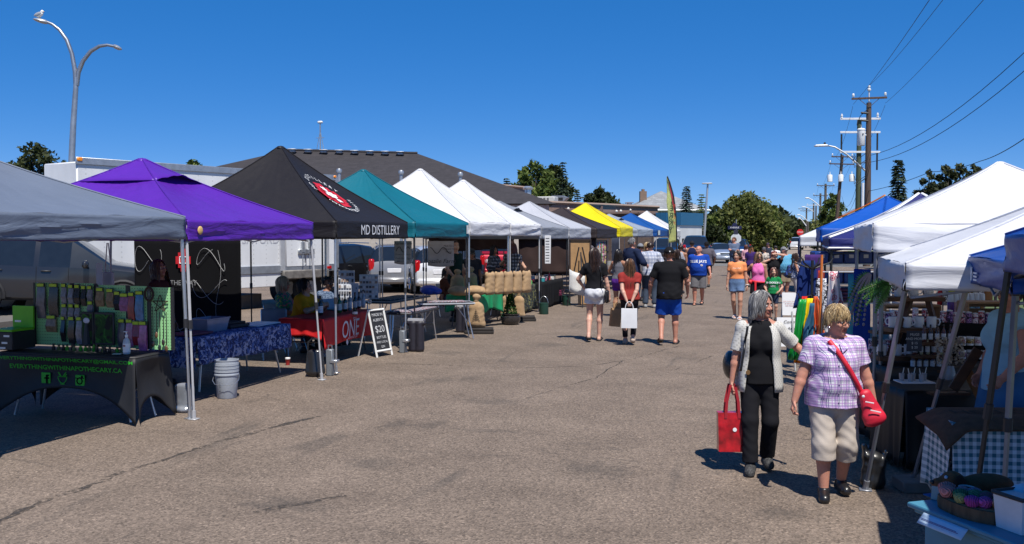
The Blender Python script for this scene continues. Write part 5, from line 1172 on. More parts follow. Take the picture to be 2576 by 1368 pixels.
def subdivide_flat(vs,fs,mx):
 bm=bmesh.new();vv=[bm.verts.new((x,y,0))for x,y,*_ in vs]
 for f_ in fs:
  try:bm.faces.new([vv[i]for i in f_])
  except ValueError:pass
 bmesh.ops.triangulate(bm,faces=bm.faces)
 for _ in range(2):
  e=[e for e in bm.edges if e.calc_length()>mx]
  if not e:break
  bmesh.ops.subdivide_edges(bm,edges=e,cuts=1);bmesh.ops.triangulate(bm,faces=bm.faces)
 bm.verts.index_update();o=([(v.co.x,v.co.y)for v in bm.verts],[tuple(v.index for v in f_.verts)for f_ in bm.faces]);bm.free();return o
def plaid(name,bg,bands,scale=.1):
 """bands: (offset, width, colour, axis 'x'/'z'/'xz', strength)"""
 k=NT(name);x=k.sep();hx=k.math('ADD',x[0],k.math('MULTIPLY',x[1],.8));out=k.ramp(k.noise(5,3),[(.3,tuple(q*.93 for q in col(bg))),(.7,col(bg))])
 for off,wd,c,axs,stn in bands:
  for a in axs:
   fr=k.math('FRACT',k.math('ADD',k.math('DIVIDE',hx if a=='x' else x[2],scale),off));m=k.math('MULTIPLY',k.math('LESS_THAN',fr,wd),stn);out=k.mix(m,out,c)
 k.base(out);k.b.inputs['Roughness'].default_value=.85;k.bump(k.noise(240,2),.0015,.5);return k.m
def spots(name,bg,cs,scale=14,thr=.5):
 k=NT(name);f=k.noise(scale,2,dist=1.5);g=k.noise(scale*.8,2,k.mapping((1,1,1),loc=(3,5,2)),dist=1.5);out=k.mix(k.ramp(f,[(thr,0.0),(thr+.03,1.0)]),bg,cs[0])
 if len(cs)>1:out=k.mix(k.ramp(g,[(thr+.04,0.0),(thr+.07,1.0)]),out,cs[1])
 if len(cs)>2:out=k.mix(k.ramp(k.noise(scale*1.6,2,dist=1),[(thr+.1,0.0),(thr+.13,1.0)]),out,cs[2])
 k.base(out);k.b.inputs['Roughness'].default_value=.85;return k.m
def denim(c,fade=1.6):
 k=NT('denim');cc=col(c);f=k.noise(7,5,rough=.65);g=k.noise(260,2,k.mapping((1,1,.3)))
 k.base(k.mix(.3,k.ramp(f,[(.32,tuple(q*.75 for q in cc)),(.55,cc),(.75,tuple(min(1,q*fade)for q in cc))]),k.ramp(g,[(.3,tuple(q*.6 for q in cc)),(.7,tuple(min(1,q*1.6)for q in cc))])));k.b.inputs['Roughness'].default_value=.9;k.bump(f,.006,.4);return k.m
BLACK=cotton((.010,.010,.012));WHITE=cotton((.72,.72,.72));NAVY=cotton((.012,.016,.05));GREY=cotton((.16,.16,.175));JEANS=denim((.035,.055,.10));LJEAN=denim((.10,.17,.30),2.6)
H_BRN=hairm((.030,.016,.010));H_BLK=hairm((.012,.009,.009));H_GRY=hairm((.30,.29,.29),(.6,.6,.6));H_SALT=hairm((.09,.085,.085),(.36,.35,.34));H_BLD=hairm((.26,.17,.075),(.60,.45,.24));H_AUB=hairm((.09,.028,.015));H_LBR=hairm((.075,.040,.020),(.20,.11,.05));H_RED=hairm((.14,.02,.012))
SOLE=P((.018,.017,.017),.6,var=.2)
def ft(u,v):return at(u,v,0)
def facing(p,deg):
 """rz so that the person looks deg to the left of straight towards the camera (0) """
 return math.atan2(-p.x,p.y)+PI+R(deg)
p1=ft(1908,1183)
w1,j1=person('grey haired woman in black with an open knit white cardigan, carrying a red tote bag',p1,facing(p1,4),1.59,skn=SK_R,girth=1.02,vox=.0062,lean=2,feet=((.085,.16,.0),(-.085,-.09,.025)),toes=(-6,6),head=(48,0),hands=((.27,.06,.80),(-.50,.10,1.085)),elbow=((1,-.5,-.3),(-.5,-.9,-.6)),top=BLACK,tank=True,hem=.86,tfit=.014,bottom=cotton((.011,.011,.014)),leg=.97,bfit=.013,flare=.014,shoe=spots('dark woven shoe',(.02,.02,.022),[(.06,.06,.06)],60),hair=H_SALT,hair_kind='bob',hlen=.185,hn=900,wrk=.006,curl=60)
def knit(c):
 k=NT('open knit');x=k.sep();a=k.math('SINE',k.math('MULTIPLY',k.math('ADD',x[0],k.math('MULTIPLY',x[1],.7)),190));b_=k.math('SINE',k.math('MULTIPLY',x[2],170));m=k.math('MULTIPLY',a,b_);n_=k.noise(40,3)
 cc=col(c);k.base(k.mix(k.ramp(k.math('ADD',m,k.math('MULTIPLY',n_,.5)),[(.45,0.0),(1.0,.6)]),cc,tuple(q*.45 for q in cc)));k.b.inputs['Roughness'].default_value=.95;k.bump(m,.006,-.8);return k.m
KNIT=knit((.50,.485,.45))
def cardigan(J,fit,hem):
 T,s,t=J['T'],J['s'],J['t'];rr=[(hem,.225,.185),(1.0,.205,.172),(1.10,.185,.160),(1.2,.19,.185),(1.28,.192,.180),(1.34,.188,.145),(1.39,.17,.105),(1.436,.095,.07)]
 b=MB();a0=R(-56);a1=R(236)
 def fn(u,v):
  q=v*(len(rr)-1);i=min(int(q),len(rr)-2);f=q-i;z=rr[i][0]+(rr[i+1][0]-rr[i][0])*f;ax,ay=rr[i][1]+(rr[i+1][1]-rr[i][1])*f,rr[i][2]+(rr[i+1][2]-rr[i][2])*f
  a=-R(90)+R(142+8*v)*(u*2-1);wv=.010*math.sin(a*7+z*3)*(1-v)
  return tuple(T(((ax+wv)*math.cos(a),(ay+wv)*math.sin(a)-.005,z))*s)
 b.grid(fn,60,26);o=b.build('cardigan',KNIT,t,thick=.008)
 for i,sg in((0,1),(1,-1)):
  sh,el=J['sh',i],J['el',i];e=sh.lerp(el,.80);d=(el-sh).normalized();V,F=sdf_mesh([dict(t='ell',c=sh,r=(.070,.070,.070),k=.03),dict(t='cap',a=sh,b=e+d*.04,ra=.064,rb=.070,k=.02,clip=[(e,d)])],.008,.004,2);np_object('cardigan_sleeve',np.asarray(V)*s,F,KNIT,t)
 b=MB();b.lathe([(.002,.006),(.02,.006),(.022,0)],12);
 for v in b.v:pass
 b.T=Matrix.Identity(4);b.v=[tuple(Vector(T((.115,.150,.97)))*s+Vector((q[0]*.9,q[2],q[1])))for q in b.v];b.build('button',P((.16,.085,.03),.4),t)
cardigan(j1,.02,.78)
b=MB();b.ell(tuple(j1['H']((.077,.0,1.545))*j1['s']),(.008,.008,.008),8,6);b.build('earring',P((.7,.55,.2),.25,1.0),w1)
p2=ft(2094,1248)
PURP=plaid('violet plaid',(.72,.70,.74),[(0,.30,(.42,.20,.50),'xz',.55),(.06,.06,(.07,.05,.18),'xz',.85),(.20,.06,(.07,.05,.18),'xz',.85),(.55,.14,(.42,.20,.52),'xz',.6),(.72,.045,(.10,.08,.24),'xz',.75),(.82,.045,(.10,.08,.24),'xz',.75)],.075)
w2,j2=person('blonde woman in a violet plaid blouse and beige capris with a red crossbody bag',p2,facing(p2,12),1.515,skn=SK_R,girth=1.27,vox=.0062,lean=1,feet=((.10,.13,.0),(-.10,-.11,.02)),toes=(-8,8),head=(34,-6),hands=((.385,.08,.80),(-.35,.02,.85)),elbow=((1,-.5,-.3),(-1,-.5,-.3)),top=PURP,sleeve=.62,hem=.84,tfit=.022,belly=.05,bottom=cotton((.45,.39,.335),var=.08),leg=.66,bfit=.026,flare=.016,shoe=P((.012,.011,.012),.35,var=.1,coat=.3),hair=H_BLD,hair_kind='curly',hlen=.10,hn=1000,glasses='clear',hs=1.14,wrk=.007,curl=50)
T,H,W=j2['T'],j2['H'],j2['W'];bvs=surf(j2['shirt'])
def onshirt(bv,s,x,z,face=1,off=.008):
 q=bv.ray_cast(Vector((x*s,1.0*face,z*s)),Vector((0,-face,0)))[0];return(q if q else Vector((x*s,.15*face,z*s)))+Vector((0,off*face,0))
def strap(J,bv,pts,w,m,parent,face=1,name='strap',n=24,off=.010):
 b=MB();s=J['s'];P_=[Vector((x,0,z))for x,z in pts];seg=[]
 for i in range(n+1):
  f=i/n*(len(P_)-1);k=min(int(f),len(P_)-2);q=P_[k].lerp(P_[k+1],f-k);seg.append(q)
 L_,R_=[],[]
 for i in range(n+1):
  d=(seg[min(i+1,n)]-seg[max(i-1,0)]).normalized();nn=Vector((-d.z,0,d.x))*w/2;L_.append(onshirt(bv,s,seg[i].x-nn.x,seg[i].z-nn.z,face,off));R_.append(onshirt(bv,s,seg[i].x+nn.x,seg[i].z+nn.z,face,off))
 ys=[max(a.y*face,c.y*face)for a,c in zip(L_,R_)]
 for _ in range(3):ys=[max(ys[i],(ys[max(i-1,0)]+ys[min(i+1,n)])/2)for i in range(n+1)]
 for a,c,y in zip(L_,R_,ys):a.y=c.y=y*face
 b.loft([[tuple(L_[i]),tuple(R_[i])]for i in range(n+1)],closed=False)
 return b.build(name,m,parent,thick=.004)
REDB=P((.55,.012,.035),.55,var=.08,bump=.003,bs=25)
bag=thing('crossbody_bag','red crossbody bag with silver zips on the blonde woman','bag',tuple(p2),w2.rotation_euler.z)
strap(j2,bvs,[(.075,1.435),(.02,1.36),(-.10,1.17),(-.205,.98)],.042,REDB,bag)
s2=j2['s'];V,F=sdf_mesh([dict(t='ecap',a=v3(-.235,.165,.97),b=v3(-.32,.17,.74),ra=(.055,.04),rb=(.105,.055),x=v3(1,.2,.1),k=.02),dict(t='ell',c=v3(-.31,.175,.77),r=(.10,.06,.07),k=.02)],.008,.003,1);np_object('pouch',np.asarray(V)*s2,F,REDB,bag)
b=MB();b.tube([W((-.22,.235,.91)),W((-.29,.245,.90))],.005,5);b.tube([W((-.26,.25,.84)),W((-.35,.245,.82))],.005,5);b.ell(W((-.205,.225,.955)),(.012,.005,.012),8,5);b.build('zip',P((.6,.6,.62),.4),bag)
for sx in(1,-1):
 b=MB();b.prism([tuple(onshirt(bvs,s2,sx*.012,1.405,1,.006)),tuple(onshirt(bvs,s2,sx*.03,1.33,1,.016)),tuple(onshirt(bvs,s2,sx*.085,1.375,1,.016)),tuple(T((sx*.075,.02,1.445))*s2)],(0,.008,.004));b.build('collar',PURP,w2,smooth=0)
b=MB()
for q in range(6):b.ell(tuple(onshirt(bvs,s2,.0,1.30-q*.082,1,.003)),(.006,.003,.006),8,4)
b.build('buttons',P((.15,.12,.2),.4),w2)
b=MB();b.tube([tuple(H((.08+.004*math.sin(a),.0+.012*math.cos(a),1.53+.014*math.sin(a)))*s2)for a in[q*PI/8 for q in range(13)]],.003,5);b.build('earring',CHROME,w2)
REDT=P((.36,.006,.012),.3,var=.55,vs=11,coat=.4)
hp=j1['pt'](j1['wr',0]);tb=thing('tote_bag','red paper tote bag with a small white badge held by the woman in black','bag',(hp.x,hp.y,hp.z-.62),w1.rotation_euler.z+.12)
b=MB();b.loft([[(-.12,-.06,0),(.12,-.06,0),(.12,.06,0),(-.12,.06,0)],[(-.124,-.055,.2),(.124,-.055,.2),(.124,.055,.2),(-.124,.055,.2)],[(-.128,-.045,.35),(.128,-.045,.35),(.128,.045,.35),(-.128,.045,.35)]],cap=True);b.build('bag_body',REDT,tb,smooth=20)
for y in(-.04,.05):
 b=MB();b.loft([[(x-.012,y,z),(x+.012,y,z),(x+.012,y+.004,z),(x-.012,y+.004,z)]for x,z in((-.06,.30),(-.05,.45),(-.02,.60),(.02,.60),(.05,.45),(.06,.30))]);b.build('handle',P((.33,.01,.02),.6),tb)
b=MB();b.lathe([(.018,0),(.018,.003)],14);b.v=[(x-.02,.0545+z+.003,y+.2)for x,y,z in b.v];b.build('badge',WH,tb)
sb=thing('shoulder_bag','black leather shoulder bag behind the hip of the grey haired woman','bag',tuple(p1),w1.rotation_euler.z)
b=MB();b.ell(W((.0,0,0)),(.001,.001,.001));b=MB();b.ell((.25,-.15,.93),(.07,.15,.13),14,10);b.build('pouch',P((.012,.012,.014),.3,coat=.3),sb)
bv1=surf(j1['shirt']);strap(j1,bv1,[(.125,1.41),(.14,1.30),(.165,1.12),(.185,.98)],.022,P((.012,.012,.014),.4),sb,off=.03)
def PP(label,u,vf,vt,deg,**kw):
 p=at(u,vf);q=atd(u,vt,(Vector((p.x,p.y,0)).dot(Vector((-math.sin(YAW),math.cos(YAW),0)))))
 h=q.z if 'h' not in kw else kw.pop('h');d=p.length
 kw.setdefault('vox',max(.008,min(.02,d*.00055)));kw.setdefault('hn',130 if d<22 else 60)
 return person(label,p,facing(p,deg),h,**kw)
SHIRTS={}
def paper_bag(label,p,rz,w,d,h,m,hm,hl=.14,tilt=0):
 t=thing('paper_bag',label,'bag',p,rz,None);b=MB();b.loft([[(-w/2,-d/2,0),(w/2,-d/2,0),(w/2,d/2,0),(-w/2,d/2,0)],[(-w/2,-d*.52,h*.5),(w/2,-d*.52,h*.5),(w/2,d*.52,h*.5),(-w/2,d*.52,h*.5)],[(-w*.5,-d*.4,h),(w*.5,-d*.4,h),(w*.5,d*.4,h),(-w*.5,d*.4,h)]]);b.build('bag_body',m,t,smooth=15)
 for y in(-d*.38,d*.38):b=MB();b.tube([(w*.25*math.cos(a),y*(1-.7*math.sin(a)),h+hl*math.sin(a))for a in[PI*q/10 for q in range(11)]],.006,5);b.build('handle',hm,t)
 t.rotation_euler.y=tilt;return t
PBR=P((.36,.22,.11),.8,var=.15);PWH=P((.66,.67,.69),.75,var=.05)
wa,ja=PP('young woman from behind in a black top and frayed white shorts, poster under her arm',1496,858,628,180-8,sex='f',skn=(.56,.33,.25),girth=.97,feet=((.07,.10,0),(-.09,-.14,.05)),toes=(0,8),head=(-52,0),hands=((.28,.02,.80),(-.25,.22,1.00)),elbow=((1,-.8,-.5),(-1,-.5,-.4)),top=BLACK,sleeve=.55,hem=.99,tfit=.018,bottom=spots('white denim',(.66,.67,.70),[(.55,.57,.62)],9),leg=.24,bfit=.020,flare=.018,shoe=SOLE,shoe_kind='sandal',hair=hairm((.022,.012,.010),(.06,.03,.02)),hair_kind='long',hlen=.36,hn=240)
wb,jb=PP('young woman from behind in a brick red top, hands clasped on a white bag',1583,866,655,180,sex='f',skn=(.56,.33,.25),girth=1.04,feet=((.07,-.12,.06),(-.08,.10,0)),head=(-8,0),hands=((.055,-.20,.90),(-.055,-.20,.90)),elbow=((1,-.5,-.2),(-1,-.5,-.2)),palm_in=True,top=cotton((.26,.030,.026)),sleeve=.5,hem=.93,tfit=.020,bottom=cotton((.014,.014,.018)),leg=.93,bfit=.006,shoe=P((.45,.35,.28),.8),hair=hairm((.055,.028,.016),(.20,.10,.05)),hair_kind='long',hlen=.44,hn=300)
mc,jc=PP('man from behind in a black cap, black t-shirt and bright blue shorts',1682,866,626,180,sex='m',skn=SK_R,girth=1.06,belly=.02,feet=((.12,.10,0),(-.13,-.16,.07)),toes=(-10,10),head=(6,0),hands=((.33,.16,.92),(-.34,.10,.90)),elbow=((1,-.6,-.4),(-1,-.6,-.4)),top=BLACK,sleeve=.75,hem=.82,tfit=.026,bottom=cotton((.010,.06,.33)),leg=.44,bfit=.03,flare=.03,shoe=SOLE,shoe_kind='sandal',hair=hairm((.06,.03,.018)),hair_kind='curly',hlen=.09,hn=200,cap=BLACK,brim=0)
b=MB();W,H=jc['W'],jc['H'];b.box(W(H((0,-.116,1.648))),(.022,.006,.022));b.build('cap_badge',WH,mc)
q=ja['pt'](ja['wr',0]);paper_bag('larger brown paper bag held by the woman in white shorts',(q.x+.10,q.y+.03,q.z-.62),.5,.20,.11,.36,PBR,PBR,.13,.10);paper_bag('smaller brown paper bag held by the woman in white shorts',(q.x+.16,q.y+.1,q.z-.44),.2,.16,.09,.28,PBR,PBR,.12,-.06)
sb=thing('shoulder_bag','black shoulder bag on the hip of the woman in white shorts','bag',tuple(wa.location),wa.rotation_euler.z);s_=ja['s'];b=MB();b.box((.235*s_,-.03,.84*s_),(.08,.25,.26),bev=.03);b.build('pouch',P((.012,.012,.014),.35),sb);bva=surf(ja['shirt']);strap(ja,bva,[(.10,1.40),(.13,1.25),(.16,1.08),(.19,1.0)],.022,P((.012,.012,.014),.4),sb,face=-1,off=.012)
q=ja['pt'](ja['wr',1]);o=thing('rolled_poster','white backed poster tucked under the arm of the woman in black','poster',(q.x-.10,q.y-.08,q.z-.16),wa.rotation_euler.z+.9);b=MB();b.grid(lambda u,v:((u-.5)*.42,.10*math.cos((u-.5)*3),.02+.44*v-.3*(u-.5)*.4),12,4);b.build('sheet',[P((.62,.62,.6),.6)],o,thick=.004)
q=jb['pt'](v3(0,-.24,.80));paper_bag('white paper bag hanging behind the woman in the brick red top',(q.x,q.y-.02,q.z-.42),wb.rotation_euler.z,.30,.11,.37,PWH,PWH,.13)
PP('woman with long dark hair in a grey tank top and purple shorts',1556,797,630,150,sex='f',skn=SK_T,feet=((.08,.06,0),(-.08,-.06,0)),head=(25,8),hands=((.22,.22,1.0),(-.24,.24,1.05)),top=cotton((.13,.13,.15)),tank=True,hem=.98,tfit=.010,bottom=cotton((.085,.02,.20)),leg=.28,bfit=.014,shoe=P((.12,.05,.16),.6),shoe_kind='sandal',hair=H_BLK,hair_kind='long',hlen=.42)
PP('tall grey haired man in a navy shirt with sunglasses, browsing',1590,776,601,130,sex='m',skn=SK_R,girth=1.08,head=(20,6),hands=((.24,.26,1.05),(-.24,.26,1.05)),top=cotton((.014,.022,.055)),sleeve=1.6,hem=.86,tfit=.03,bottom=JEANS,leg=.96,bfit=.02,shoe=SOLE,hair=H_SALT,hair_kind='short',hlen=.05,glasses='sun')
PP('man in a grey cap half hidden between the navy and plaid shirts',1611,757,615,150,sex='m',skn=SK_R,head=(40,0),top=cotton((.11,.10,.10)),sleeve=.6,hem=.88,bottom=JEANS,leg=.96,shoe=SOLE,hair=H_BRN,hair_kind='short',hlen=.03,cap=cotton((.20,.21,.23)))
PP('blonde woman with one hand raised to her head',1629,752,612,60,sex='f',skn=SK_T,head=(30,0),hands=((.10,.12,1.60),None),elbow=((1,.3,-.3),(-1,-.8,-.5)),top=cotton((.42,.30,.26)),tank=True,bottom=LJEAN,leg=.3,shoe=SOLE,hair=H_BLD,hair_kind='mid',hlen=.30)
PLB=plaid('blue white check',(.62,.64,.70),[(0,.42,(.22,.26,.38),'x',.6),(0,.42,(.22,.26,.38),'z',.6),(.18,.08,(.08,.10,.18),'xz',.7)],.10)
PP('man from behind in a blue and white checked shirt and jeans',1635,774,611,178,sex='m',skn=SK_R,girth=1.06,feet=((.12,0,0),(-.12,.02,0)),toes=(-8,8),hands=((.27,.16,.95),(-.27,.12,.92)),top=PLB,sleeve=.95,hem=.86,tfit=.028,bottom=denim((.03,.045,.075)),leg=.97,bfit=.022,flare=.01,shoe=P((.25,.25,.25),.7),hair=H_BRN,hair_kind='short',hlen=.035)
PP('dark haired woman in a black t-shirt partly hidden by the man in blue shorts',1702,776,630,175,sex='f',skn=SK_T,girth=1.12,hands=((.27,.18,.98),None),top=BLACK,sleeve=.6,hem=.90,bottom=cotton((.012,.012,.015)),leg=.95,shoe=SOLE,hair=H_BRN,hair_kind='bob',hlen=.2)
PP('person in a pale grey tank top just behind the dark haired woman',1711,738,617,165,sex='m',skn=SK_T,head=(30,0),top=cotton((.30,.31,.35)),tank=True,hem=.88,bottom=cotton((.05,.05,.06)),leg=.46,bfit=.025,shoe=SOLE,hair=H_BRN,hair_kind='short',hlen=.05)
PP('man from behind in a navy racerback tank top and dark cap',1740,717,608,180,sex='m',skn=SK_T,girth=1.12,top=cotton((.010,.016,.06)),tank=True,hem=.88,tfit=.02,bottom=cotton((.02,.025,.06)),leg=.46,bfit=.03,flare=.02,shoe=P((.5,.5,.5),.6),hair=H_BRN,hair_kind='short',hlen=.02,cap=cotton((.02,.02,.025)),brim=0)
PP('man from behind in a grey t-shirt and wide black hat, right of the jersey',1777,722,610,178,sex='m',skn=SK_T,girth=1.08,hands=((.27,.14,.92),None),top=cotton((.10,.09,.11)),sleeve=.9,hem=.84,tfit=.03,bottom=cotton((.025,.025,.03)),leg=.45,bfit=.03,flare=.02,shoe=SOLE,hair=H_BLK,hair_kind='short',hlen=.02,cap=BLACK,brim=360)
mj,jj=PP('smiling balding man in a bright blue team jersey and grey shorts walking forward',1757,767,620,-6,sex='m',skn=(.50,.23,.16),girth=1.18,belly=.06,feet=((.10,.10,0),(-.09,-.12,.03)),head=(-26,0),hands=((.33,-.10,.86),(-.36,.16,.88)),top=cotton((.010,.05,.30)),sleeve=.95,hem=.86,tfit=.03,bottom=cotton((.12,.115,.12)),leg=.50,bfit=.03,flare=.03,shoe=SOLE,shoe_kind='sandal',hair=H_GRY,hair_kind='bald',wrk=.004)
print_on(mj,jj['shirt'],'BLUE JAYS',.105*jj['s'],(0,1.275*jj['s']),WH,arc=.25,bold=.003)
b=MB();q=onshirt(surf(jj['shirt']),jj['s'],-.10,1.16,1,.006);b.ell(tuple(q),(.045,.006,.035),10,6);b.build('chest_badge',P((.55,.5,.5),.6),mj)
wo,jo=PP('girl in an orange cropped t-shirt and ripped denim shorts with white slides',1853,803,634,-4,sex='f',skn=(.46,.25,.17),girth=1.04,feet=((.055,-.10,.02),(-.085,.12,0)),head=(-14,2),hands=((.25,.05,.80),(-.26,.03,.82)),top=cotton((.74,.26,.10)),sleeve=.55,hem=1.03,tfit=.014,bottom=LJEAN,leg=.25,bfit=.018,flare=.014,shoe=P((.62,.58,.60),.6),shoe_kind='sandal',hair=H_BRN,hair_kind='pony',hlen=.22)
print_on(wo,jo['shirt'],'thankful',.062*jo['s'],(0,1.30*jo['s']),P((.8,.6,.45),.6));b=MB();q=jo['wr',1]*jo['s'];b.tube([tuple(q+Vector((-.0,0,.03))+Vector((.034*math.cos(a),.034*math.sin(a),0)))for a in[PI*z/6 for z in range(13)]],.010,5);b.build('watch',P((.75,.75,.75),.4),wo)
wp,jp=PP('woman in a pink tank top and black shorts with sunglasses, one hand on her hip',1906,803,637,-4,sex='f',skn=(.40,.20,.135),feet=((.085,.06,0),(-.085,-.06,0)),head=(24,0),hands=((.20,-.06,1.02),(-.25,.02,.82)),elbow=((1,-.35,0),(-1,-.8,-.5)),top=cotton((.72,.16,.42)),tank=True,hem=.95,tfit=.008,bottom=cotton((.010,.010,.014)),leg=.29,bfit=.018,flare=.022,shoe=SOLE,hair=hairm((.10,.055,.03),(.35,.2,.1)),hair_kind='mid',hlen=.24,glasses='sun')
wg=thing('waist_bag','red waist bag with a hanging red strap on the woman in pink','bag',tuple(wp.location),wp.rotation_euler.z);s_=jp['s'];b=MB();b.tube([((.155+.02)*s_*math.cos(a),(.128+.012)*s_*math.sin(a),(.975+.02*math.cos(a))*s_)for a in[2*PI*z/24 for z in range(25)]],.022,6);b.build('belt',P((.62,.02,.03),.6),wg);b=MB();b.ell((.185*s_,.05,.965*s_),(.06,.08,.06),10,7);b.build('pouch',P((.62,.02,.03),.6),wg);b=MB();b.box((.05,.158*s_,.84*s_),(.045,.012,.27*s_),bev=.004);b.build('strap',P((.66,.02,.03),.6),wg)
PP('young man in a blue grey jumper with folded arms and sunglasses',1846,694,598,-4,sex='m',skn=SK_R,head=(-48,0),hands=((-.10,.19,1.14),(.10,.21,1.18)),elbow=((1,-.2,-.6),(-1,-.2,-.6)),top=cotton((.10,.13,.20)),sleeve=2,hem=.92,tfit=.028,bottom=JEANS,leg=.96,shoe=SOLE,hair=hairm((.10,.045,.02)),hair_kind='short',hlen=.045,glasses='sun')
PP('person in a pale pink top with reddish hair behind the girl in orange',1876,694,617,175,sex='f',skn=SK_F,top=cotton((.62,.33,.38)),sleeve=1.5,hem=.92,bottom=JEANS,leg=.96,shoe=SOLE,hair=H_AUB,hair_kind='mid',hlen=.2)
PP('woman from behind in a purple top and dark cap with long fair hair',1888,722,619,172,sex='f',skn=SK_F,top=cotton((.045,.022,.12)),sleeve=.6,hem=.92,tfit=.02,bottom=cotton((.03,.035,.06)),leg=.9,shoe=SOLE,hair=hairm((.20,.09,.035),(.4,.22,.1)),hair_kind='long',hlen=.38,cap=cotton((.02,.02,.02)))
PP('woman in a grey cap, sunglasses and cream patterned top',1921,712,623,-6,sex='f',skn=SK_F,girth=1.08,top=spots('cream print',(.52,.46,.40),[(.05,.05,.05)],16,.56),sleeve=.6,hem=.88,bottom=cotton((.06,.07,.05)),leg=.5,shoe=SOLE,hair=H_BRN,hair_kind='mid',hlen=.22,cap=cotton((.10,.10,.11)),brim=0,glasses='sun')
wr_,jr=PP('red haired woman in black shading her eyes with her hand',1946,762,633,-10,sex='f',skn=SK_F,girth=1.2,head=(34,0),hands=((.10,.16,1.44),(-.08,.13,1.63)),elbow=((1,-.1,-.5),(-1,.1,.05)),top=BLACK,sleeve=.45,hem=.84,tfit=.024,bottom=cotton((.10,.11,.08)),leg=.6,bfit=.02,shoe=SOLE,hair=hairm((.12,.018,.010),(.25,.05,.03)),hair_kind='bob',hlen=.17)
BCH=plaid('sky blue check',(.06,.28,.44),[(0,.12,(.30,.50,.60),'xz',.5),(.5,.08,(.02,.14,.26),'xz',.5)],.05)
PP('heavy man in a sky blue checked shirt, grey cap and khaki shorts',1972,748,623,24,sex='m',skn=SK_R,girth=1.26,belly=.08,head=(30,10),hands=((.34,.12,.9),(-.35,.1,.9)),top=BCH,sleeve=.95,hem=.86,tfit=.03,bottom=cotton((.22,.17,.11)),leg=.47,bfit=.03,flare=.02,shoe=P((.05,.06,.10),.7),hair=H_GRY,hair_kind='short',hlen=.03,cap=spots('worn cap',(.16,.16,.17),[(.45,.45,.45)],14,.55))
PP('boy with dark hair in a white t-shirt seen past the blue shirt',1951,697,619,165,sex='m',skn=SK_F,head=(30,0),girth=.92,top=WHITE,sleeve=.6,hem=.88,bottom=JEANS,leg=.95,shoe=SOLE,hair=H_BLK,hair_kind='short',hlen=.05)
PP('person in a dark hat far behind the woman in the grey cap',1931,684,612,-6,sex='m',skn=SK_R,top=cotton((.035,.04,.06)),sleeve=1,hem=.86,bottom=JEANS,leg=.95,shoe=SOLE,hair=H_BRN,hair_kind='short',cap=cotton((.05,.035,.06)))
wg2,jg=PP('girl with long red brown hair in a green t-shirt with white lettering',1945,806,678,-8,sex='f',skn=SK_F,girth=.98,head=(16,4),hands=((.20,.15,.98),(-.20,.18,.98)),top=cotton((.010,.20,.06)),sleeve=.62,hem=.90,tfit=.022,bottom=cotton((.03,.04,.07)),leg=.4,shoe=SOLE,hair=hairm((.07,.03,.02),(.28,.05,.04)),hair_kind='long',hlen=.32,hs=1.22)
print_on(wg2,jg['shirt'],'BROOKLYN',.085*jg['s'],(0,1.27*jg['s']),WH,arc=.35,bold=.002);print_on(wg2,jg['shirt'],'NYC',.085*jg['s'],(0,1.15*jg['s']),WH,bold=.002)
wk,jk=PP('woman with long dark hair and glasses carrying a blue and black backpack',2000,765,639,95,sex='f',skn=SK_T,girth=1.04,head=(0,0),hands=((.2,.26,1.0),(-.2,.26,1.0)),top=spots('blue white print',(.03,.05,.12),[(.5,.5,.55)],18,.55),tank=True,hem=.9,tfit=.016,bottom=cotton((.40,.37,.36)),leg=.95,bfit=.012,shoe=SOLE,hair=H_BRN,hair_kind='long',hlen=.36,glasses='clear')
bp=thing('backpack','blue and black backpack on the dark haired woman','bag',tuple(wk.location),wk.rotation_euler.z);V,F=sdf_mesh([dict(t='ecap',a=v3(0,-.22,.98),b=v3(0,-.20,1.26),ra=(.16,.10),rb=(.14,.075),x=v3(1,0,0),k=.02),dict(t='ell',c=v3(0,-.30,1.02),r=(.12,.06,.10),k=.03)],.013,.004,4);np_object('pack',np.asarray(V)*jk['s'],F,spots('pack cloth',(.012,.014,.02),[(.02,.05,.22)],5,.5),bp)
for sx in(1,-1):b=MB();b.tube([jk['W'](jk['T']((sx*.09,y,z)))for y,z in((-.15,1.30),(-.06,1.44),(.05,1.42),(.13,1.30),(.12,1.15),(-.1,1.0))],.018,6);b.build('shoulder_strap',PLAST,bp)
wh,jh=PP('grey haired woman in a pink patterned sleeveless top and jeans beside the clothing rack',2028,766,641,118,sex='f',skn=SK_T,girth=1.08,lean=8,head=(10,14),hands=((.18,.32,1.08),(-.2,.3,1.05)),top=spots('pink print',(.50,.22,.42),[(.62,.45,.55),(.25,.06,.2)],16,.5),tank=True,hem=.88,tfit=.018,bottom=JEANS,leg=.7,shoe=SOLE,hair=hairm((.28,.26,.25),(.6,.58,.56)),hair_kind='curly',hlen=.08)
hb_=thing('handbag','silver grey handbag under the arm of the grey haired woman in pink','bag',tuple(wh.location),wh.rotation_euler.z);b=MB();b.loft([[(-.27+x,y,z)for x,y in((-.05,-.19),(.05,-.19),(.05,.16),(-.05,.16))]for z in(.98,1.16)]+[[(-.25+x,y,1.26)for x,y in((-.02,-.12),(.02,-.12),(.02,.1),(-.02,.1))]]);b.build('pouch',P((.22,.22,.24),.35,.4),hb_,smooth=25);b=MB();b.tube([(-.25,-.1,1.25),(-.19,-.05,1.45),(-.2,.05,1.44),(-.25,.09,1.25)],.012,6);b.build('handle',PLAST,hb_)
def stall(label,u,d,h,deg,**kw):
 p=atd(u,600,d);p=Vector((p.x,p.y,0));kw.setdefault('vox',.011);return person(label,p,facing(p,deg),h,**kw)
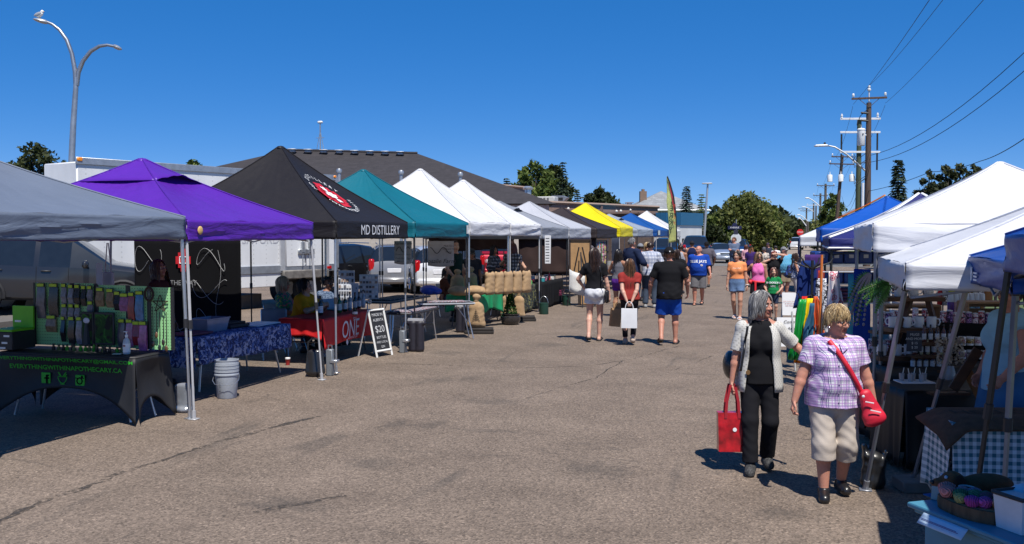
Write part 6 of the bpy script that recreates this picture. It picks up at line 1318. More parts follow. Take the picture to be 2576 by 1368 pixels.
stall('woman with long brown hair standing in front of the black banner',403,13.4,1.74,60,sex='f',skn=SK_T,head=(-20,15),top=cotton((.06,.022,.018)),sleeve=1,bottom=JEANS,leg=.95,shoe=SOLE,hair=H_LBR,hair_kind='long',hlen=.40,hn=140)
SIT=dict(pelvis=-.44,feet=((.10,.42,0),(-.10,.42,0)))
stall('seated woman with a silver blonde bob, dark glasses and a turquoise flowered top',712,17.2,1.80,68,sex='f',skn=SK_R,**SIT,head=(0,4),hands=((.12,.30,.68),(-.12,.30,.68)),top=spots('turquoise print',(.02,.14,.18),[(.05,.30,.10),(.45,.12,.18),(.5,.4,.1)],12,.5),sleeve=1,bottom=JEANS,leg=.95,shoe=SOLE,hair=hairm((.45,.36,.24),(.7,.6,.45)),hair_kind='bob',hlen=.20,hn=160,glasses='sun')
stall('seated woman in a mustard yellow blouse looking down at the red table',752,16.7,1.80,62,sex='f',skn=(.50,.29,.20),girth=1.12,**SIT,lean=14,head=(6,26),hands=((.13,.44,.84),(-.08,.46,.84)),top=cotton((.62,.27,.012)),sleeve=.85,tfit=.035,bottom=cotton((.02,.02,.025)),leg=.95,shoe=P((.5,.45,.45),.7),hair=H_BLK,hair_kind='mid',hlen=.18,hn=160,glasses='clear')
stall('dim seated person in a blue patterned top behind the bottles',826,18.6,1.72,30,sex='m',skn=SK_D,**SIT,top=spots('blue print',(.03,.06,.12),[(.15,.2,.3)],20),sleeve=.7,bottom=JEANS,leg=.95,shoe=SOLE,hair=H_BLK,hair_kind='short',hlen=.05)
stall('man with short dark hair in a dark green t-shirt standing by the burlap sacks',1146,23.2,1.95,62,sex='m',skn=SK_F,girth=.96,head=(-40,4),hands=((.24,.1,.95),(-.22,.2,.98)),top=cotton((.010,.028,.024)),sleeve=.6,bottom=cotton((.012,.014,.02)),leg=.96,shoe=SOLE,hair=H_BRN,hair_kind='short',hlen=.05)
stall('seated dark haired woman in brown behind the green table',1122,24.6,1.66,55,sex='f',skn=SK_T,**SIT,head=(-20,0),top=cotton((.10,.035,.02)),sleeve=1,bottom=JEANS,leg=.9,shoe=SOLE,hair=H_BLK,hair_kind='bob',hlen=.2)
stall('person in a cap and sunglasses half hidden behind the sacks',1186,25.2,1.72,20,sex='m',skn=SK_T,top=cotton((.03,.03,.035)),sleeve=.7,bottom=JEANS,leg=.95,shoe=SOLE,hair=H_BRN,hair_kind='short',cap=cotton((.04,.045,.05)),glasses='sun')
PLK=plaid('black white check',(.30,.30,.31),[(0,.55,(.012,.014,.02),'xz',.75)],.09)
stall('dark haired woman in a black and white plaid shirt behind the taller white stall',1243,27.0,1.78,60,sex='f',skn=SK_T,head=(-30,0),hands=((.2,.24,1.1),(-.1,.28,1.15)),top=PLK,sleeve=1.7,tfit=.03,bottom=JEANS,leg=.95,shoe=SOLE,hair=H_BLK,hair_kind='long',hlen=.3)
stall('woman seen from behind with red brown hair, plaid vest over grey sleeves and pale jeans',1290,25.4,1.86,150,sex='f',skn=SK_F,hands=((.2,.24,1.1),(-.26,.28,1.25)),top=PLK,sleeve=.15,hem=.84,tfit=.04,bottom=denim((.10,.17,.28),1.9),leg=.96,bfit=.016,shoe=SOLE,hair=hairm((.09,.025,.012)),hair_kind='long',hlen=.3)
stall('man in a sage green shirt and cap behind the easel',1480,33.0,1.72,130,sex='m',skn=SK_R,lean=14,head=(0,14),hands=((.2,.35,1.05),(-.2,.35,1.05)),top=cotton((.13,.19,.17)),sleeve=1.5,hem=.88,tfit=.035,bottom=cotton((.35,.33,.30)),leg=.5,shoe=SOLE,hair=H_GRY,hair_kind='short',cap=cotton((.10,.09,.10)))
stall('stall holder with dark pinned up hair in a blue sleeveless dress under the blue tent',2545,8.0,1.72,-62,sex='f',skn=(.44,.20,.14),girth=1.28,vox=.008,head=(10,4),hands=((.28,.10,.9),(-.3,.2,.95)),top=cotton((.24,.44,.56)),sleeve=.22,hem=.80,tfit=.022,bottom=cotton((.05,.15,.30)),leg=.55,bfit=.06,flare=.08,shoe=SOLE,hair=H_BLK,hair_kind='bob',hlen=.10,hn=200,glasses='clear')
GREYP=P((.42,.42,.41),.5,var=.06);BLKCLOTH=cotton((.010,.010,.011))
def folding_table(label,c,L,W,rz=0,z=.74,m=None,cat='table',foldleg=STEEL):
 t=thing('folding_table',label,cat,c,rz);b=MB();b.box((0,0,z-.02),(L,W,.04),bev=.012);b.build('tabletop',m or GREYP,t)
 for sx in(-1,1):
  x=sx*L*.38;b=MB()
  b.tube([(x,-W*.36,z-.04),(x+sx*.04,-W*.36,.35),(x+sx*.12,-W*.40,.012)],.014,7);b.tube([(x,W*.36,z-.04),(x+sx*.04,W*.36,.35),(x+sx*.12,W*.40,.012)],.014,7);b.tube([(x+sx*.04,-W*.36,.35),(x+sx*.04,W*.36,.35)],.012,6)
  b.tube([(x*.5,0,z-.05),(x+sx*.03,0,.36)],.01,6);b.tube([(x,-W*.36,z-.04),(x,W*.36,z-.04)],.012,6);b.build('leg_frame',foldleg,t)
 return t
def cover(label,c,L,W,z,drops,m,rz=0,wav=.03,seed=0,swag=(0,0,0,0),name='tablecloth',n=44):
 """cloth over a table top: drops for sides -y, +x, +y, -x"""
 b=MB();hx,hy=L/2+.012,W/2+.012;cor=[(-hx,-hy),(hx,-hy),(hx,hy),(-hx,hy)];b.grid(lambda u,v:(-hx+2*hx*u,-hy+2*hy*v,z+.006+.003*nz(u*6+seed,v*6)),12,8)
 for i in range(4):
  A,B=cor[i],cor[(i+1)%4];Ls=math.hypot(B[0]-A[0],B[1]-A[1]);nx_,ny_=(B[1]-A[1])/Ls,-(B[0]-A[0])/Ls;dp=drops[i];sw=swag[i]
  def fn(u,v,A=A,B=B,Ls=Ls,nx_=nx_,ny_=ny_,dp=dp,sw=sw,i=i):
   w_=wav*v*(math.sin(u*Ls*13+2.2*nz(u*3,seed+i)*3)*.7+.8*nz(u*Ls*3.2,v*1.3,seed+i*3))+.012*v
   d_=dp*(1-sw*math.sin(PI*u)**.8)*(1+.06*nz(u*4,seed,i))
   e=.03*v*(max(0,1-u*8)+max(0,u*8-7))
   return(A[0]+(B[0]-A[0])*u+nx_*(w_+e),A[1]+(B[1]-A[1])*u+ny_*(w_+e),z+.006-d_*v)
  b.grid(fn,n,9)
 o=b.build(name,m,loc=c,rz=rz,thick=.004);bm=bmesh.new();bm.from_mesh(o.data);bmesh.ops.remove_doubles(bm,verts=bm.verts,dist=.004);bm.to_mesh(o.data);bm.free();o.data.set_sharp_from_angle(angle=R(60))
 return tag(o,label,'tablecloth')
LIME=P((.14,.50,.012),.5);GRN=P((.03,.42,.02),.55,var=.05)
def stretch_table():
 x0,x1,y0,y1,z=-8.85,-6.98,8.92,9.52,.76;cx,cy=(x0+x1)/2,(y0+y1)/2
 folding_table('folding table hidden under the black stretch cover',(cx,cy,0),x1-x0-.08,y1-y0-.06,0,z-.02)
 b=MB();hx,hy=(x1-x0)/2,(y1-y0)/2;cor=[(-hx,-hy),(hx,-hy),(hx,hy),(-hx,hy)]
 b.box((0,0,z-.012),(2*hx,2*hy,.028),bev=.012)
 for i in range(4):
  A,B=cor[i],cor[(i+1)%4];Ls=math.hypot(B[0]-A[0],B[1]-A[1]);nx_,ny_=(B[1]-A[1])/Ls,-(B[0]-A[0])/Ls
  def fn(u,v,A=A,B=B,nx_=nx_,ny_=ny_,Ls=Ls):
   k=abs(2*u-1);arch=(.36 if Ls>1 else .26)*(1-k**2.4);zb=.015+arch;pull=-.05*math.sin(PI*v)*(1-k**3)-.02*v*(1-k);fl=.07*v*k**6;s_=(u-.5)
   zz=(z-.02)*(1-v)+zb*v
   return(A[0]+(B[0]-A[0])*u+nx_*(pull+fl)+(B[0]-A[0])*s_*.05*v*k**6,A[1]+(B[1]-A[1])*u+ny_*(pull+fl)+(B[1]-A[1])*s_*.05*v*k**6,zz)
  b.grid(fn,40,12)
 t=b.build('stretch_cover',P((.014,.014,.016),.62,var=.15,bump=.001,bs=90),loc=(cx,cy,0),thick=.003);tag(t,'black stretch table cover printed with lime green lettering','tablecloth')
 def put(txt,xa,xb,zz,hgt_):
  vs,fs=text_mesh(txt,1.0,bold=.012);w0,w1_=min(v[0]for v in vs),max(v[0]for v in vs);h0,h1=min(v[1]for v in vs),max(v[1]for v in vs);b=MB()
  v2,f2=subdivide_flat(vs,fs,.6)
  def wp(x,y):
   u=((x-w0)/(w1_-w0));X_=xa+(xb-xa)*u;Z_=zz+(y-h0)/(h1-h0)*hgt_;v=(z-.02-Z_)/(z-.06);k=abs(2*((X_-x0)/(x1-x0))-1)
   return(X_-cx,-hy+.05*math.sin(PI*v)*(1-k**3)-.008-.04*0,Z_)
  b._add([wp(x,y)for x,y in v2],f2);return b.build('lettering',GRN,t,smooth=0)
 put('EVERYTHINGWITHINAPOTHECARY@GMAIL.COM',x0-.02,x1-.03,.665,.052);put('EVERYTHINGWITHINAPOTHECARY.CA',x0+.15,x1-.18,.575,.052)
 yy=-hy-.0
 def rr(xc,zc,w_,h_,name):
  b=MB();b.box((xc-cx,-hy+.035,zc),(w_,.012,h_),bev=.005);return b.build(name,GRN,t)
 f_=rr(-8.22,.475,.125,.125,'icon');b=MB();b.box((-8.20-cx,-hy+.026,.46),(.022,.01,.095));b.box((-8.20-cx,-hy+.026,.475),(.06,.01,.018));b.box((-8.187-cx,-hy+.026,.508),(.035,.01,.016));b.build('icon_letter',BLKCLOTH,f_)
 c_=rr(-7.75,.465,.125,.125,'icon');b=MB();b.tube([(-7.75-cx+.035*math.cos(a),-hy+.028,.46+.035*math.sin(a))for a in[PI*q/10 for q in range(21)]],.008,6);b.box((-7.715-cx,-hy+.026,.508),(.022,.01,.022));b.box((-7.75-cx,-hy+.027,.492),(.12,.008,.008));b.build('icon_lens',BLKCLOTH,c_)
 b=MB();X0=-7.985-cx;Y0=-hy+.028
 b.tube([(X0+.06*math.cos(a),Y0,.50+.075*math.sin(a))for a in[PI+PI*q/10 for q in range(11)]]+[(X0+.06,Y0,.50),(X0-.06,Y0,.50)],.0045,5);b.tube([(X0-.03,Y0,.415),(X0+.03,Y0,.415)],.006,5);b.tube([(X0-.055,Y0,.55),(X0-.02,Y0,.505)],.007,5);b.tube([(X0+.01,Y0,.505),(X0+.05,Y0,.55)],.006,5);b.tube([(X0+.03,Y0,.505),(X0+.06,Y0,.53)],.006,5);b.build('icon_mortar',GRN,t)
stretch_table()
def pegboard(c):
 k=NT('pegboard');x=k.sep();fx=k.math('SUBTRACT',k.math('FRACT',k.math('MULTIPLY',x[0],28)),.5);fz=k.math('SUBTRACT',k.math('FRACT',k.math('MULTIPLY',x[2],28)),.5);d=k.math('ADD',k.math('MULTIPLY',fx,fx),k.math('MULTIPLY',fz,fz))
 k.base(k.mix(k.math('LESS_THAN',d,.022),c,(.01,.015,.01)));k.b.inputs['Roughness'].default_value=.55;return k.m
PEG=pegboard((.30,.62,.28))
FILM=P((.30,.30,.34),.18,var=.3,spec=.8)
r=random.Random(21)
def board(label,xa,xb,y,z0,z1,rz=0):
 t=thing('pegboard',label,'display board',((xa+xb)/2,y,z0),rz);w_=xb-xa;b=MB();b.box((0,0,(z1-z0)/2),(w_,.014,z1-z0));b.build('panel',PEG,t)
 b=MB()
 for sx in(-1,1):b.box((sx*(w_/2+.006),.0,(z1-z0)/2),(.03,.03,z1-z0))
 b.build('edge_strip',PLAST,t);return t
def packet(label,x,y,z,w_,h_,c,tagc=True,grp='packets hanging on the pegboards'):
 t=thing('packet',label,'packet',(x,y,z),r.uniform(-.1,.1),grp);b=MB();V,F=None,None
 b.loft([[(-w_/2,-.005,-h_),(w_/2,-.005,-h_),(w_/2,.004,-h_),(-w_/2,.004,-h_)],[(-w_/2,-.03,-h_*.6),(w_/2,-.028,-h_*.6),(w_/2,.004,-h_*.6),(-w_/2,.004,-h_*.6)],[(-w_*.46,-.006,-.02),(w_*.46,-.006,-.02),(w_*.46,.004,-.02),(-w_*.46,.004,-.02)]]);b.build('bag',P(c,.25,var=.4,vs=18,spec=.7),t,smooth=20)
 if tagc:
  b=MB();b.box((0,-.012,0),(w_*.95,.01,.05));g_=b.build('header_card',PLAST,t);b=MB();b.box((0,-.020,0),(w_*.78,.006,.034));b.build('price_label',P((.40,.55,.03),.6),g_)
  b=MB();b.tube([(0,.0,.02),(0,-.06,.03)],.004,5);b.build('hook',STEEL,t)
 return t
YB=9.36
board('green pegboard at the left of the stretch covered table, hung with long packets',-8.72,-8.20,YB,.80,1.545);board('green pegboard left of centre holding black brush packets',-8.16,-7.86,YB,.80,1.545);board('green pegboard in the middle behind the framed pictures',-7.82,-7.42,YB,.80,1.53);board('green pegboard with pink and blue packets, beside the sunlit one',-7.38,-7.13,YB,.80,1.525);board('sunlit green pegboard hung with chains and pendants, next to the tent leg',-7.08,-6.80,YB-.02,.80,1.515)
cols=[((.10,.09,.12),'smoky'),((.02,.02,.025),'black'),((.22,.22,.26),'clear grey'),((.25,.02,.03),'dark red'),((.04,.16,.34),'blue'),((.42,.12,.30),'pink'),((.30,.12,.25),'mauve'),((.24,.17,.10),'tan')]
for i,(x,z,w_,h_,ci,lab)in enumerate(((-8.60,1.52,.13,.40,0,'long smoky packet at the top left of the pegboards'),(-8.42,1.52,.13,.38,1,'long black packet next to the smoky one'),(-8.46,1.14,.14,.18,7,'tan packet low on the leftmost pegboard'),(-8.27,1.52,.07,.22,2,'grey brush packet, first in the top row'),(-8.17,1.51,.07,.22,2,'grey brush packet, second in the top row'),(-8.08,1.51,.07,.22,1,'black brush packet, third in the top row'),(-7.99,1.50,.06,.22,1,'black brush packet, fourth in the top row'),(-8.27,1.28,.07,.16,2,'grey packet, first in the middle row'),(-8.17,1.28,.07,.16,2,'grey packet, second in the middle row'),(-8.08,1.28,.07,.16,2,'grey packet, third in the middle row'),(-8.29,1.13,.06,.28,1,'black packet, first in the lower row'),(-8.17,1.13,.09,.30,1,'wide black packet, second in the lower row'),(-8.06,1.13,.08,.30,2,'grey packet, third in the lower row'),(-7.90,1.50,.07,.16,2,'narrow grey packet above the robed figure'),(-7.90,1.32,.07,.12,2,'short grey packet above the robed figure'),(-7.76,1.48,.11,.20,7,'tan round packet in the middle of the top row'),(-7.62,1.47,.10,.20,7,'tan packet right of the round one'),(-7.52,1.44,.09,.20,1,'black booklet packet in the top row'),(-7.43,1.42,.11,.19,6,'mauve packet with a white cord'),(-7.33,1.43,.08,.32,3,'dark red packet beside the blue one'),(-7.22,1.45,.10,.32,4,'bright blue packet on the upper row'),(-7.47,1.12,.09,.32,0,'smoky packet below the mauve one'),(-7.36,1.12,.10,.30,6,'mauve packet on the lower row'),(-7.27,1.10,.10,.26,3,'dark red packet on the lower row'),(-7.18,1.10,.11,.32,5,'pink packet beside the sunlit pegboard, lower row'))):packet(lab,x,YB-.035,z,w_,h_,cols[ci][0])
for i,(x,zt,zb,lab)in enumerate(((-7.03,1.30,.90,'pendant chain at the left of the sunlit pegboard'),(-6.98,1.26,1.0,'short pendant chain on the sunlit pegboard'),(-6.94,1.24,.86,'dark pendant chain in the middle of the sunlit pegboard'),(-6.89,1.20,.92,'pendant chain with a black charm'),(-6.85,1.24,.85,'pendant chain at the right of the sunlit pegboard'))):
 t=thing('pendant_chain',lab,'necklace',(x,YB-.06,zt),0,'chains on the sunlit pegboard');b=MB();b.tube([(0,0,0),(.006,-.005,(zb-zt)*.5),(-.004,0,zb-zt)],.005,5);b.build('chain',P((.05,.04,.035),.4,.6),t);b=MB();b.ell((0,-.005,zb-zt-.03),(.022,.012,.038),8,6);b.build('pendant',P([(.03,.02,.02),(.12,.06,.03),(.02,.03,.03)][i%3],.3),t)
t=thing('twig_star','twig star hanging on the sunlit pegboard','ornament',(-6.93,YB-.07,1.33));b=MB()
for i in range(5):a,c=PI/2+i*2*PI/5,PI/2+(i+2)*2*PI/5;b.tube([(.10*math.cos(a),.006*i,.10*math.sin(a)),(.10*math.cos(c),.006*i,.10*math.sin(c))],.006,5)
b.build('twigs',P((.05,.03,.018),.9),t)
t=thing('dream_hoop','dark woven hoop hanging at the top of the sunlit pegboard','ornament',(-7.06,YB-.08,1.44));b=MB();b.tube([(.055*math.cos(a),0,.075*math.sin(a))for a in[PI*q/10 for q in range(21)]],.014,6);b.build('hoop',P((.04,.022,.015),.9),t);b=MB()
for i in range(6):a=i*PI/6;b.tube([(.05*math.cos(a),0,.07*math.sin(a)),(-.05*math.cos(a),0,-.07*math.sin(a))],.002,4)
b.build('web',P((.2,.25,.2),.7),t)
for(xa,xb,z0,z1,lab)in((-7.97,-7.80,.82,1.22,'dark framed panel with a pale robed figure'),(-7.79,-7.52,.84,1.22,'dark framed green panel in the middle of the pegboards')):
 t=thing('picture_frame',lab,'picture',((xa+xb)/2,YB-.10,z0));b=MB();b.box((0,0,(z1-z0)/2),(xb-xa,.03,z1-z0),bev=.006);f_=b.build('frame',PLAST,t);b=MB();b.box((0,-.017,(z1-z0)/2),(xb-xa-.04,.006,z1-z0-.05));b.build('picture',spots('green print',(.012,.05,.008),[(.03,.14,.015),(.01,.01,.01)],6,.5),t)
 if 'robed' in lab:b=MB();b.ell((.0,-.03,.30),(.045,.012,.035),10,6);b.lathe([(.05,.02),(.02,.27)],8,c=(0,-.025,0),m=1);b.build('figure',[P((.55,.55,.65),.6),PLAST],t)
r=random.Random(9)
for i in range(16):
 x=-8.28+i*.062;c=r.choice([(.04,.30,.03),(.10,.14,.05),(.18,.2,.14),(.03,.03,.03)]);t=thing('small_jar','little bottle or jar in the low row in front of the pegboards','jar',(x,YB-.22+r.uniform(-.03,.03),.772),0,'little jars along the table');b=MB();h_=r.uniform(.05,.085);b.lathe([(.018,0),(.02,.005),(.02,h_*.7),(.012,h_*.8),(.012,h_)],10);b.build('glass',P(c,.2),t);b=MB();b.lathe([(.014,h_),(.014,h_+.015)],8);b.build('lid',P((.02,.02,.02),.4),t)
t=thing('sanitizer_bottle','clear hand sanitizer pump bottle with a white label on the black table','bottle',(-7.20,9.06,.775));b=MB();b.lathe([(.036,0),(.04,.01),(.04,.13),(.03,.165),(.016,.18),(.016,.195)],18);b.build('bottle',P((.72,.74,.76),.12,trans=.3,var=0),t);b=MB();b.lathe([(.0412,.02),(.0412,.12)],18,cap=False);lb_=b.build('label',P((.78,.78,.78),.5,var=.02),t);b=MB();b.ell((0,-.042,.095),(.018,.003,.009),10,5);b.build('label_mark',P((.30,.06,.08),.5),lb_);b=MB();b.lathe([(.018,.195),(.018,.215),(.006,.22),(.006,.245)],12);b.box((-.012,0,.25),(.05,.016,.012),bev=.004);b.build('pump',P((.8,.8,.8),.4),t)
b=MB();b.box((0,0,.003),(.10,.07,.006));tag(b.build('card_stack',P((.5,.6,.5),.6),loc=(-7.29,9.02,.775),rz=.3),'small stack of pale cards beside the sanitizer bottle','cards')
t=thing('display_case','open lime green case of drawers at the left edge of the black table','case',(-8.82,9.10,.775));b=MB();b.box((0,0,.23),(.30,.34,.025));b.box((0,.17,.36),(.30,.02,.27));b.build('lining',LIME,t);b=MB();b.box((0,0,.11),(.33,.36,.21),bev=.008);b.build('body',PLAST,t)
for q,(x,z)in enumerate(((-.08,.16),(.09,.17),(.06,.09),(.03,.03))):b=MB();b.box((x,-.185,z),(.08,.006,.022));b.build('drawer_label',WH,t)
b=MB();b.box((.09,-.01,.33),(.08,.012,.022));b.build('case_label',WH,t)
b=MB();b.box((0,0,-.22),(.16,.05,.26),bev=.01);b.tube([(-.05,0,-.1),(-.01,0,.30)],.008,5);b.tube([(.05,0,-.1),(.01,0,.30)],.008,5);q=atd(272,668,12.6);tag(b.build('hanging_bag',P((.45,.43,.42),.8),loc=q),'pale canvas bag hanging from the tent frame before the suv','bag');b=MB();b.box((0,0,0),(.09,.01,.3));q=atd(250,690,12.5);tag(b.build('hanging_sign',P((.5,.5,.52),.7),loc=q),'narrow paper price list hanging beside the canvas bag','sign')
def scroll_wall():
 x0,x1,y,zb,zt=-10.1,-8.17,12.93,.28,2.12
 o=wall_cloth('black cloth backdrop with white scroll lines and a red emblem',(x0,y,0),(x1,y,0),zb,zt,cotton((.006,.006,.007)),.012,1.5,name='backdrop',cat='backdrop')
 b=MB();sc_=lambda pts,c:[(c[0]+px_,-.03,c[1]+pz)for px_,pz in pts]
 rn=random.Random(3)
 for cx_,cz in((.28,1.75),(.30,1.2),(1.42,1.75),(1.40,1.25),(1.45,.75),(.9,.7)):
  a1,a2,p1_,p2_=rn.uniform(.22,.34),rn.uniform(.13,.2),rn.uniform(0,3),rn.uniform(1,3);b.tube(sc_([(a1*math.sin(t_+p1_),a2*math.sin(2*t_+p2_)+.05*math.sin(t_))for t_ in[5.2*q/40 for q in range(41)]],(cx_,cz)),.0035,4)
 b.tube(sc_([(0.05*math.sin(z*5),z)for z in[.2+q*.08 for q in range(22)]],(1.55,0)),.0028,4);b.build('scroll_lines',P((.36,.36,.36),.6),o)
 b=MB();E_=[(-1,3),(1,3),(1,2),(2,2),(2,1),(3,1),(3,-1),(2,-1),(2,-2),(1,-2),(1,-3),(-1,-3),(-1,-2),(-2,-2),(-2,-1),(-3,-1),(-3,1),(-2,1),(-2,2),(-1,2)];b.prism([(.93+px_*.045,-.035,1.72+pz*.06)for px_,pz in E_],(0,-.006,0));em_=b.build('emblem',REDP,o,smooth=0)
 b=MB();
 for xa,za,xb,zb_ in((-.06,.05,.06,.05),(-.06,-.05,.06,-.05),(-.06,-.05,-.06,.05),(.06,-.05,.06,.05),(0,-.13,0,.13)):b.tube([(.93+xa,-.045,1.72+za),(.93+xb,-.045,1.72+zb_)],.008,4)
 b.build('emblem_lines',WH,em_);text('THE WAY',.11,(.93,-.04,1.36),(1,0,0),(0,0,1),P((.28,.28,.28),.6),o)
scroll_wall()
BLUP=spots('blue paisley',(.008,.022,.11),[(.07,.13,.36),(.30,.34,.50),(.02,.02,.06)],13,.5)
folding_table('folding table under the blue patterned cloth',(-7.86,12.0,0),2.2,.74,R(90)-.06,.74);cover('blue patterned tablecloth with ornamental swirls',(-7.86,12.0,0),2.2,.74,.745,(.36,.30,.36,.40),BLUP,R(90)-.06,.03,4)
b=MB();b.box((0,0,.008),(.66,.42,.016),bev=.004);tag(b.build('white_board',P((.72,.72,.74),.5),loc=(-7.78,12.75,.76),rz=R(90)),'white board lying at the far end of the blue table','board')
t=thing('storage_box','clear plastic storage box on the blue patterned table','box',(-7.92,11.72,.757),R(85));b=MB();b.loft([[(-.24*k,-.16*k,z),(.24*k,-.16*k,z),(.24*k,.16*k,z),(-.24*k,.16*k,z)]for k,z in((.86,0),(1,.17),(1.06,.175),(1.06,.19),(.98,.19),(.84,.03))],cap=False);b.build('tub',P((.40,.46,.58),.15,trans=.5,var=.1),t,smooth=15);b=MB();b.box((0,0,.08),(.38,.24,.1),bev=.02);b.build('contents',spots('papers',(.4,.42,.46),[(.1,.12,.2),(.6,.6,.6)],16),t)
b=MB();b.box((0,0,.03),(.42,.4,.05),bev=.01);b.box((.02,.02,.07),(.36,.3,.03),bev=.01);tag(b.build('dark_tray',P((.03,.022,.02),.5,var=.3),loc=(-7.95,12.28,.757),rz=1.4),'dark tray of trinkets between the storage box and white board','tray')
b=MB();b.box((0,0,.02),(.5,.35,.03),bev=.01);tag(b.build('reddish_mat',P((.16,.04,.06),.6,var=.3,vs=12),loc=(-7.85,11.2,.757),rz=1.5),'reddish folded cloth at the near end of the blue table','cloth')
BK=P((.34,.37,.42),.45,var=.12)
p=at(571,1000)
for i in range(4):
 t=thing('bucket',['pale grey bucket, lowest of the stack, with dark lettering','pale grey bucket, second from the bottom of the stack','pale grey bucket, third from the bottom of the stack','pale grey bucket, topmost of the stack'][i],'bucket',(p.x,p.y,.042*i),.4,'nested buckets')
 b=MB();b.lathe([(.118,0),(.124,.01),(.148,.30),(.158,.302),(.158,.318),(.15,.322),(.152,.362),(.157,.366),(.157,.374),(.146,.375),(.142,.33),(.115,.02),(.001,.02)],28);b.build('shell',BK,t)
 if i==0:
  b=MB();b.tube([(.158,0,.30),(.165,-.08,.24),(.12,-.16,.20),(0,-.185,.19),(-.12,-.16,.20),(-.165,-.08,.24),(-.158,0,.30)],.004,5);b.build('handle',STEEL,t)
  vs,fs=text_mesh('HC3',.075);b=MB();b._add([((.135+.05*0)*math.sin(-.5+y*3)*1.02+.0,-(.142)*math.cos(-.5+y*3),.16-x)for x,y,z in vs],fs);b.build('lettering',P((.12,.13,.15),.6),t,smooth=0)
b=MB();V,F=sdf_mesh([dict(t='ecap',a=v3(0,0,.06),b=v3(0,0,.30),ra=(.11,.07),rb=(.13,.05),x=v3(1,0,0),k=.02),dict(t='ell',c=v3(0,0,.04),r=(.12,.10,.05),k=.02)],.01,.012,2);p=at(462,1040);ob=np_object('weight_bag',V,F,P((.30,.32,.36),.15,trans=.4,var=.2),None);ob.location=(p.x-.05,p.y+.1,0);tag(ob,'clear plastic weight bag behind the grey tent leg','bag')
REDC=P((.58,.008,.010),.7,var=.08,bump=.002,bs=60)
folding_table('folding table under the red cloth',(-7.72,14.95,0),2.2,.74,R(90)+.06,.74,foldleg=P((.08,.08,.09),.4,.6));rc=cover('bright red tablecloth printed with white lettering and an emblem',(-7.72,14.95,0),2.2,.74,.745,(.50,.22,.30,.34),REDC,R(90)+.06,.025,8,(.12,0,0,.2))
def on_red(x,z):return(x,-.40-.012-(.745-z)*.035,z)
for txt,sz,x,z,kw in(('STILL',.075,.12,.66,dict(space=1.1)),('ONE',.36,-.12,.50,dict(font_shear=.25,bold=.0)),('AN MD DISTILLERY',.05,-.06,.36,{})):
 vs,fs=text_mesh(txt,sz,**kw);b=MB();v2,f2=subdivide_flat(vs,fs,.1);b._add([tuple(Vector(on_red(x+a,z+c*(1.15 if txt=='ONE' else 1)))+Vector((0,-.03-.02*(z<.5),0)))for a,c in v2],f2);b.build('lettering',P((.72,.70,.72),.6),rc,smooth=0)
b=MB();b.prism([tuple(Vector(on_red(-.30+px_*.014,.30+pz*.017))+Vector((0,-.04,0)))for px_,pz in[(-1,3),(1,3),(1,2),(2,2),(2,1),(3,1),(3,-1),(2,-1),(2,-2),(1,-2),(1,-3),(-1,-3),(-1,-2),(-2,-2),(-2,-1),(-3,-1),(-3,1),(-2,1),(-2,2),(-1,2)]],(0,-.004,0));b.build('emblem',P((.75,.7,.72),.6),rc,smooth=0)
def bottle(label,p,c,h=.30,rad=.037,capc=(.02,.02,.02),lab=(.6,.6,.62),grp='bottles on the red table',rough=.12):
 t=thing('bottle',label,'bottle',p,rnd.uniform(0,3),grp);b=MB();b.lathe([(rad*.9,0),(rad,.012),(rad,h*.58),(rad*.75,h*.67),(rad*.36,h*.74),(rad*.34,h*.9),(rad*.4,h*.91)],14);b.build('glass',P(c,rough,var=.1,spec=.8),t);b=MB();b.lathe([(rad*.42,h*.9),(rad*.42,h)],10);b.build('cap',P(capc,.4),t)
 if lab:b=MB();b.lathe([(rad*1.02,h*.14),(rad*1.02,h*.48)],14,cap=False);b.build('label',P(lab,.6,var=.25,vs=50),t)
 return t
for i,(u,v,c,h_,lab,nm)in enumerate(((854,786,(.02,.10,.02),.32,(.55,.62,.6),'green bottle with a pale label, left of the row on the red table'),(868,783,(.015,.03,.012),.31,(.6,.6,.6),'dark green bottle with a white label, second on the red table'),(880,780,(.25,.26,.28),.33,(.6,.58,.6),'clear bottle with a printed label, third on the red table'),(893,779,(.02,.018,.018),.32,(.55,.5,.5),'black bottle with a pale label, fourth on the red table'),(903,776,(.05,.015,.015),.31,(.6,.6,.62),'dark red bottle with a white label, fifth on the red table'),(914,774,(.30,.33,.36),.34,(.35,.42,.5),'tall clear bottle at the right of the row on the red table'))):
 q=at(u,v,.757);bottle(nm,q,c,h_,.04,lab=lab)
q=at(806,793,.757);bottle('bottle with a wide white label beside the tent leg on the red table',q,(.02,.018,.016),.33,.045,lab=(.74,.74,.76));q=at(893,792,.757);bottle('squat black jar with a white label in front of the bottles',q,(.015,.015,.015),.12,.045,lab=(.6,.6,.62))
q=at(930,779,.757);t=thing('wine_glass','empty stemmed glass at the right end of the red table','glass',q);b=MB();b.lathe([(.035,0),(.035,.004),(.004,.01),(.004,.09),(.03,.12),(.036,.16),(.030,.19)],14,cap=False);b.build('glass',P((.6,.62,.64),.05,trans=.8,var=0),t)
q=at(842,779,.757);t=thing('laptop','open laptop on the red table behind the tent leg','laptop',q,R(70));b=MB();b.box((0,0,.008),(.30,.21,.016),bev=.004);b.build('base',P((.2,.2,.22),.4),t);b=MB();b.box((0,.13,.10),(.30,.01,.2),rot=(-.35,0,0));b.build('lid',P((.35,.38,.45),.35),t)
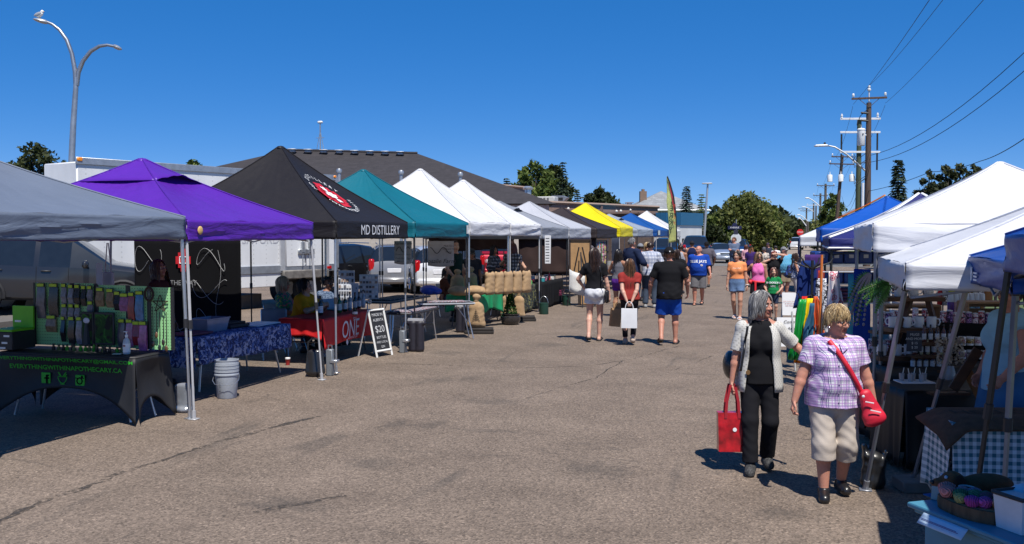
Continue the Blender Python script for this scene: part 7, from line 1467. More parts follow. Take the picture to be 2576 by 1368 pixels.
def chair(label,p,rz,c=(.40,.39,.40)):
 t=thing('folding_chair',label,'chair',p,rz,'folding chairs behind the stalls');m=P(c,.5);b=MB();b.box((0,0,.45),(.42,.40,.025),bev=.01);b.build('seat',m,t);b=MB();b.grid(lambda u,v:(-.21+.42*u,-.22-.05*math.sin(PI*u)-.06*v,.58+.26*v),10,6);b.build('backrest',m,t,thick=.014)
 for sx in(-1,1):b=MB();b.tube([(sx*.21,.22,.01),(sx*.21,-.20,.58),(sx*.21,-.27,.82)],.012,6);b.tube([(sx*.20,-.26,.01),(sx*.20,.16,.45)],.012,6);b.build('leg_frame',STEEL,t)
 return t
chair('pale folding chair under the seated woman with the silver bob',(atd(706,600,17.35).x,atd(706,600,17.35).y,0),R(150+90));q=atd(733,600,16.85);chair('grey folding chair under the woman in yellow',(q.x,q.y,0),R(235));q=atd(690,600,16.2);chair('empty grey folding chair at the left of the red table',(q.x,q.y,0),R(215),(.28,.27,.30));q=atd(826,600,18.75);chair('folding chair behind the bottles',(q.x,q.y,0),R(190));q=atd(1122,600,24.75);chair('folding chair behind the green table',(q.x,q.y,0),R(215))
p=at(793,947);V,F=sdf_mesh([dict(t='ecap',a=v3(0,0,.08),b=v3(0,0,.36),ra=(.15,.09),rb=(.12,.05),x=v3(1,0,0),k=.02)],.010,.006,3);t=thing('weight_bag','black vinyl weight bag with a loop handle at the foot of the purple tent','bag',tuple(p),.3);np_object('bag',V,F,P((.02,.02,.022),.3,coat=.3),t);b=MB();b.tube([(-.11,0,.38),(-.10,0,.52),(-.03,0,.58),(.04,0,.56),(.10,0,.44),(.12,0,.36)],.012,6);b.build('handle',P((.02,.02,.022),.4),t)
def steel_weight(label,u,v):p=at(u,v);t=thing('tent_weight',label,'tent weight',tuple(p),.1,'steel tent weights');b=MB();b.box((-.07,0,.20),(.10,.10,.40),bev=.01);b.build('block',P((.22,.24,.26),.5,.4),t);b=MB();b.tube([(-.10,0,.39),(-.10,0,.46),(-.04,0,.46),(-.04,0,.39)],.008,6);b.box((-.0,0,.22),(.12,.12,.05),bev=.008);b.build('clamp',STEEL,t)
steel_weight('grey steel tent weight strapped to the near leg of the black tent',842,945);steel_weight('grey steel tent weight strapped to the far leg of the black tent',1022,887)
def leg_bag(label,u,v,h=.5):p=at(u,v);V,F=sdf_mesh([dict(t='cap',a=v3(-.06,0,.06),b=v3(-.06,0,h),ra=.085,rb=.075,k=.03),dict(t='cap',a=v3(.07,0,.06),b=v3(.07,0,h),ra=.085,rb=.075,k=.03),dict(t='cap',a=v3(-.14,0,h+.02),b=v3(.14,0,h+.02),ra=.05,rb=.05,k=.02)],.010,.008,2);t=thing('leg_weight_bag',label,'tent weight',tuple(p),0,'dark leg weight bags');np_object('bag',V,F,P((.018,.016,.024),.5),t);b=MB();b.tube([(-.15,0,h+.06),(.15,0,h+.06)],.045,8);b.build('strap',P((.25,.25,.27),.4),t)
leg_bag('dark weight bag wrapped round the near teal tent leg',1047,884);leg_bag('dark weight bag wrapped round the far teal tent leg',1163,836)
p=at(968,896);t=thing('chalkboard_sign','white framed chalkboard sign advertising $20 bottles','sign',tuple(p),R(76));sl_=.24
def fr(x,z,o=0):return(x,z*sl_+o,z)
b=MB()
for x in(-.21,.21):b.tube([fr(x,0),fr(x,.82)],.022,4)
for z in(.10,.80):b.tube([fr(-.21,z),fr(.21,z)],.022,4)
for x in(-.21,.21):b.tube([(x,.20+.22,0),fr(x,.82)],.018,4)
b.build('frame',P((.62,.62,.6),.6),t);b=MB();b.quad(fr(-.2,.1,.0),fr(.2,.1,.0),fr(.2,.8,.0),fr(-.2,.8,.0));bd_=b.build('board',P((.018,.018,.02),.7),t,smooth=0);CHALK=P((.55,.55,.55),.8)
for txt,sz,z in(('MADE IN',.075,.72),('ALBERTA',.07,.63),('$20',.17,.47),('BOTTLES',.065,.33),('AND LOCAL',.055,.25),('GIN',.06,.17)):text(txt,sz,(0,z*sl_-.008,z),(1,0,0),(0,sl_,1),CHALK,bd_)
b=MB();b.lathe([(.03,0),(.04,.1),(.042,.102),(.042,.115),(.02,.118)],12,m=0);b.lathe([(.043,.1),(.043,.12),(.02,.125)],12,m=1);p=at(724,918);tag(b.build('paper_cup',[P((.35,.02,.02),.6),WH],loc=p),'red paper cup with a white lid under the blue table','cup')
def pos(u,v,z):return at(u,v,z)
JW=spots('glittering beads',(.03,.03,.035),[(.5,.5,.55),(.30,.06,.06),(.05,.2,.3)],45,.5)
folding_table('dark jewellery table under the teal tent, far one',(-7.9,18.3,0),2.2,.7,R(90),.80,P((.06,.07,.09),.35));folding_table('low dark table covered with glittering beadwork by the black tent leg',(-7.05,17.2,0),1.5,.5,R(90),.66,P((.03,.03,.035),.5))
b=MB();b.box((0,0,.01),(1.4,.46,.02),bev=.006);tag(b.build('bead_tray',JW,loc=(-7.05,17.2,.662),rz=R(90)),'tray of glittering beadwork on the low dark table','tray')
b=MB();b.box((0,0,.012),(1.5,.5,.024),bev=.006);tag(b.build('dark_trays',spots('jewel trays',(.02,.025,.04),[(.25,.28,.32)],26,.58),loc=(-7.9,18.2,.802),rz=R(90)),'row of dark jewellery trays on the far table','tray')
for i,(u0,v0,u1,v1,d,lab)in enumerate(((851,680,892,760,18.4,'white card rack of jewellery, half behind the steel tent leg'),(904,690,952,752,18.9,'white card rack of jewellery, the wider one on the right'),(884,712,902,755,17.9,'narrow white card stand between the two jewellery racks'))):
 a,c=atd(u0,v1,d),atd(u1,v0,d);t=thing('display_rack',lab,'display rack',a,YAW);w_,h_=(c-a).xy.length,c.z-a.z;b=MB();b.box((w_/2,.02,h_/2),(w_,.02,h_),bev=.004);b.build('backboard',P((.55,.58,.64),.6),t);b=MB();rr=random.Random(i)
 for q in range(5 if i<2 else 2):
  for p in range(6 if i<2 else 2):b.box((w_*(p+.6)/(6.3 if i<2 else 2.3),-.0,h_*(q+.55)/(5.2 if i<2 else 2.2)),(w_/9,.02,h_/11),m=rr.randrange(3))
 b.build('cards',[P((.7,.7,.72),.5),P((.10,.10,.12),.5),P((.35,.25,.2),.5)],t)
def banner(lab,u0,v0,u1,v1,d,lines,m=(.50,.47,.45)):
 a,c=atd(u0,v1,d),atd(u1,v0,d);w_,h_=(c-a).xy.length,c.z-a.z;t=thing('banner',lab,'banner',a,YAW);b=MB();b.grid(lambda u,v:(w_*u,.02*math.sin(u*5),h_*v+.03*math.sin(PI*u)*(1-v)*-1),12,6);b.build('sheet',P(m,.8,cloth=.15),t,thick=.003)
 for i,(tx_,sz,fx_,fz)in enumerate(lines):text(tx_,sz,(w_*fx_,-.035,h_*fz),(1,0,0),(0,0,1),P((.05,.05,.05),.7),t,font_shear=.3)
 b=MB();b.tube([(w_*(.1+.8*q/20),-.03,h_*(.62+.12*math.sin(q*.5+u0)))for q in range(21)],.008,4);b.build('drawn_line',P((.05,.05,.05),.7),t)
banner('hanging farm banner with a line drawing, nearer the black tent',992,606,1036,662,20.2,(('Express Farm',.07,.5,.88),('Grown Products',.05,.5,.40),('Fresh Farm Eggs',.05,.5,.22),('885-1551',.05,.4,.08)))
banner('hanging farm banner with a leafy drawing, behind the man in dark green',1076,606,1142,668,21.8,(('Rosalie Farm',.14,.45,.18),('Made Here',.05,.8,.8),('Seeds and Tea',.05,.8,.68),('Honey',.05,.8,.56)))
folding_table('white edged folding table beside the green tablecloth',tuple(Vector((at(1120,760,.74).x,at(1120,760,.74).y,0))),1.1,.62,R(30),.74,P((.05,.05,.06),.5));b=MB();q=at(1120,760,.745)
for i in range(4):s_=[(0,-.31,1.12,.02),(0,.31,1.12,.02),(-.55,0,.02,.62),(.55,0,.02,.62)][i];b.box((s_[0],s_[1],-.008),(s_[2],s_[3],.022))
tag(b.build('table_edging',P((.42,.44,.48),.5),loc=q,rz=R(30)),'white rim clipped round the small folding table','edging');b=MB();b.box((0,0,.012),(.8,.4,.02),bev=.005);tag(b.build('black_tray',JW,loc=q+Vector((0,0,.004)),rz=R(30)),'black jewellery tray on the white edged table','tray')
V,F=sdf_mesh([dict(t='ell',c=v3(0,0,.1),r=(.22,.15,.11),k=.03),dict(t='ell',c=v3(.15,0,.07),r=(.15,.12,.08),k=.03)],.015,.02,2);ob=np_object('plastic_bag',V,F,P((.02,.06,.40),.35),None);ob.location=at(1080,740,.78);tag(ob,'crumpled blue plastic bag on the table near the banners','bag')
folding_table('folding table under the green cloth',(-7.2,21.4,0),1.9,.72,R(90),.74,foldleg=P((.05,.05,.05),.5));cover('bright green tablecloth with hanging corners',(-7.2,21.4,0),1.9,.72,.745,(.55,.48,.4,.4),P((.010,.30,.115),.55,var=.08),R(90),.05,11,(.3,.42,0,.2))
def burl():
 k=NT('burlap');x=k.sep();w_=k.math('MULTIPLY',k.math('SINE',k.math('MULTIPLY',x[0],420)),k.math('SINE',k.math('MULTIPLY',x[2],420)));k.base(k.mix(k.ramp(w_,[(.4,0.0),(1,.45)]),k.ramp(k.noise(6,4),[(.3,(.30,.19,.10)),(.7,(.43,.29,.16))]),(.14,.085,.04)));k.b.inputs['Roughness'].default_value=.95;k.bump(k.noise(60,3),.006,.7);return k.m
BURL=burl()
def sack(lab,p,h=.55,w=.18,rz=0,tie=False,lie=False,sd=0,tree=False):
 t=thing('burlap_sack',lab,'sack',p,rz,'burlap sacks at the green table');S_=[dict(t='ecap',a=v3(0,0,w*.6),b=v3(.01,0,h*(.68 if tie else .84)),ra=(w,w*.66),rb=(w*(.8 if tie else .96),w*.55),x=v3(1,0,0),k=.03)]+[dict(t='ell',c=v3(q*w*.72,0,.055),r=(w*.36,w*.34,.06),k=.04)for q in(-1,1)]
 if tie:S_.append(dict(t='ecap',a=v3(0,0,h*.66),b=v3(0,0,h*.86),ra=(w*.75,w*.5),rb=(w*.22,w*.2),x=v3(1,0,0),k=.04))
 else:S_+=[dict(t='ell',c=v3(q*w*.74,0,h*.93),r=(w*.30,w*.22,.06),k=.04)for q in(-1,1)]
 if tie:S_.append(dict(t='ecap',a=v3(0,0,h*.86),b=v3(.01,0,h),ra=(w*.2,w*.2),rb=(w*.5,w*.35),x=v3(1,0,0),k=.012))
 if lie:S_=[dict(t='ell',c=v3(0,0,.1),r=(h*.5,w,.11),k=.03),dict(t='ell',c=v3(h*.3,0,.08),r=(h*.28,w*.8,.09),k=.03)]
 V,F=sdf_mesh(S_,.013,.006,sd);np_object('sack',V,F,BURL,t)
 if tie:b=MB();b.tube([(w*.25*math.cos(a),w*.24*math.sin(a),h*.865)for a in[PI*q/6 for q in range(13)]],.012,5);b.build('twine',P((.2,.13,.07),.9),t)
 if tree:
  b=MB();y=-w*.68;b.tube([(0,y,.15),(0,y-.0,.40)],.006,4)
  for q in range(5):z=.19+q*.045;l_=.09-q*.015;b.tube([(-l_,y,z-.03),(0,y-.004,z),(l_,y,z-.03)],.005,4)
  b.build('tree_print',P((.03,.025,.02),.8),t)
for i in range(5):q=at(1236+i*23-4,741-i*1.5,.757);sack(['upright burlap sack nearest the tent pole on the green table','second upright burlap sack from the tent pole','third upright burlap sack from the tent pole','fourth upright burlap sack from the tent pole','upright burlap sack at the right end of the row'][i],q,.50,.15,R(70),sd=i)
for i,(u,v,h_,k_,lab)in enumerate(((1150,743,.5,'lie','burlap sack lying at the left end of the green table'),(1190,742,.5,'lie','burlap sack lying in front of the upright row'),(1172,738,.62,'tie','tall tied burlap sack standing at the back, left'),(1205,736,.68,'tie','tallest tied burlap sack standing behind the row'))):q=at(u,v,.757);q=q+Vector((-.25 if k_=='tie' else 0,.1,0));sack(lab,q,h_*(.8 if k_=='tie' else 1),.18,R(30),k_=='tie',k_=='lie',i)
def pallet(lab,p,rz,w=.62,d=.42):t=thing('low_platform',lab,'platform',p,rz);b=MB();b.box((0,0,.035),(w,d,.06),bev=.01);b.box((.05,-.02,.095),(w*.8,d*.9,.05),bev=.01);b.build('boards',P((.02,.016,.014),.8,var=.3),t)
q=at(1206,838);pallet('dark wooden platform under the sack with a tree print',q,YAW);sack('tied burlap sack with a printed tree on the dark platform',q+Vector((-.08,.02,.12)),.66,.19,YAW,True,sd=7,tree=True)
q=at(1302,808);pallet('dark wooden platform behind the potted shrub',q+Vector((0,.2,0)),YAW,.8,.5);sack('tied burlap sack just behind the potted shrub',q+Vector((-.34,.22,.06)),.68,.16,YAW,True,sd=8);sack('tied burlap sack at the right of the potted shrub',q+Vector((-.06,.32,.06)),.66,.15,YAW,True,sd=9)
q=at(1284,816);t=thing('potted_shrub','small conical evergreen in a dark glazed pot','plant',q);b=MB();b.lathe([(.14,0),(.2,.03),(.24,.12),(.235,.2),(.20,.225),(.225,.245),(.225,.26),(.19,.26),(.18,.2)],24);b.build('pot',P((.025,.022,.022),.25,var=.3,vs=10,coat=.5),t);b=MB();rr=random.Random(2)
for i in range(900):f=rr.random()**.7;a=rr.uniform(0,2*PI);rd=.17*(1-f)**.85*rr.uniform(.5,1)+.01;leaf_quad(b,Vector((rd*math.cos(a),rd*math.sin(a),.25+.55*f)),.035,rr)
b.build('foliage',leaf_mat('shrub needles',(.03,.08,.015),(.08,.17,.04)),t,smooth=0)
FLOR=spots('dark floral',(.012,.014,.016),[(.20,.19,.06),(.06,.08,.06)],9,.56)
folding_table('table under the dark floral cloth',(-7.25,24.6,0),2.1,.75,R(90),.74);cover('dark floral tablecloth beside the burlap sacks',(-7.25,24.6,0),2.1,.75,.745,(.70,.6,.5,.5),FLOR,R(90),.03,15)
folding_table('table under the pleated black cloth',(-7.2,27.4,0),2.6,.75,R(90),.74);bt_=cover('black pleated tablecloth with pink lettering',(-7.2,27.4,0),2.6,.75,.745,(.72,.72,.5,.5),BLKCLOTH,R(90),.03,17);text('FRESH',.24,(.72,-.49,.36),(1,0,0),(0,0,1),P((.45,.05,.14),.6),bt_,font_shear=.2)
rr=random.Random(12);CC=[(.55,.04,.05),(.05,.25,.5),(.5,.5,.04),(.1,.4,.12),(.6,.3,.05),(.35,.06,.30),(.6,.58,.55),(.05,.35,.38),(.30,.14,.06),(.65,.25,.35)];CN=['red','blue','yellow','green','orange','purple','white','teal','brown','pink']
for i in range(34):
 ci=rr.randrange(10);x,y=-7.2+rr.uniform(-.28,.28),23.8+i*.145+rr.uniform(-.03,.03);h_=rr.uniform(.07,.2);kind=rr.choice(('food_tub','food_box','sauce_bottle'));t=thing(kind,f"{CN[ci]} {kind.split('_')[1]} among the food goods on the {'floral' if y < 25.8 else 'black'} cloth table",kind.split('_')[1],(x,y,.757),rr.uniform(0,3),'packed food on the dark tables');b=MB();m_=P(CC[ci],.35,var=.25,vs=25)
 if kind=='food_tub':b.lathe([(.07,0),(.085,h_)],12);b.build('tub',m_,t);b=MB();b.lathe([(.09,h_),(.09,h_+.015)],12);b.build('lid',P((.6,.6,.6),.3),t)
 elif kind=='food_box':b.box((0,0,h_/2),(.2,.14,h_),bev=.01);b.build('carton',m_,t);b=MB();b.box((0,-.072,h_/2),(.12,.004,h_*.5));b.build('label',P((.6,.58,.52),.6),t)
 else:b.lathe([(.03,0),(.033,.02),(.033,h_*.8),(.012,h_),(.012,h_*1.25)],10);b.build('glass',m_,t);b=MB();b.lathe([(.015,h_*1.2),(.015,h_*1.35)],8);b.build('cap',P(CC[(ci+3)%10],.4),t)
wall_cloth('dark brown cloth hung behind the grey tents',(-9.72,24.8,0),(-9.72,33.4,0),1.62,2.2,cotton((.055,.032,.028)),.06,2.0,seed=3);wall_cloth('dark cloth screen at the back of the food stall',(-9.70,26.2,0),(-9.70,29.5,0),.2,1.3,BLKCLOTH,.04,2,seed=4)
wall_cloth('dark brown side cloth of the brown tent',(-9.6,33.45,0),(-6.72,33.45,0),.7,2.2,cotton((.050,.032,.030)),.04,1.6,seed=5);wall_cloth('dark blue cloth strip under the pale grey tent edge',(-6.70,29.0,0),(-6.70,32.2,0),1.86,2.06,cotton((.01,.04,.30)),.01,1,seed=6)
q=atd(1378,700,25.5);b=MB();b.box((0,0,0),(.16,.02,.75),bev=.006);o=tag(b.build('price_list',P((.62,.62,.62),.6),loc=(q.x,q.y,1.72),rz=YAW),'narrow white price list hanging on the grey tent leg','sign');b=MB()
for i in range(9):b.box((-.01,-.013,.30-i*.075),(.10,.004,.018))
b.build('printed_lines',P((.06,.06,.06),.7),o)
def pail(lab,u,v):q=at(u,v);t=thing('weight_pail',lab,'pail',q,0,'green weight pails');b=MB();b.lathe([(.12,0),(.125,.01),(.125,.28),(.13,.285),(.13,.30),(.11,.30)],18);b.build('pail',P((.012,.05,.035),.4),t);b=MB();b.tube([(.12*math.cos(a),0,.28+.2*math.sin(a))for a in[PI*q/10 for q in range(11)]],.006,4);b.build('handle',STEEL,t)
pail('dark green weight pail by the white tent leg',1368,790);pail('dark green weight pail by the grey tent leg',1425,768)
q=at(1462,770);t=thing('easel','black easel on the lane seen from behind','easel',q,YAW+.1);b=MB();b.tube([(-.42,.0,.01),(-.08,-.05,1.75)],.02,6);b.tube([(.42,0,.01),(.02,-.05,1.75)],.02,6);b.tube([(-.05,-.55,.01),(-.03,-.08,1.6)],.02,6);b.tube([(-.35,-.02,.62),(.35,-.02,.62)],.02,6);b.build('frame',BLKM,t)
FR=P((.33,.19,.08),.7,var=.15)
def framed(lab,p,w_,h_,rz,tilt):t=thing('framed_board',lab,'picture',p,rz);b=MB();b.box((0,0,h_/2),(w_-.05,.02,h_-.05),rot=(tilt,0,0));b.build('backing',FR,t);b=MB();[b.box((x,0,z),(sx,.05,sz_),rot=(tilt,0,0))for x,z,sx,sz_ in((-w_/2,h_/2,.05,h_),(w_/2,h_/2,.05,h_),(0,h_-.02,w_,.05),(0,.02,w_,.05))];b.build('frame',P((.03,.018,.012),.5),t)
framed('brown back of a tall framed board on the easel',q+Vector((-.05,.06,.64)),.62,1.35,YAW+.1,-.04);framed('lower brown framed board standing under the easel',q+Vector((.25,-.15,.05)),.58,.62,YAW+.2,-.1)
t=thing('garment_rack','rack of small bright garments under the brown tent','garment rack',(-6.75,34.6,0),R(90));b=MB();b.tube([(-1.0,0,0),(-1.0,0,1.9),(1.0,0,1.9),(1.0,0,0)],.025,6);b.build('frame',BLKM,t)
for i in range(9):c=CC[(i*3+1)%10];x=-.85+i*.2;o=thing('garment',f'{CN[(i * 3 + 1) % 10]} patterned garment hanging {["first", "second", "third", "fourth", "fifth", "sixth", "seventh", "eighth", "ninth"][i]} on the rack of the brown tent','garment',(-6.75,34.6+x,0),R(90),'garments on the rack');b=MB();b.grid(lambda u,v:((u-.5)*.14*(1+.6*(1-v)),.02*math.sin(u*8+i),.95+.1*(i%4)+v*(.92-.1*(i%4))),6,6);b.build('cloth',spots('garment',c,[CC[(i+4)%10],(.02,.02,.04)],12),o,thick=.02)
b=MB();b.grid(lambda u,v:(u*1.6,.03*math.sin(u*9),.5+v*1.5),14,6);tag(b.build('blanket',cotton((.035,.04,.06)),loc=(-6.62,36.0,0),rz=R(90),thick=.01),'dark hanging blanket right of the bright garments','blanket')
q=at(1775,688);t=thing('sandwich_board','white sandwich board sign behind the man in the jersey','sign',q,YAW);b=MB();b.box((0,-.14,.45),(.6,.03,.92),rot=(-.22,0,0));b.box((0,.14,.45),(.6,.03,.92),rot=(.22,0,0));b.build('panels',P((.7,.7,.7),.6),t);text('OPEN',.15,(0,-.2,.32),(1,0,0),(0,.22,1),P((.05,.05,.05),.6),t)if False else None
WD=P((.085,.035,.014),.6,var=.3,vs=5,stretch=(1,6,6));PINE=P((.30,.17,.08),.7,var=.25,vs=5,stretch=(1,6,6));MUG=P((.76,.77,.80),.25,var=.03)
DT=9.7
def A(u,v,d=DT):return atd(u,v,d)
ladder=thing('ladder_shelf','brown wooden ladder shelf holding white mugs under the low white tent','shelf',(A(2260,800).x,A(2260,800).y,0),YAW);L0=ladder.location.copy();Rm_=Matrix.Rotation(-YAW,3,'Z');LL=lambda p:tuple(Rm_@(Vector(p)-L0))
for(u0,v0,u1,v1,dd)in((2303,716,2170,1075,0),(2325,718,2402,1010,.12),(2303,716,2196,1040,.3)):
 b=MB();p,q=Vector(LL(A(u0,v0,DT+dd))),Vector(LL(A(u1,v1,DT+dd)));b.tube([p,q],.035,4);b.build('leg',WD,ladder)
for(u0,u1,v)in((2222,2366,746),(2232,2352,824),(2202,2302,894),(2178,2240,966)):
 p,q=Vector(LL(A(u0,v))),Vector(LL(A(u1,v)));c=(p+q)/2;b=MB();b.box((c.x,c.y,c.z-.02),((q-p).length,.24,.045),bev=.005);b.build('shelf_board',WD,ladder)
mug0=None
for i,(u,v,an,lab)in enumerate(((2262,738,2.8,'white mug at the left of the top shelf'),(2298,738,-.2,'white mug in the middle of the top shelf'),(2336,738,-.1,'white mug at the right of the top shelf'),(2247,816,2.6,'white mug first on the second shelf'),(2280,816,-.2,'white mug second on the second shelf'),(2312,816,2.4,'white mug third on the second shelf'),(2343,816,-.4,'white mug fourth on the second shelf'),(2218,886,2.2,'white mug at the left of the third shelf'),(2256,886,-.3,'white mug in the middle of the third shelf'),(2286,886,-.2,'white mug at the right of the third shelf'),(2190,958,-.3,'white mug at the left of the lowest shelf'),(2210,958,2.2,'white mug in the middle of the lowest shelf'),(2232,958,2.6,'white mug at the right of the lowest shelf'))):
 p=A(u,v+6);p.z=A(u,{0:746,1:824,2:894,3:966}[0 if i<3 else 1 if i<7 else 2 if i<10 else 3]).z+.004
 if mug0 is None:
  mug0=thing('mug',lab,'mug',p,an,'white mugs on the ladder shelf');b=MB();b.lathe([(.044,0),(.047,.004),(.047,.108),(.042,.108),(.042,.01),(.001,.01)],20);b.build('cup',MUG,mug0);b=MB();b.tube([(.045,0,.09),(.072,0,.088),(.084,0,.06),(.074,0,.03),(.045,0,.022)],.007,6);b.build('handle',MUG,mug0)
 else:dup(mug0,p,an,lab)
PR=[spots('print '+str(i),bg,cs,30,.5)for i,(bg,cs)in enumerate((((.72,.62,.66),[(.4,.03,.06),(.03,.03,.05)]),((.78,.78,.78),[(.06,.06,.08),(.3,.3,.35)]),((.10,.04,.16),[(.45,.25,.5),(.02,.02,.03)]),((.04,.07,.16),[(.4,.3,.15),(.5,.5,.5)]),((.75,.5,.55),[(.75,.75,.75),(.2,.03,.1)]),((.45,.25,.03),[(.6,.55,.4),(.03,.03,.03)])))]
def shelf(lab,u0,u1,v,d,dep=.2,m=None):p,q=A(u0,v,d),A(u1,v,d);c=(p+q)/2;b=MB();b.box((0,0,-.015),((q-p).xy.length,dep,.03),bev=.004);tag(b.build('shelf_board',m or WD,loc=c,rz=YAW),lab,'shelf');return c.z
def tumbler(lab,u,v,d,h,m,rad=.036,cap=True):p=A(u,v,d);t=thing('tumbler',lab,'tumbler',p,rnd.uniform(0,3),'printed tumblers on the shelves');b=MB();b.lathe([(rad*.92,0),(rad,.006),(rad,h),(rad*.9,h+.004)],16);b.build('cup',m,t);b=MB();b.lathe([(rad*.98,h+.004),(rad*.98,h+.014),(rad*.3,h+.018)],14);b.build('lid',P((.6,.62,.66),.3),t)
ORD=['first','second','third','fourth','fifth','sixth','seventh','eighth','ninth','tenth']
for(nm,u0,du,n_,v,d,h_)in(('upper left shelf behind the ladder',2206,13,5,832,10.3,.20),('lower left shelf behind the ladder',2192,14,5,906,10.3,.21),('middle shelf right of the ladder',2302,24,2,832,10.6,.22),('row between the tent legs',2372,16,8,834,10.4,.20),('lower row between the tent legs',2392,17,6,872,10.4,.15)):
 shelf('dark board under the '+nm,u0-14,u0+du*n_,v,d)
 for i in range(n_):tumbler(f'{ORD[i]} printed tumbler on the {nm}',u0+du*i,v-1,d,h_*rnd.uniform(.9,1.08),PR[(i*2+int(v))%6],.032)
for i,(u,v,w_,h_,d,lab)in enumerate(((2285,800,.62,.30,10.9,'slatted pine crate behind the ladder shelf'),(2478,800,.50,.36,10.6,'slatted pine crate at the right, above the white cups'),(2462,880,.62,.36,10.2,'low pine crate holding white cups'))):
 c=A(u,v,d);t=thing('crate',lab,'crate',c,YAW);b=MB()
 for q in range(5):b.box((0,.12,-h_/2+(q+.5)*h_/5),(w_,.015,h_/5-.018))
 b.box((-w_/2,0,0),(.02,.26,h_));b.box((w_/2,0,0),(.02,.26,h_));b.box((0,0,-h_/2),(w_,.26,.02));b.box((0,0,h_/2),(w_,.26,.02));b.build('slats',PINE,t)
for i in range(8):u,v=2420+(i%4)*20,862+34*(i//4);p=A(u,v+6,9.9);t=thing('printed_cup',f'{ORD[i]} white cup with a coloured print in the low crate','mug',p,.3*i,'white printed cups');b=MB();b.lathe([(.036,0),(.038,.09),(.034,.09),(.034,.01)],14);b.build('cup',MUG,t);b=MB();b.lathe([(.0385,.02),(.0388,.07)],14,cap=False);b.build('print',PR[(i*5)%6],t)
for(nm,u0,n_,v,c)in(('top step',2324,5,860,(.05,.018,.010)),('middle step',2300,5,892,(.40,.36,.22)),('lower step',2296,5,928,(.06,.02,.014))):
 shelf(f'dark wooden step, {nm} of the bottle stand',u0-14,u0+n_*17,v,9.5,.14)
 for i in range(n_):bottle(f'{ORD[i]} small bottle with a round label on the {nm}',A(u0+i*16.5,v-1,9.5),c if i%3 else(.10,.03,.03),.17,.022,lab=(.6,.6,.62),grp='small bottles on the stepped stand')
for i in range(7):p=A(2392+i*13,748,10.9);t=thing('hanging_tumbler',f'{ORD[i]} tall capped tumbler of the top row behind the tent leg','tumbler',p-Vector((0,0,.26)),i,'capped tumblers in the top row');b=MB();b.lathe([(.035,0),(.038,.2),(.03,.21)],14);b.build('cup',P([(.10,.03,.25),(.5,.3,.35),(.15,.3,.5),(.03,.02,.03),(.2,.4,.5),(.12,.25,.4),(.5,.3,.1)][i],.3,var=.3,vs=18),t);b=MB();b.lathe([(.036,.21),(.03,.3),(.02,.31)],12);b.build('lid',P((.62,.65,.7),.2),t)
for i in range(9):p=A(2370+i*15,706,11.6);b=MB();b.grid(lambda u,v:((u-.5)*.16,.02*math.sin(u*7+i),-.30*(1-v)),6,5);tag(b.build('hanging_shirt',PR[i%6]if i%2 else cotton(CC[i]),loc=p,rz=YAW+.6,thick=.02),f'{ORD[i]} folded print hanging at the back of the mug stall','garment','prints hanging at the back of the mug stall')
t=thing('chalk_tag','small dark price board clipped below the ladder shelf','sign',A(2300,858,9.35),YAW);b=MB();b.box((0,0,0),(.15,.012,.20),bev=.004);b.build('board',P((.03,.035,.05),.7),t)
for i,tx_ in enumerate(('MUGS','AND MORE','$ 15','$ 20')):text(tx_,.034,(0,-.008,.065-i*.042),(1,0,0),(0,0,1),CHALK,t)
b=MB();
for i in range(5):
 x0=-.12+i*.06;rr=random.Random(i)
 for q in range(60):f=q/60;z=.08+.26*f;leaf_quad(b,Vector((x0+.02*math.sin(i)*f+rr.gauss(0,.012),rr.gauss(0,.012),z)),.022,rr)
t=thing('pampas_grass','pale dried pampas plumes in a vase on the mug stall','dried plant',A(2390,935,9.3),YAW);b.build('plumes',P((.42,.34,.26),.9,var=.2),t,smooth=0);b=MB();b.lathe([(.04,-.14),(.06,-.08),(.05,0),(.035,.06)],14);b.build('vase',P((.4,.4,.42),.2,trans=.4),t)
def blk(lab,u0,v,d,w_,dep,z,rz=YAW+.1):p=A(u0,v,d);c=Vector((p.x,p.y,0));X=Vector((math.cos(rz),math.sin(rz),0));Y=Vector((-X.y,X.x,0));ce=c+X*w_/2+Y*dep/2;folding_table('folding table under the '+lab,ce,w_,dep,rz,z-.006,PLAST,foldleg=BLKM);cover('black cloth over the '+lab,ce,w_,dep,z,(z-.04,)*4,P((.008,.008,.009),.55,var=.2),rz,.012,int(u0))
blk('nearer display table of the mug stall',2278,1000,8.5,1.1,.55,.72);blk('rear display table of the mug stall',2236,960,9.4,1.3,.6,.80)
b=MB();b.box((0,0,.008),(.30,.20,.012),bev=.004);t=thing('tray','pale tray of small jars and spoons on the black table','tray',at(2300,962,.81),.3);b.build('plate',P((.5,.5,.52),.4),t)
for i in range(5):b=MB();x,y=-.1+i*.05,.03*(-1)**i;b.lathe([(.02,.015),(.024,.08),(.02,.08)],10,c=(x,y,0));j_=b.build('jar',P((.5,.5,.52),.15,trans=.4),t);b=MB();b.tube([(x,y,.03),(x+.02*(-1)**i,y,.13)],.004,5);b.build('spoon',P((.6,.6,.55),.4),j_)
t=thing('book_stand','dark wooden stand propping boards at the end of the black table','stand',A(2400,975,8.4),YAW);b=MB();b.box((.10,0,.16),(.09,.02,.42),rot=(0,.55,0));b.box((.2,.05,.02),(.08,.02,.30),rot=(0,-.5,0),m=1);b.box((-.05,0,-.05),(.34,.1,.02));b.build('boards',[WD,P((.28,.11,.03),.6,var=.3)],t)
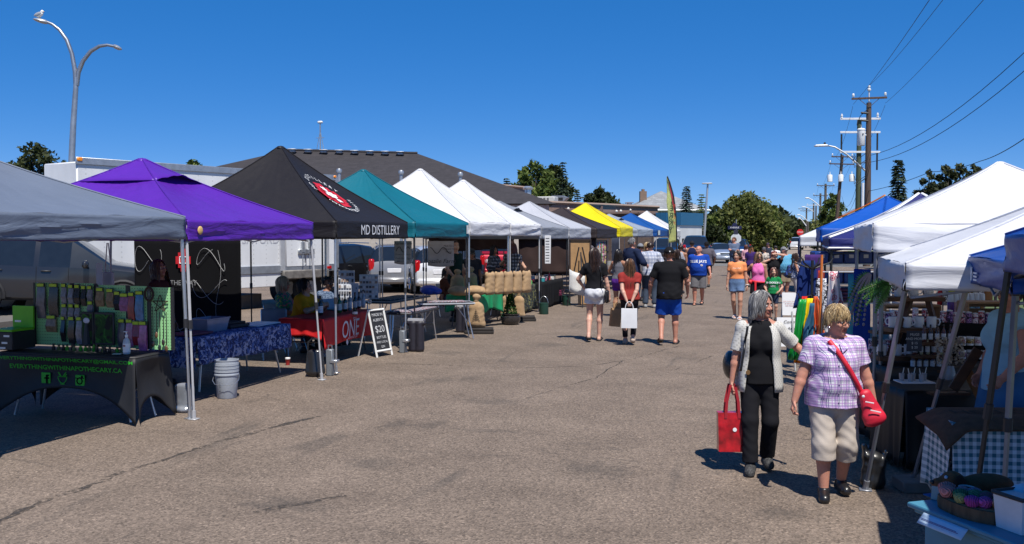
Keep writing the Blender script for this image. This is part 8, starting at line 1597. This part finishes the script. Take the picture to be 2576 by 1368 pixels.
q=at(2196,1226);V,F=sdf_mesh([dict(t='ecap',a=v3(0,0,.06),b=v3(0,0,.24),ra=(.10,.09),rb=(.09,.08),x=v3(1,0,0),k=.02),dict(t='ecap',a=v3(-.06,0,.2),b=v3(-.07,.02,.34),ra=(.03,.08),rb=(.02,.06),x=v3(1,0,0),k=.02),dict(t='ecap',a=v3(.07,0,.2),b=v3(.10,0,.31),ra=(.03,.07),rb=(.015,.05),x=v3(1,0,0),k=.02)],.008,.012,5);ob=np_object('sandbag',V,F,P((.012,.012,.013),.38,coat=.2),None);ob.location=q;tag(ob,'black vinyl sandbag at the foot of the low white tent leg','sandbag')
def fern(lab,u,v,d,n_,L,droop,c,ang0,ang1,flowers=0,beads=False):
 o=A(u,v,d);t=thing('fern',lab,'plant',o,YAW);b=MB();rr=random.Random(n_+int(u));st=MB();bd_=MB()
 for i in range(n_):
  a=ang0+(ang1-ang0)*i/max(1,n_-1);dx,dy=math.cos(a),rr.uniform(-.3,.3);l_=L*rr.uniform(.8,1.1);pts=[Vector((dx*l_*f,dy*l_*f,math.sin(a)*l_*f-droop*f*f))for f in[q/16 for q in range(17)]]
  if beads and i%2:[bd_.ell(tuple(p),(.016,.016,.02),6,4)for p in pts[1:]];continue
  st.tube(pts,.004,4)
  for k_,p in enumerate(pts[1:],1):
   d_=(p-pts[k_-1]).normalized();s_=d_.cross(Vector((0,1,.3))).normalized();w_=.05*math.sin(PI*(k_/17)**.7)+.01
   for sg in(-1,1):q=p+s_*sg*w_+d_*w_*.5;b._add([tuple(p),tuple(p+d_*.014),tuple(q),tuple(p-d_*.008)],[(0,1,2,3)])
 b.build('fronds',leaf_mat('fern',c,tuple(x*1.8 for x in c)),t,smooth=0);st.build('stems',P((.05,.10,.02),.7),t)
 if bd_.v:bd_.build('bead_strings',P((.28,.24,.27),.6,var=.3),t)
 if flowers:
  b=MB()
  for i in range(flowers):c_=Vector((rr.uniform(-.10,.06),-.05,rr.uniform(-.02,.12)));[b.ell(tuple(c_+Vector((.026*math.cos(a),-.01,.026*math.sin(a)))),(.026,.006,.018),8,4,rot=(0,-a,0))for a in[q*2*PI/5 for q in range(5)]]
  b.build('flowers',P((.75,.75,.78),.6,var=.03),t)
fern('green fern with white orchid blooms at the near corner of the low white tent',2248,706,9.0,5,.30,.08,(.07,.20,.04),R(185),R(235),5);fern('hanging fern with grey bead strings at the far corner of the low white tent',2190,690,10.6,10,.26,.36,(.08,.19,.04),R(165),R(250),0,True)
DB=cotton((.010,.035,.20));wall_cloth('deep blue cloth hanging behind the fern',A(2150,600,11.2).xy.to_3d(),A(2192,600,11.0).xy.to_3d(),.55,1.72,DB,.02,4,name='hanging_cloth',cat='cloth',seed=7);wall_cloth('teal cloth strip hanging beside the deep blue cloth',A(2136,600,11.4).xy.to_3d(),A(2149,600,11.3).xy.to_3d(),.5,1.65,cotton((.05,.26,.30)),.01,4,name='hanging_cloth',cat='cloth',seed=8)
wall_cloth('dark blue side cloth of the far white tent',(.22,36.4,0),(.22,40.4,0),.3,2.0,cotton((.02,.035,.12)),.04,1.5,seed=9);wall_cloth('dark backdrop behind the mug stall',(1.1,10.85,0),(3.8,10.85,0),.1,1.2,BLKCLOTH,.02,2,seed=10)
q=at(2040,958);t=thing('hook_stand','black hook stand hung with scarves and string bags beside the women','stand',q,YAW);b=MB();b.tube([(0,0,.25),(0,0,1.75)],.022,8)
for a in range(3):b.tube([(0,0,.35),(.30*math.cos(a*2.1),.3*math.sin(a*2.1),.01)],.014,6)
for a in range(6):b.tube([(0,0,1.62),(.26*math.cos(a),.2*math.sin(a),1.72),(.30*math.cos(a),.23*math.sin(a),1.78)],.012,6);b.tube([(0,0,1.25),(.2*math.cos(a+.5),.18*math.sin(a+.5),1.2),(.24*math.cos(a+.5),.2*math.sin(a+.5),1.28)],.010,6)
b.build('frame',BLKM,t)
def hang(lab,u,vt,u2,vb,d,w0,w1_,m,cat='scarf',name='scarf',n=10,amp=.02):
 p,q=A(u,vt,d),A(u2,vb,d);X=Vector((math.cos(YAW),math.sin(YAW),0));b=MB();dl=q-p;ph=u*.37
 b.grid(lambda s_,v:tuple(dl*v+X*(s_-.5)*(w0+(w1_*.8-w0)*v**.7+.02*math.sin(v*9+ph))+Vector((.25,-.9,0))*(amp*1.8*math.sin(s_*15+ph+v*3)*(.3+v)+.03*math.sin(PI*s_))),n,12);o=b.build(name,m,loc=p,thick=.006);tag(o,lab,cat);return o
def mesh_bag(c):
 k=NT('string mesh');x=k.sep();a=k.math('SINE',k.math('MULTIPLY',k.math('ADD',x[0],x[2]),190));e=k.math('SINE',k.math('MULTIPLY',k.math('SUBTRACT',x[0],x[2]),190));m=k.math('MULTIPLY',a,e);k.base(k.mix(k.ramp(m,[(.3,0.0),(.6,.85)]),c,tuple(q*.2 for q in c)));k.bump(m,.01,-.8);k.b.inputs['Roughness'].default_value=.9;return k.m
hang('green satin scarf hanging lowest at the left of the hook stand',2020,752,1996,905,13.5,.10,.20,P((.01,.26,.04),.35));hang('deep blue cloth hanging high on the hook stand',2034,655,2022,775,13.9,.20,.40,cotton((.012,.03,.14)));hang('purple cloth hanging at the back of the hook stand',2046,640,2046,745,14.0,.25,.36,cotton((.06,.025,.13)));hang('bright yellow scarf in the middle of the hook stand',2038,750,2020,905,13.5,.08,.20,cotton((.72,.52,.01)));hang('orange scarf under the green satin one',2030,750,2008,912,13.55,.05,.17,cotton((.68,.20,.01)));hang('red scarf between the green and yellow ones',2024,745,2010,870,13.6,.06,.10,cotton((.5,.02,.02)))
hang('blue crochet string bag on the hook stand',2044,762,2034,866,13.3,.05,.22,mesh_bag((.03,.14,.24)),'bag','string_bag');hang('orange crochet string bag on the hook stand',2052,745,2062,858,13.3,.06,.24,mesh_bag((.62,.10,.02)),'bag','string_bag');hang('black and white print dress behind the string bags',2066,700,2064,900,13.7,.16,.26,spots('black white print',(.02,.02,.03),[(.6,.6,.65)],20,.48),'dress','dress');hang('dark red cloth hanging behind the orange string bag',2056,680,2058,780,14.0,.2,.2,cotton((.28,.03,.015)))
fl=NT('floral dress cloth');vo=fl.add('ShaderNodeTexVoronoi');vo.inputs['Scale'].default_value=11;fl.link(fl.mapping((1,.3,1)),vo.inputs['Vector']);fl.base(fl.ramp(vo.outputs['Distance'],[(.0,(.50,.04,.10)),(.14,(.50,.04,.10)),(.17,(.66,.58,.58)),(.26,(.66,.58,.58)),(.29,(.45,.07,.13)),(.36,(.45,.07,.13)),(.40,(.68,.62,.62))]));fl.b.inputs['Roughness'].default_value=.85
hang('white sleeveless dress printed with red flowers on the clothing rail',2098,682,2104,860,12.6,.14,.26,fl.m,'dress','dress',14,.03)
t=thing('clothes_rail','thin pale rail with the flowered dress under the navy tent','rail',A(2140,600,12.8).xy.to_3d(),YAW);b=MB();b.tube([(-.38,0,0),(-.38,0,1.62),(.55,0,1.62),(.55,0,0)],.016,6);b.build('frame',P((.5,.5,.52),.4),t);b=MB();b.tube([(-.42,-.05,.3),(-.40,-.05,1.85)],.018,6);b.build('orange_post',P((.6,.16,.03),.6),t)
for z,v in((1.28,690),(1.62,655),(.95,735)):
 c=A(2152,600,16.4);c=Vector((c.x,c.y,z));t=thing('wire_shelf',['middle wire shelf of blue bins','top wire shelf of blue bins','lowest wire shelf holding folded cloth'][(1.28,1.62,.95).index(z)],'shelf',c,YAW);b=MB();[b.tube([(-.75,y,0),(.75,y,0)],.008,5)for y in(-.2,-.1,0,.1,.2)];[b.tube([(x,-.2,0),(x,.2,0)],.006,4)for x in(-.75,-.4,0,.4,.75)];b.build('wires',STEEL,t)
 if z>1:
  for i in range(6):t=thing('blue_bin',f'{ORD[i]} blue plastic bin on the {"middle" if z < 1.5 else "top"} wire shelf','bin',c+Vector((math.cos(YAW),math.sin(YAW),0))*(-.62+i*.25)+Vector((0,0,.012)),YAW,'blue bins on the wire shelves');b=MB();b.box((0,0,.10),(.22,.3,.2),bev=.015,taper=(1.06,1.04));b.build('tub',P((.012,.05,.24),.4,var=.3),t);b=MB();b.box((0,-.155,.12),(.08,.006,.06));b.build('label',P((.6,.62,.65),.6),t)
 else:b=MB();[b.box((0,0,.04+q*.06),(1.3,.34,.05),bev=.02)for q in range(4)];tag(b.build('folded_cloth',P((.10,.04,.09),.9,var=.3,vs=10),loc=c+Vector((0,0,.01)),rz=YAW),'pile of folded dark pink cloth on the lowest wire shelf','cloth')
t=thing('sign_stand','two white printed signs on a stand beside the grey haired woman','sign',at(1990,925).xy.to_3d()+Vector((0,0,0)),YAW-.1);WS=P((.70,.70,.70),.6,var=.03)
b=MB();b.box((0,0,1.02),(.30,.02,.36),rot=(-.12,0,0));s1=b.build('upper_sheet',WS,t);b=MB();b.box((-.03,-.08,.58),(.42,.025,.46),rot=(-.15,0,0));s2_=b.build('lower_sheet',WS,t);b=MB();b.tube([(-.2,.1,0),(-.12,.03,1.2)],.015,6);b.tube([(.2,.1,0),(.12,.03,1.2)],.015,6);b.tube([(0,-.35,0),(0,-.02,.9)],.015,6);b.build('frame',P((.3,.3,.3),.5),t)
for i,tx_ in enumerate(('EVERYTHING IS HANDMADE','BY SKILLED ARTISANS','FAIR TRADE GOODS')):text(tx_,.022,(0,-.02,1.06-i*.035),(1,0,0),(0,.12,1),P((.3,.03,.03),.7),s1)
text('Come In',.07,(-.02,-.078,.74),(1,0,0),(0,.15,1),PLAST,s2_,font_shear=.3);text('Have Awesome',.06,(-.03,-.094,.64),(1,0,0),(0,.15,1),PLAST,s2_,font_shear=.3);b=MB();b.lathe([(.09,0),(.09,.004)],18);b.v=[(x-.02,-.118-z,y+.47)for x,y,z in b.v];b.build('round_picture',P((.30,.2,.1),.7,var=.4,vs=14),s2_)
GING=NT('gingham');x_=GING.sep();ga=GING.math('LESS_THAN',GING.math('FRACT',GING.math('MULTIPLY',GING.math('ADD',x_[0],GING.math('MULTIPLY',x_[1],.6)),18)),.5);gb=GING.math('LESS_THAN',GING.math('FRACT',GING.math('MULTIPLY',x_[2],18)),.5);GING.base(GING.mix(GING.math('MULTIPLY',GING.math('ADD',ga,gb),.48),(.62,.68,.72),(.02,.12,.17)));GING.b.inputs['Roughness'].default_value=.85
p=at(2400,1062,.75);rzg=YAW-.12;X=Vector((math.cos(rzg),math.sin(rzg),0));Y=Vector((-X.y,X.x,0));ce=Vector((p.x,p.y,0))+X*.75+Y*.3;folding_table('folding table under the blue gingham cloth',ce,1.5,.58,rzg,.735);cover('blue and white gingham tablecloth under the brown mats',ce,1.5,.58,.742,(.66,.6,.6,.6),GING.m,rzg,.008,21)
COIR=P((.075,.04,.022),.95,var=.3,vs=14,bump=.006,bs=150)
for i,(dx,rz_,z_)in enumerate(((.30,.10,.775),(1.0,-.12,.785))):t=thing('door_mat',['brown coir door mat with dark lettering overhanging the left end of the gingham table','brown coir door mat lying behind the tent leg on the gingham table'][i],'mat',Vector((p.x,p.y,z_))+X*dx+Y*.18,rzg+rz_);b=MB();b.grid(lambda u,v:((u-.5)*.85,(v-.5)*.55,-.20*max(0,.18-u)*4*(1-v*.5)-.28*max(0,.30-v)**1.3),18,12);b.build('mat',COIR,t,thick=.018);text(['HELLO','HOME'][i],.20,(.05,.06,.013),(1,0,0),(0,1,0),P((.012,.010,.009),.9),t)
TEAL=P((.06,.22,.32),.5,var=.08)
c0=Vector((.67,6.10,0));e1,e2=Vector((.56,-.83,0)).normalized(),Vector((.83,.56,0)).normalized();rt=math.atan2(e1.y,e1.x);cT=c0+e1*.75+e2*.32;tt=thing('teal_table','teal painted table in the near right corner','table',cT,rt)
b=MB();b.box((0,0,.505),(1.5,.64,.03),bev=.008);b.box((0,0,.478),(1.44,.58,.03),bev=.006);b.build('tabletop',TEAL,tt);b=MB();b.box((0,0,.23),(1.36,.5,.46),bev=.01);b.build('cabinet',TEAL,tt)
TP=lambda a,c,z=.522:tuple(c0+e1*a+e2*c+Vector((0,0,z)))
t=thing('wood_slab_tray','bark edged wood slab tray on the teal table holding coloured wool','tray',TP(.33,.16),rt);out=[(.22*math.cos(a)*(1+.10*nz(math.cos(a)*2,math.sin(a)*2)),.10*math.sin(a)*(1+.15*nz(math.cos(a)*2,3)))for a in[2*PI*q/40 for q in range(40)]];b=MB();b.loft([[(x,y,0)for x,y in out],[(x*1.02,y*1.02,.035)for x,y in out],[(x,y,.07)for x,y in out]]);b.build('bark',P((.10,.06,.032),.9,var=.5,vs=22,bump=.008,bs=40,stretch=(1,1,.2)),t);b=MB();b.poly([(x*.94,y*.94,.072)for x,y in out]);b.build('top_face',P((.30,.19,.10),.8,var=.2),t,smooth=0)
def woolm(c):k=NT('wool');f=k.add('ShaderNodeTexWave');f.inputs['Scale'].default_value=26;f.inputs['Distortion'].default_value=5;k.link(k.coord(),f.inputs['Vector']);k.base(k.ramp(f.outputs['Fac'],[(0,tuple(x*.55 for x in c)),(1,c)]));k.bump(f.outputs['Fac'],.01,.8);k.b.inputs['Roughness'].default_value=.95;return k.m
for i,(a,c_,rd,cc,nm)in enumerate(((.16,.15,.042,(.68,.22,.20),'salmon'),(.21,.10,.040,(.70,.26,.25),'coral'),(.24,.20,.036,(.40,.25,.30),'dusty mauve'),(.29,.13,.038,(.04,.18,.08),'dark green'),(.34,.19,.040,(.05,.22,.12),'mid green'),(.33,.08,.032,(.45,.44,.16),'pale yellow green'),(.41,.09,.036,(.48,.06,.34),'magenta'),(.45,.15,.036,(.52,.09,.38),'bright pink'),(.40,.22,.040,(.20,.09,.12),'plum'),(.50,.21,.036,(.58,.30,.14),'peach'),(.29,.24,.038,(.30,.24,.34),'lilac grey'),(.36,.26,.036,(.06,.20,.14),'bottle green'))):t=thing('wool_ball',f'{nm} felted wool ball on the wood slab tray','wool ball',TP(.33+(a-.33)*1.0,.16+(c_-.16)*.85,.594+rd*.8),i,'wool balls on the slab tray');V,F=sdf_mesh([dict(t='ell',c=v3(0,0,0),r=(rd*1.1,rd,rd),k=.01)]+[dict(t='ell',c=v3(rd*.7*math.cos(q),rd*.7*math.sin(q),rd*.25),r=(rd*.5,)*3,k=.008)for q in range(6)],.005);np_object('ball',V,F,woolm(cc),t)
t=thing('flyer','pale blue printed flyer hanging on the front edge of the teal table','flyer',TP(.33,-.0,.52),rt);b=MB();b.grid(lambda u,v:((u-.5)*.34,-.06+.05*v,-.02-.055*(1-v)),4,4);b.build('paper',P((.45,.58,.72),.6),t,thick=.003);b=MB()
for i in range(4):b.box((0,-.048-.012*(i-1.5)*-1,-.035-.012*i),(.28,.003,.004))
b.build('printed_lines',P((.08,.12,.3),.7),t)
t=thing('white_bin','white metal bin with a dark rim at the right end of the teal table','bin',TP(.64,.20),rt);b=MB();b.loft([[(.095*k*cx,.08*k*cy,z)for cx,cy in((-1,-1),(1,-1),(1,1),(-1,1))]for k,z in((.9,0),(1.05,.19))]);b.build('tub',P((.62,.63,.66),.4),t,smooth=10);b=MB();b.tube([(.102*cx,.086*cy,.192)for cx,cy in((-1,-1),(1,-1),(1,1),(-1,1),(-1,-1))],.012,6);b.build('rim',PLAST,t)
t=thing('name_card','small clear framed card standing on the far edge of the teal table','card',TP(.06,.22),rt+.6);b=MB();b.box((0,0,.04),(.14,.008,.08),rot=(-.3,0,0));b.build('card',P((.35,.33,.3),.4),t)
t=thing('wire_basket','small striped basket standing behind the wool tray','basket',TP(.16,.30),rt);b=MB();[b.tube([(.05*math.cos(a),.04*math.sin(a),z)for a in[PI*q/8 for q in range(17)]],.006,5)for z in[.01+.018*i for i in range(6)]];b.build('coils',P((.42,.40,.42),.6),t)
b=MB();b.grid(lambda u,v:((u-.5)*.5,(v-.5)*.28,.006+.012*nz(u*5,v*4)),14,8);tag(b.build('folded_cloth',cotton((.02,.08,.22)),loc=TP(.06,.44),rz=rt+PI/2,thick=.006),'blue cloth folded on the teal table under the plush dog','cloth')
t=thing('plush_dog','brown plush dog lying on the folded blue cloth','plush toy',TP(.06,.42,.545),YAW+PI);t.scale=(.8,)*3;PL=P((.15,.055,.02),.95,var=.2,vs=20,bump=.006,bs=90)
V,F=sdf_mesh([dict(t='ell',c=v3(-.12,0,.08),r=(.20,.10,.08),k=.03),dict(t='ell',c=v3(.14,0,.11),r=(.085,.075,.07),k=.03),dict(t='cap',a=v3(.18,0,.09),b=v3(.25,0,.08),ra=.05,rb=.045,k=.02),dict(t='cap',a=v3(.0,.09,.04),b=v3(.16,.11,.03),ra=.035,rb=.03,k=.02),dict(t='cap',a=v3(.0,-.09,.04),b=v3(.16,-.11,.03),ra=.035,rb=.03,k=.02),dict(t='cap',a=v3(-.25,.09,.04),b=v3(-.12,.15,.03),ra=.04,rb=.03,k=.02)],.008,.003);np_object('body',V,F,PL,t)
for s_ in(-1,1):b=MB();b.ell((.12,s_*.075,.09),(.05,.018,.075),10,7);b.build('ear',P((.04,.016,.008),.95),t);b=MB();b.ell((.205,s_*.035,.14),(.014,.014,.014),8,6);b.build('eye',P((.45,.5,.6),.2),t)
b=MB();b.ell((.295,0,.095),(.018,.024,.018),10,6);b.build('nose',P((.01,.01,.01),.3),t)
q=at(2318,1232);b=MB();b.box((0,0,.05),(.40,.25,.10),bev=.012);tag(b.build('concrete_block',P((.16,.15,.14),.9,var=.2,bump=.004),loc=q,rz=YAW),'grey concrete block at the foot of the slanted tent leg','block')
t=thing('carton','small brown carton and white sack on the gingham table edge','carton',TP(.52,.46),YAW);b=MB();b.box((.1,0,.11),(.24,.2,.2),bev=.004);b.build('box',P((.20,.12,.07),.8),t);V,F=sdf_mesh([dict(t='ell',c=v3(-.12,-.08,.10),r=(.12,.1,.12),k=.03)],.012,.015,1);np_object('white_sack',V,F,P((.55,.58,.66),.4),t)
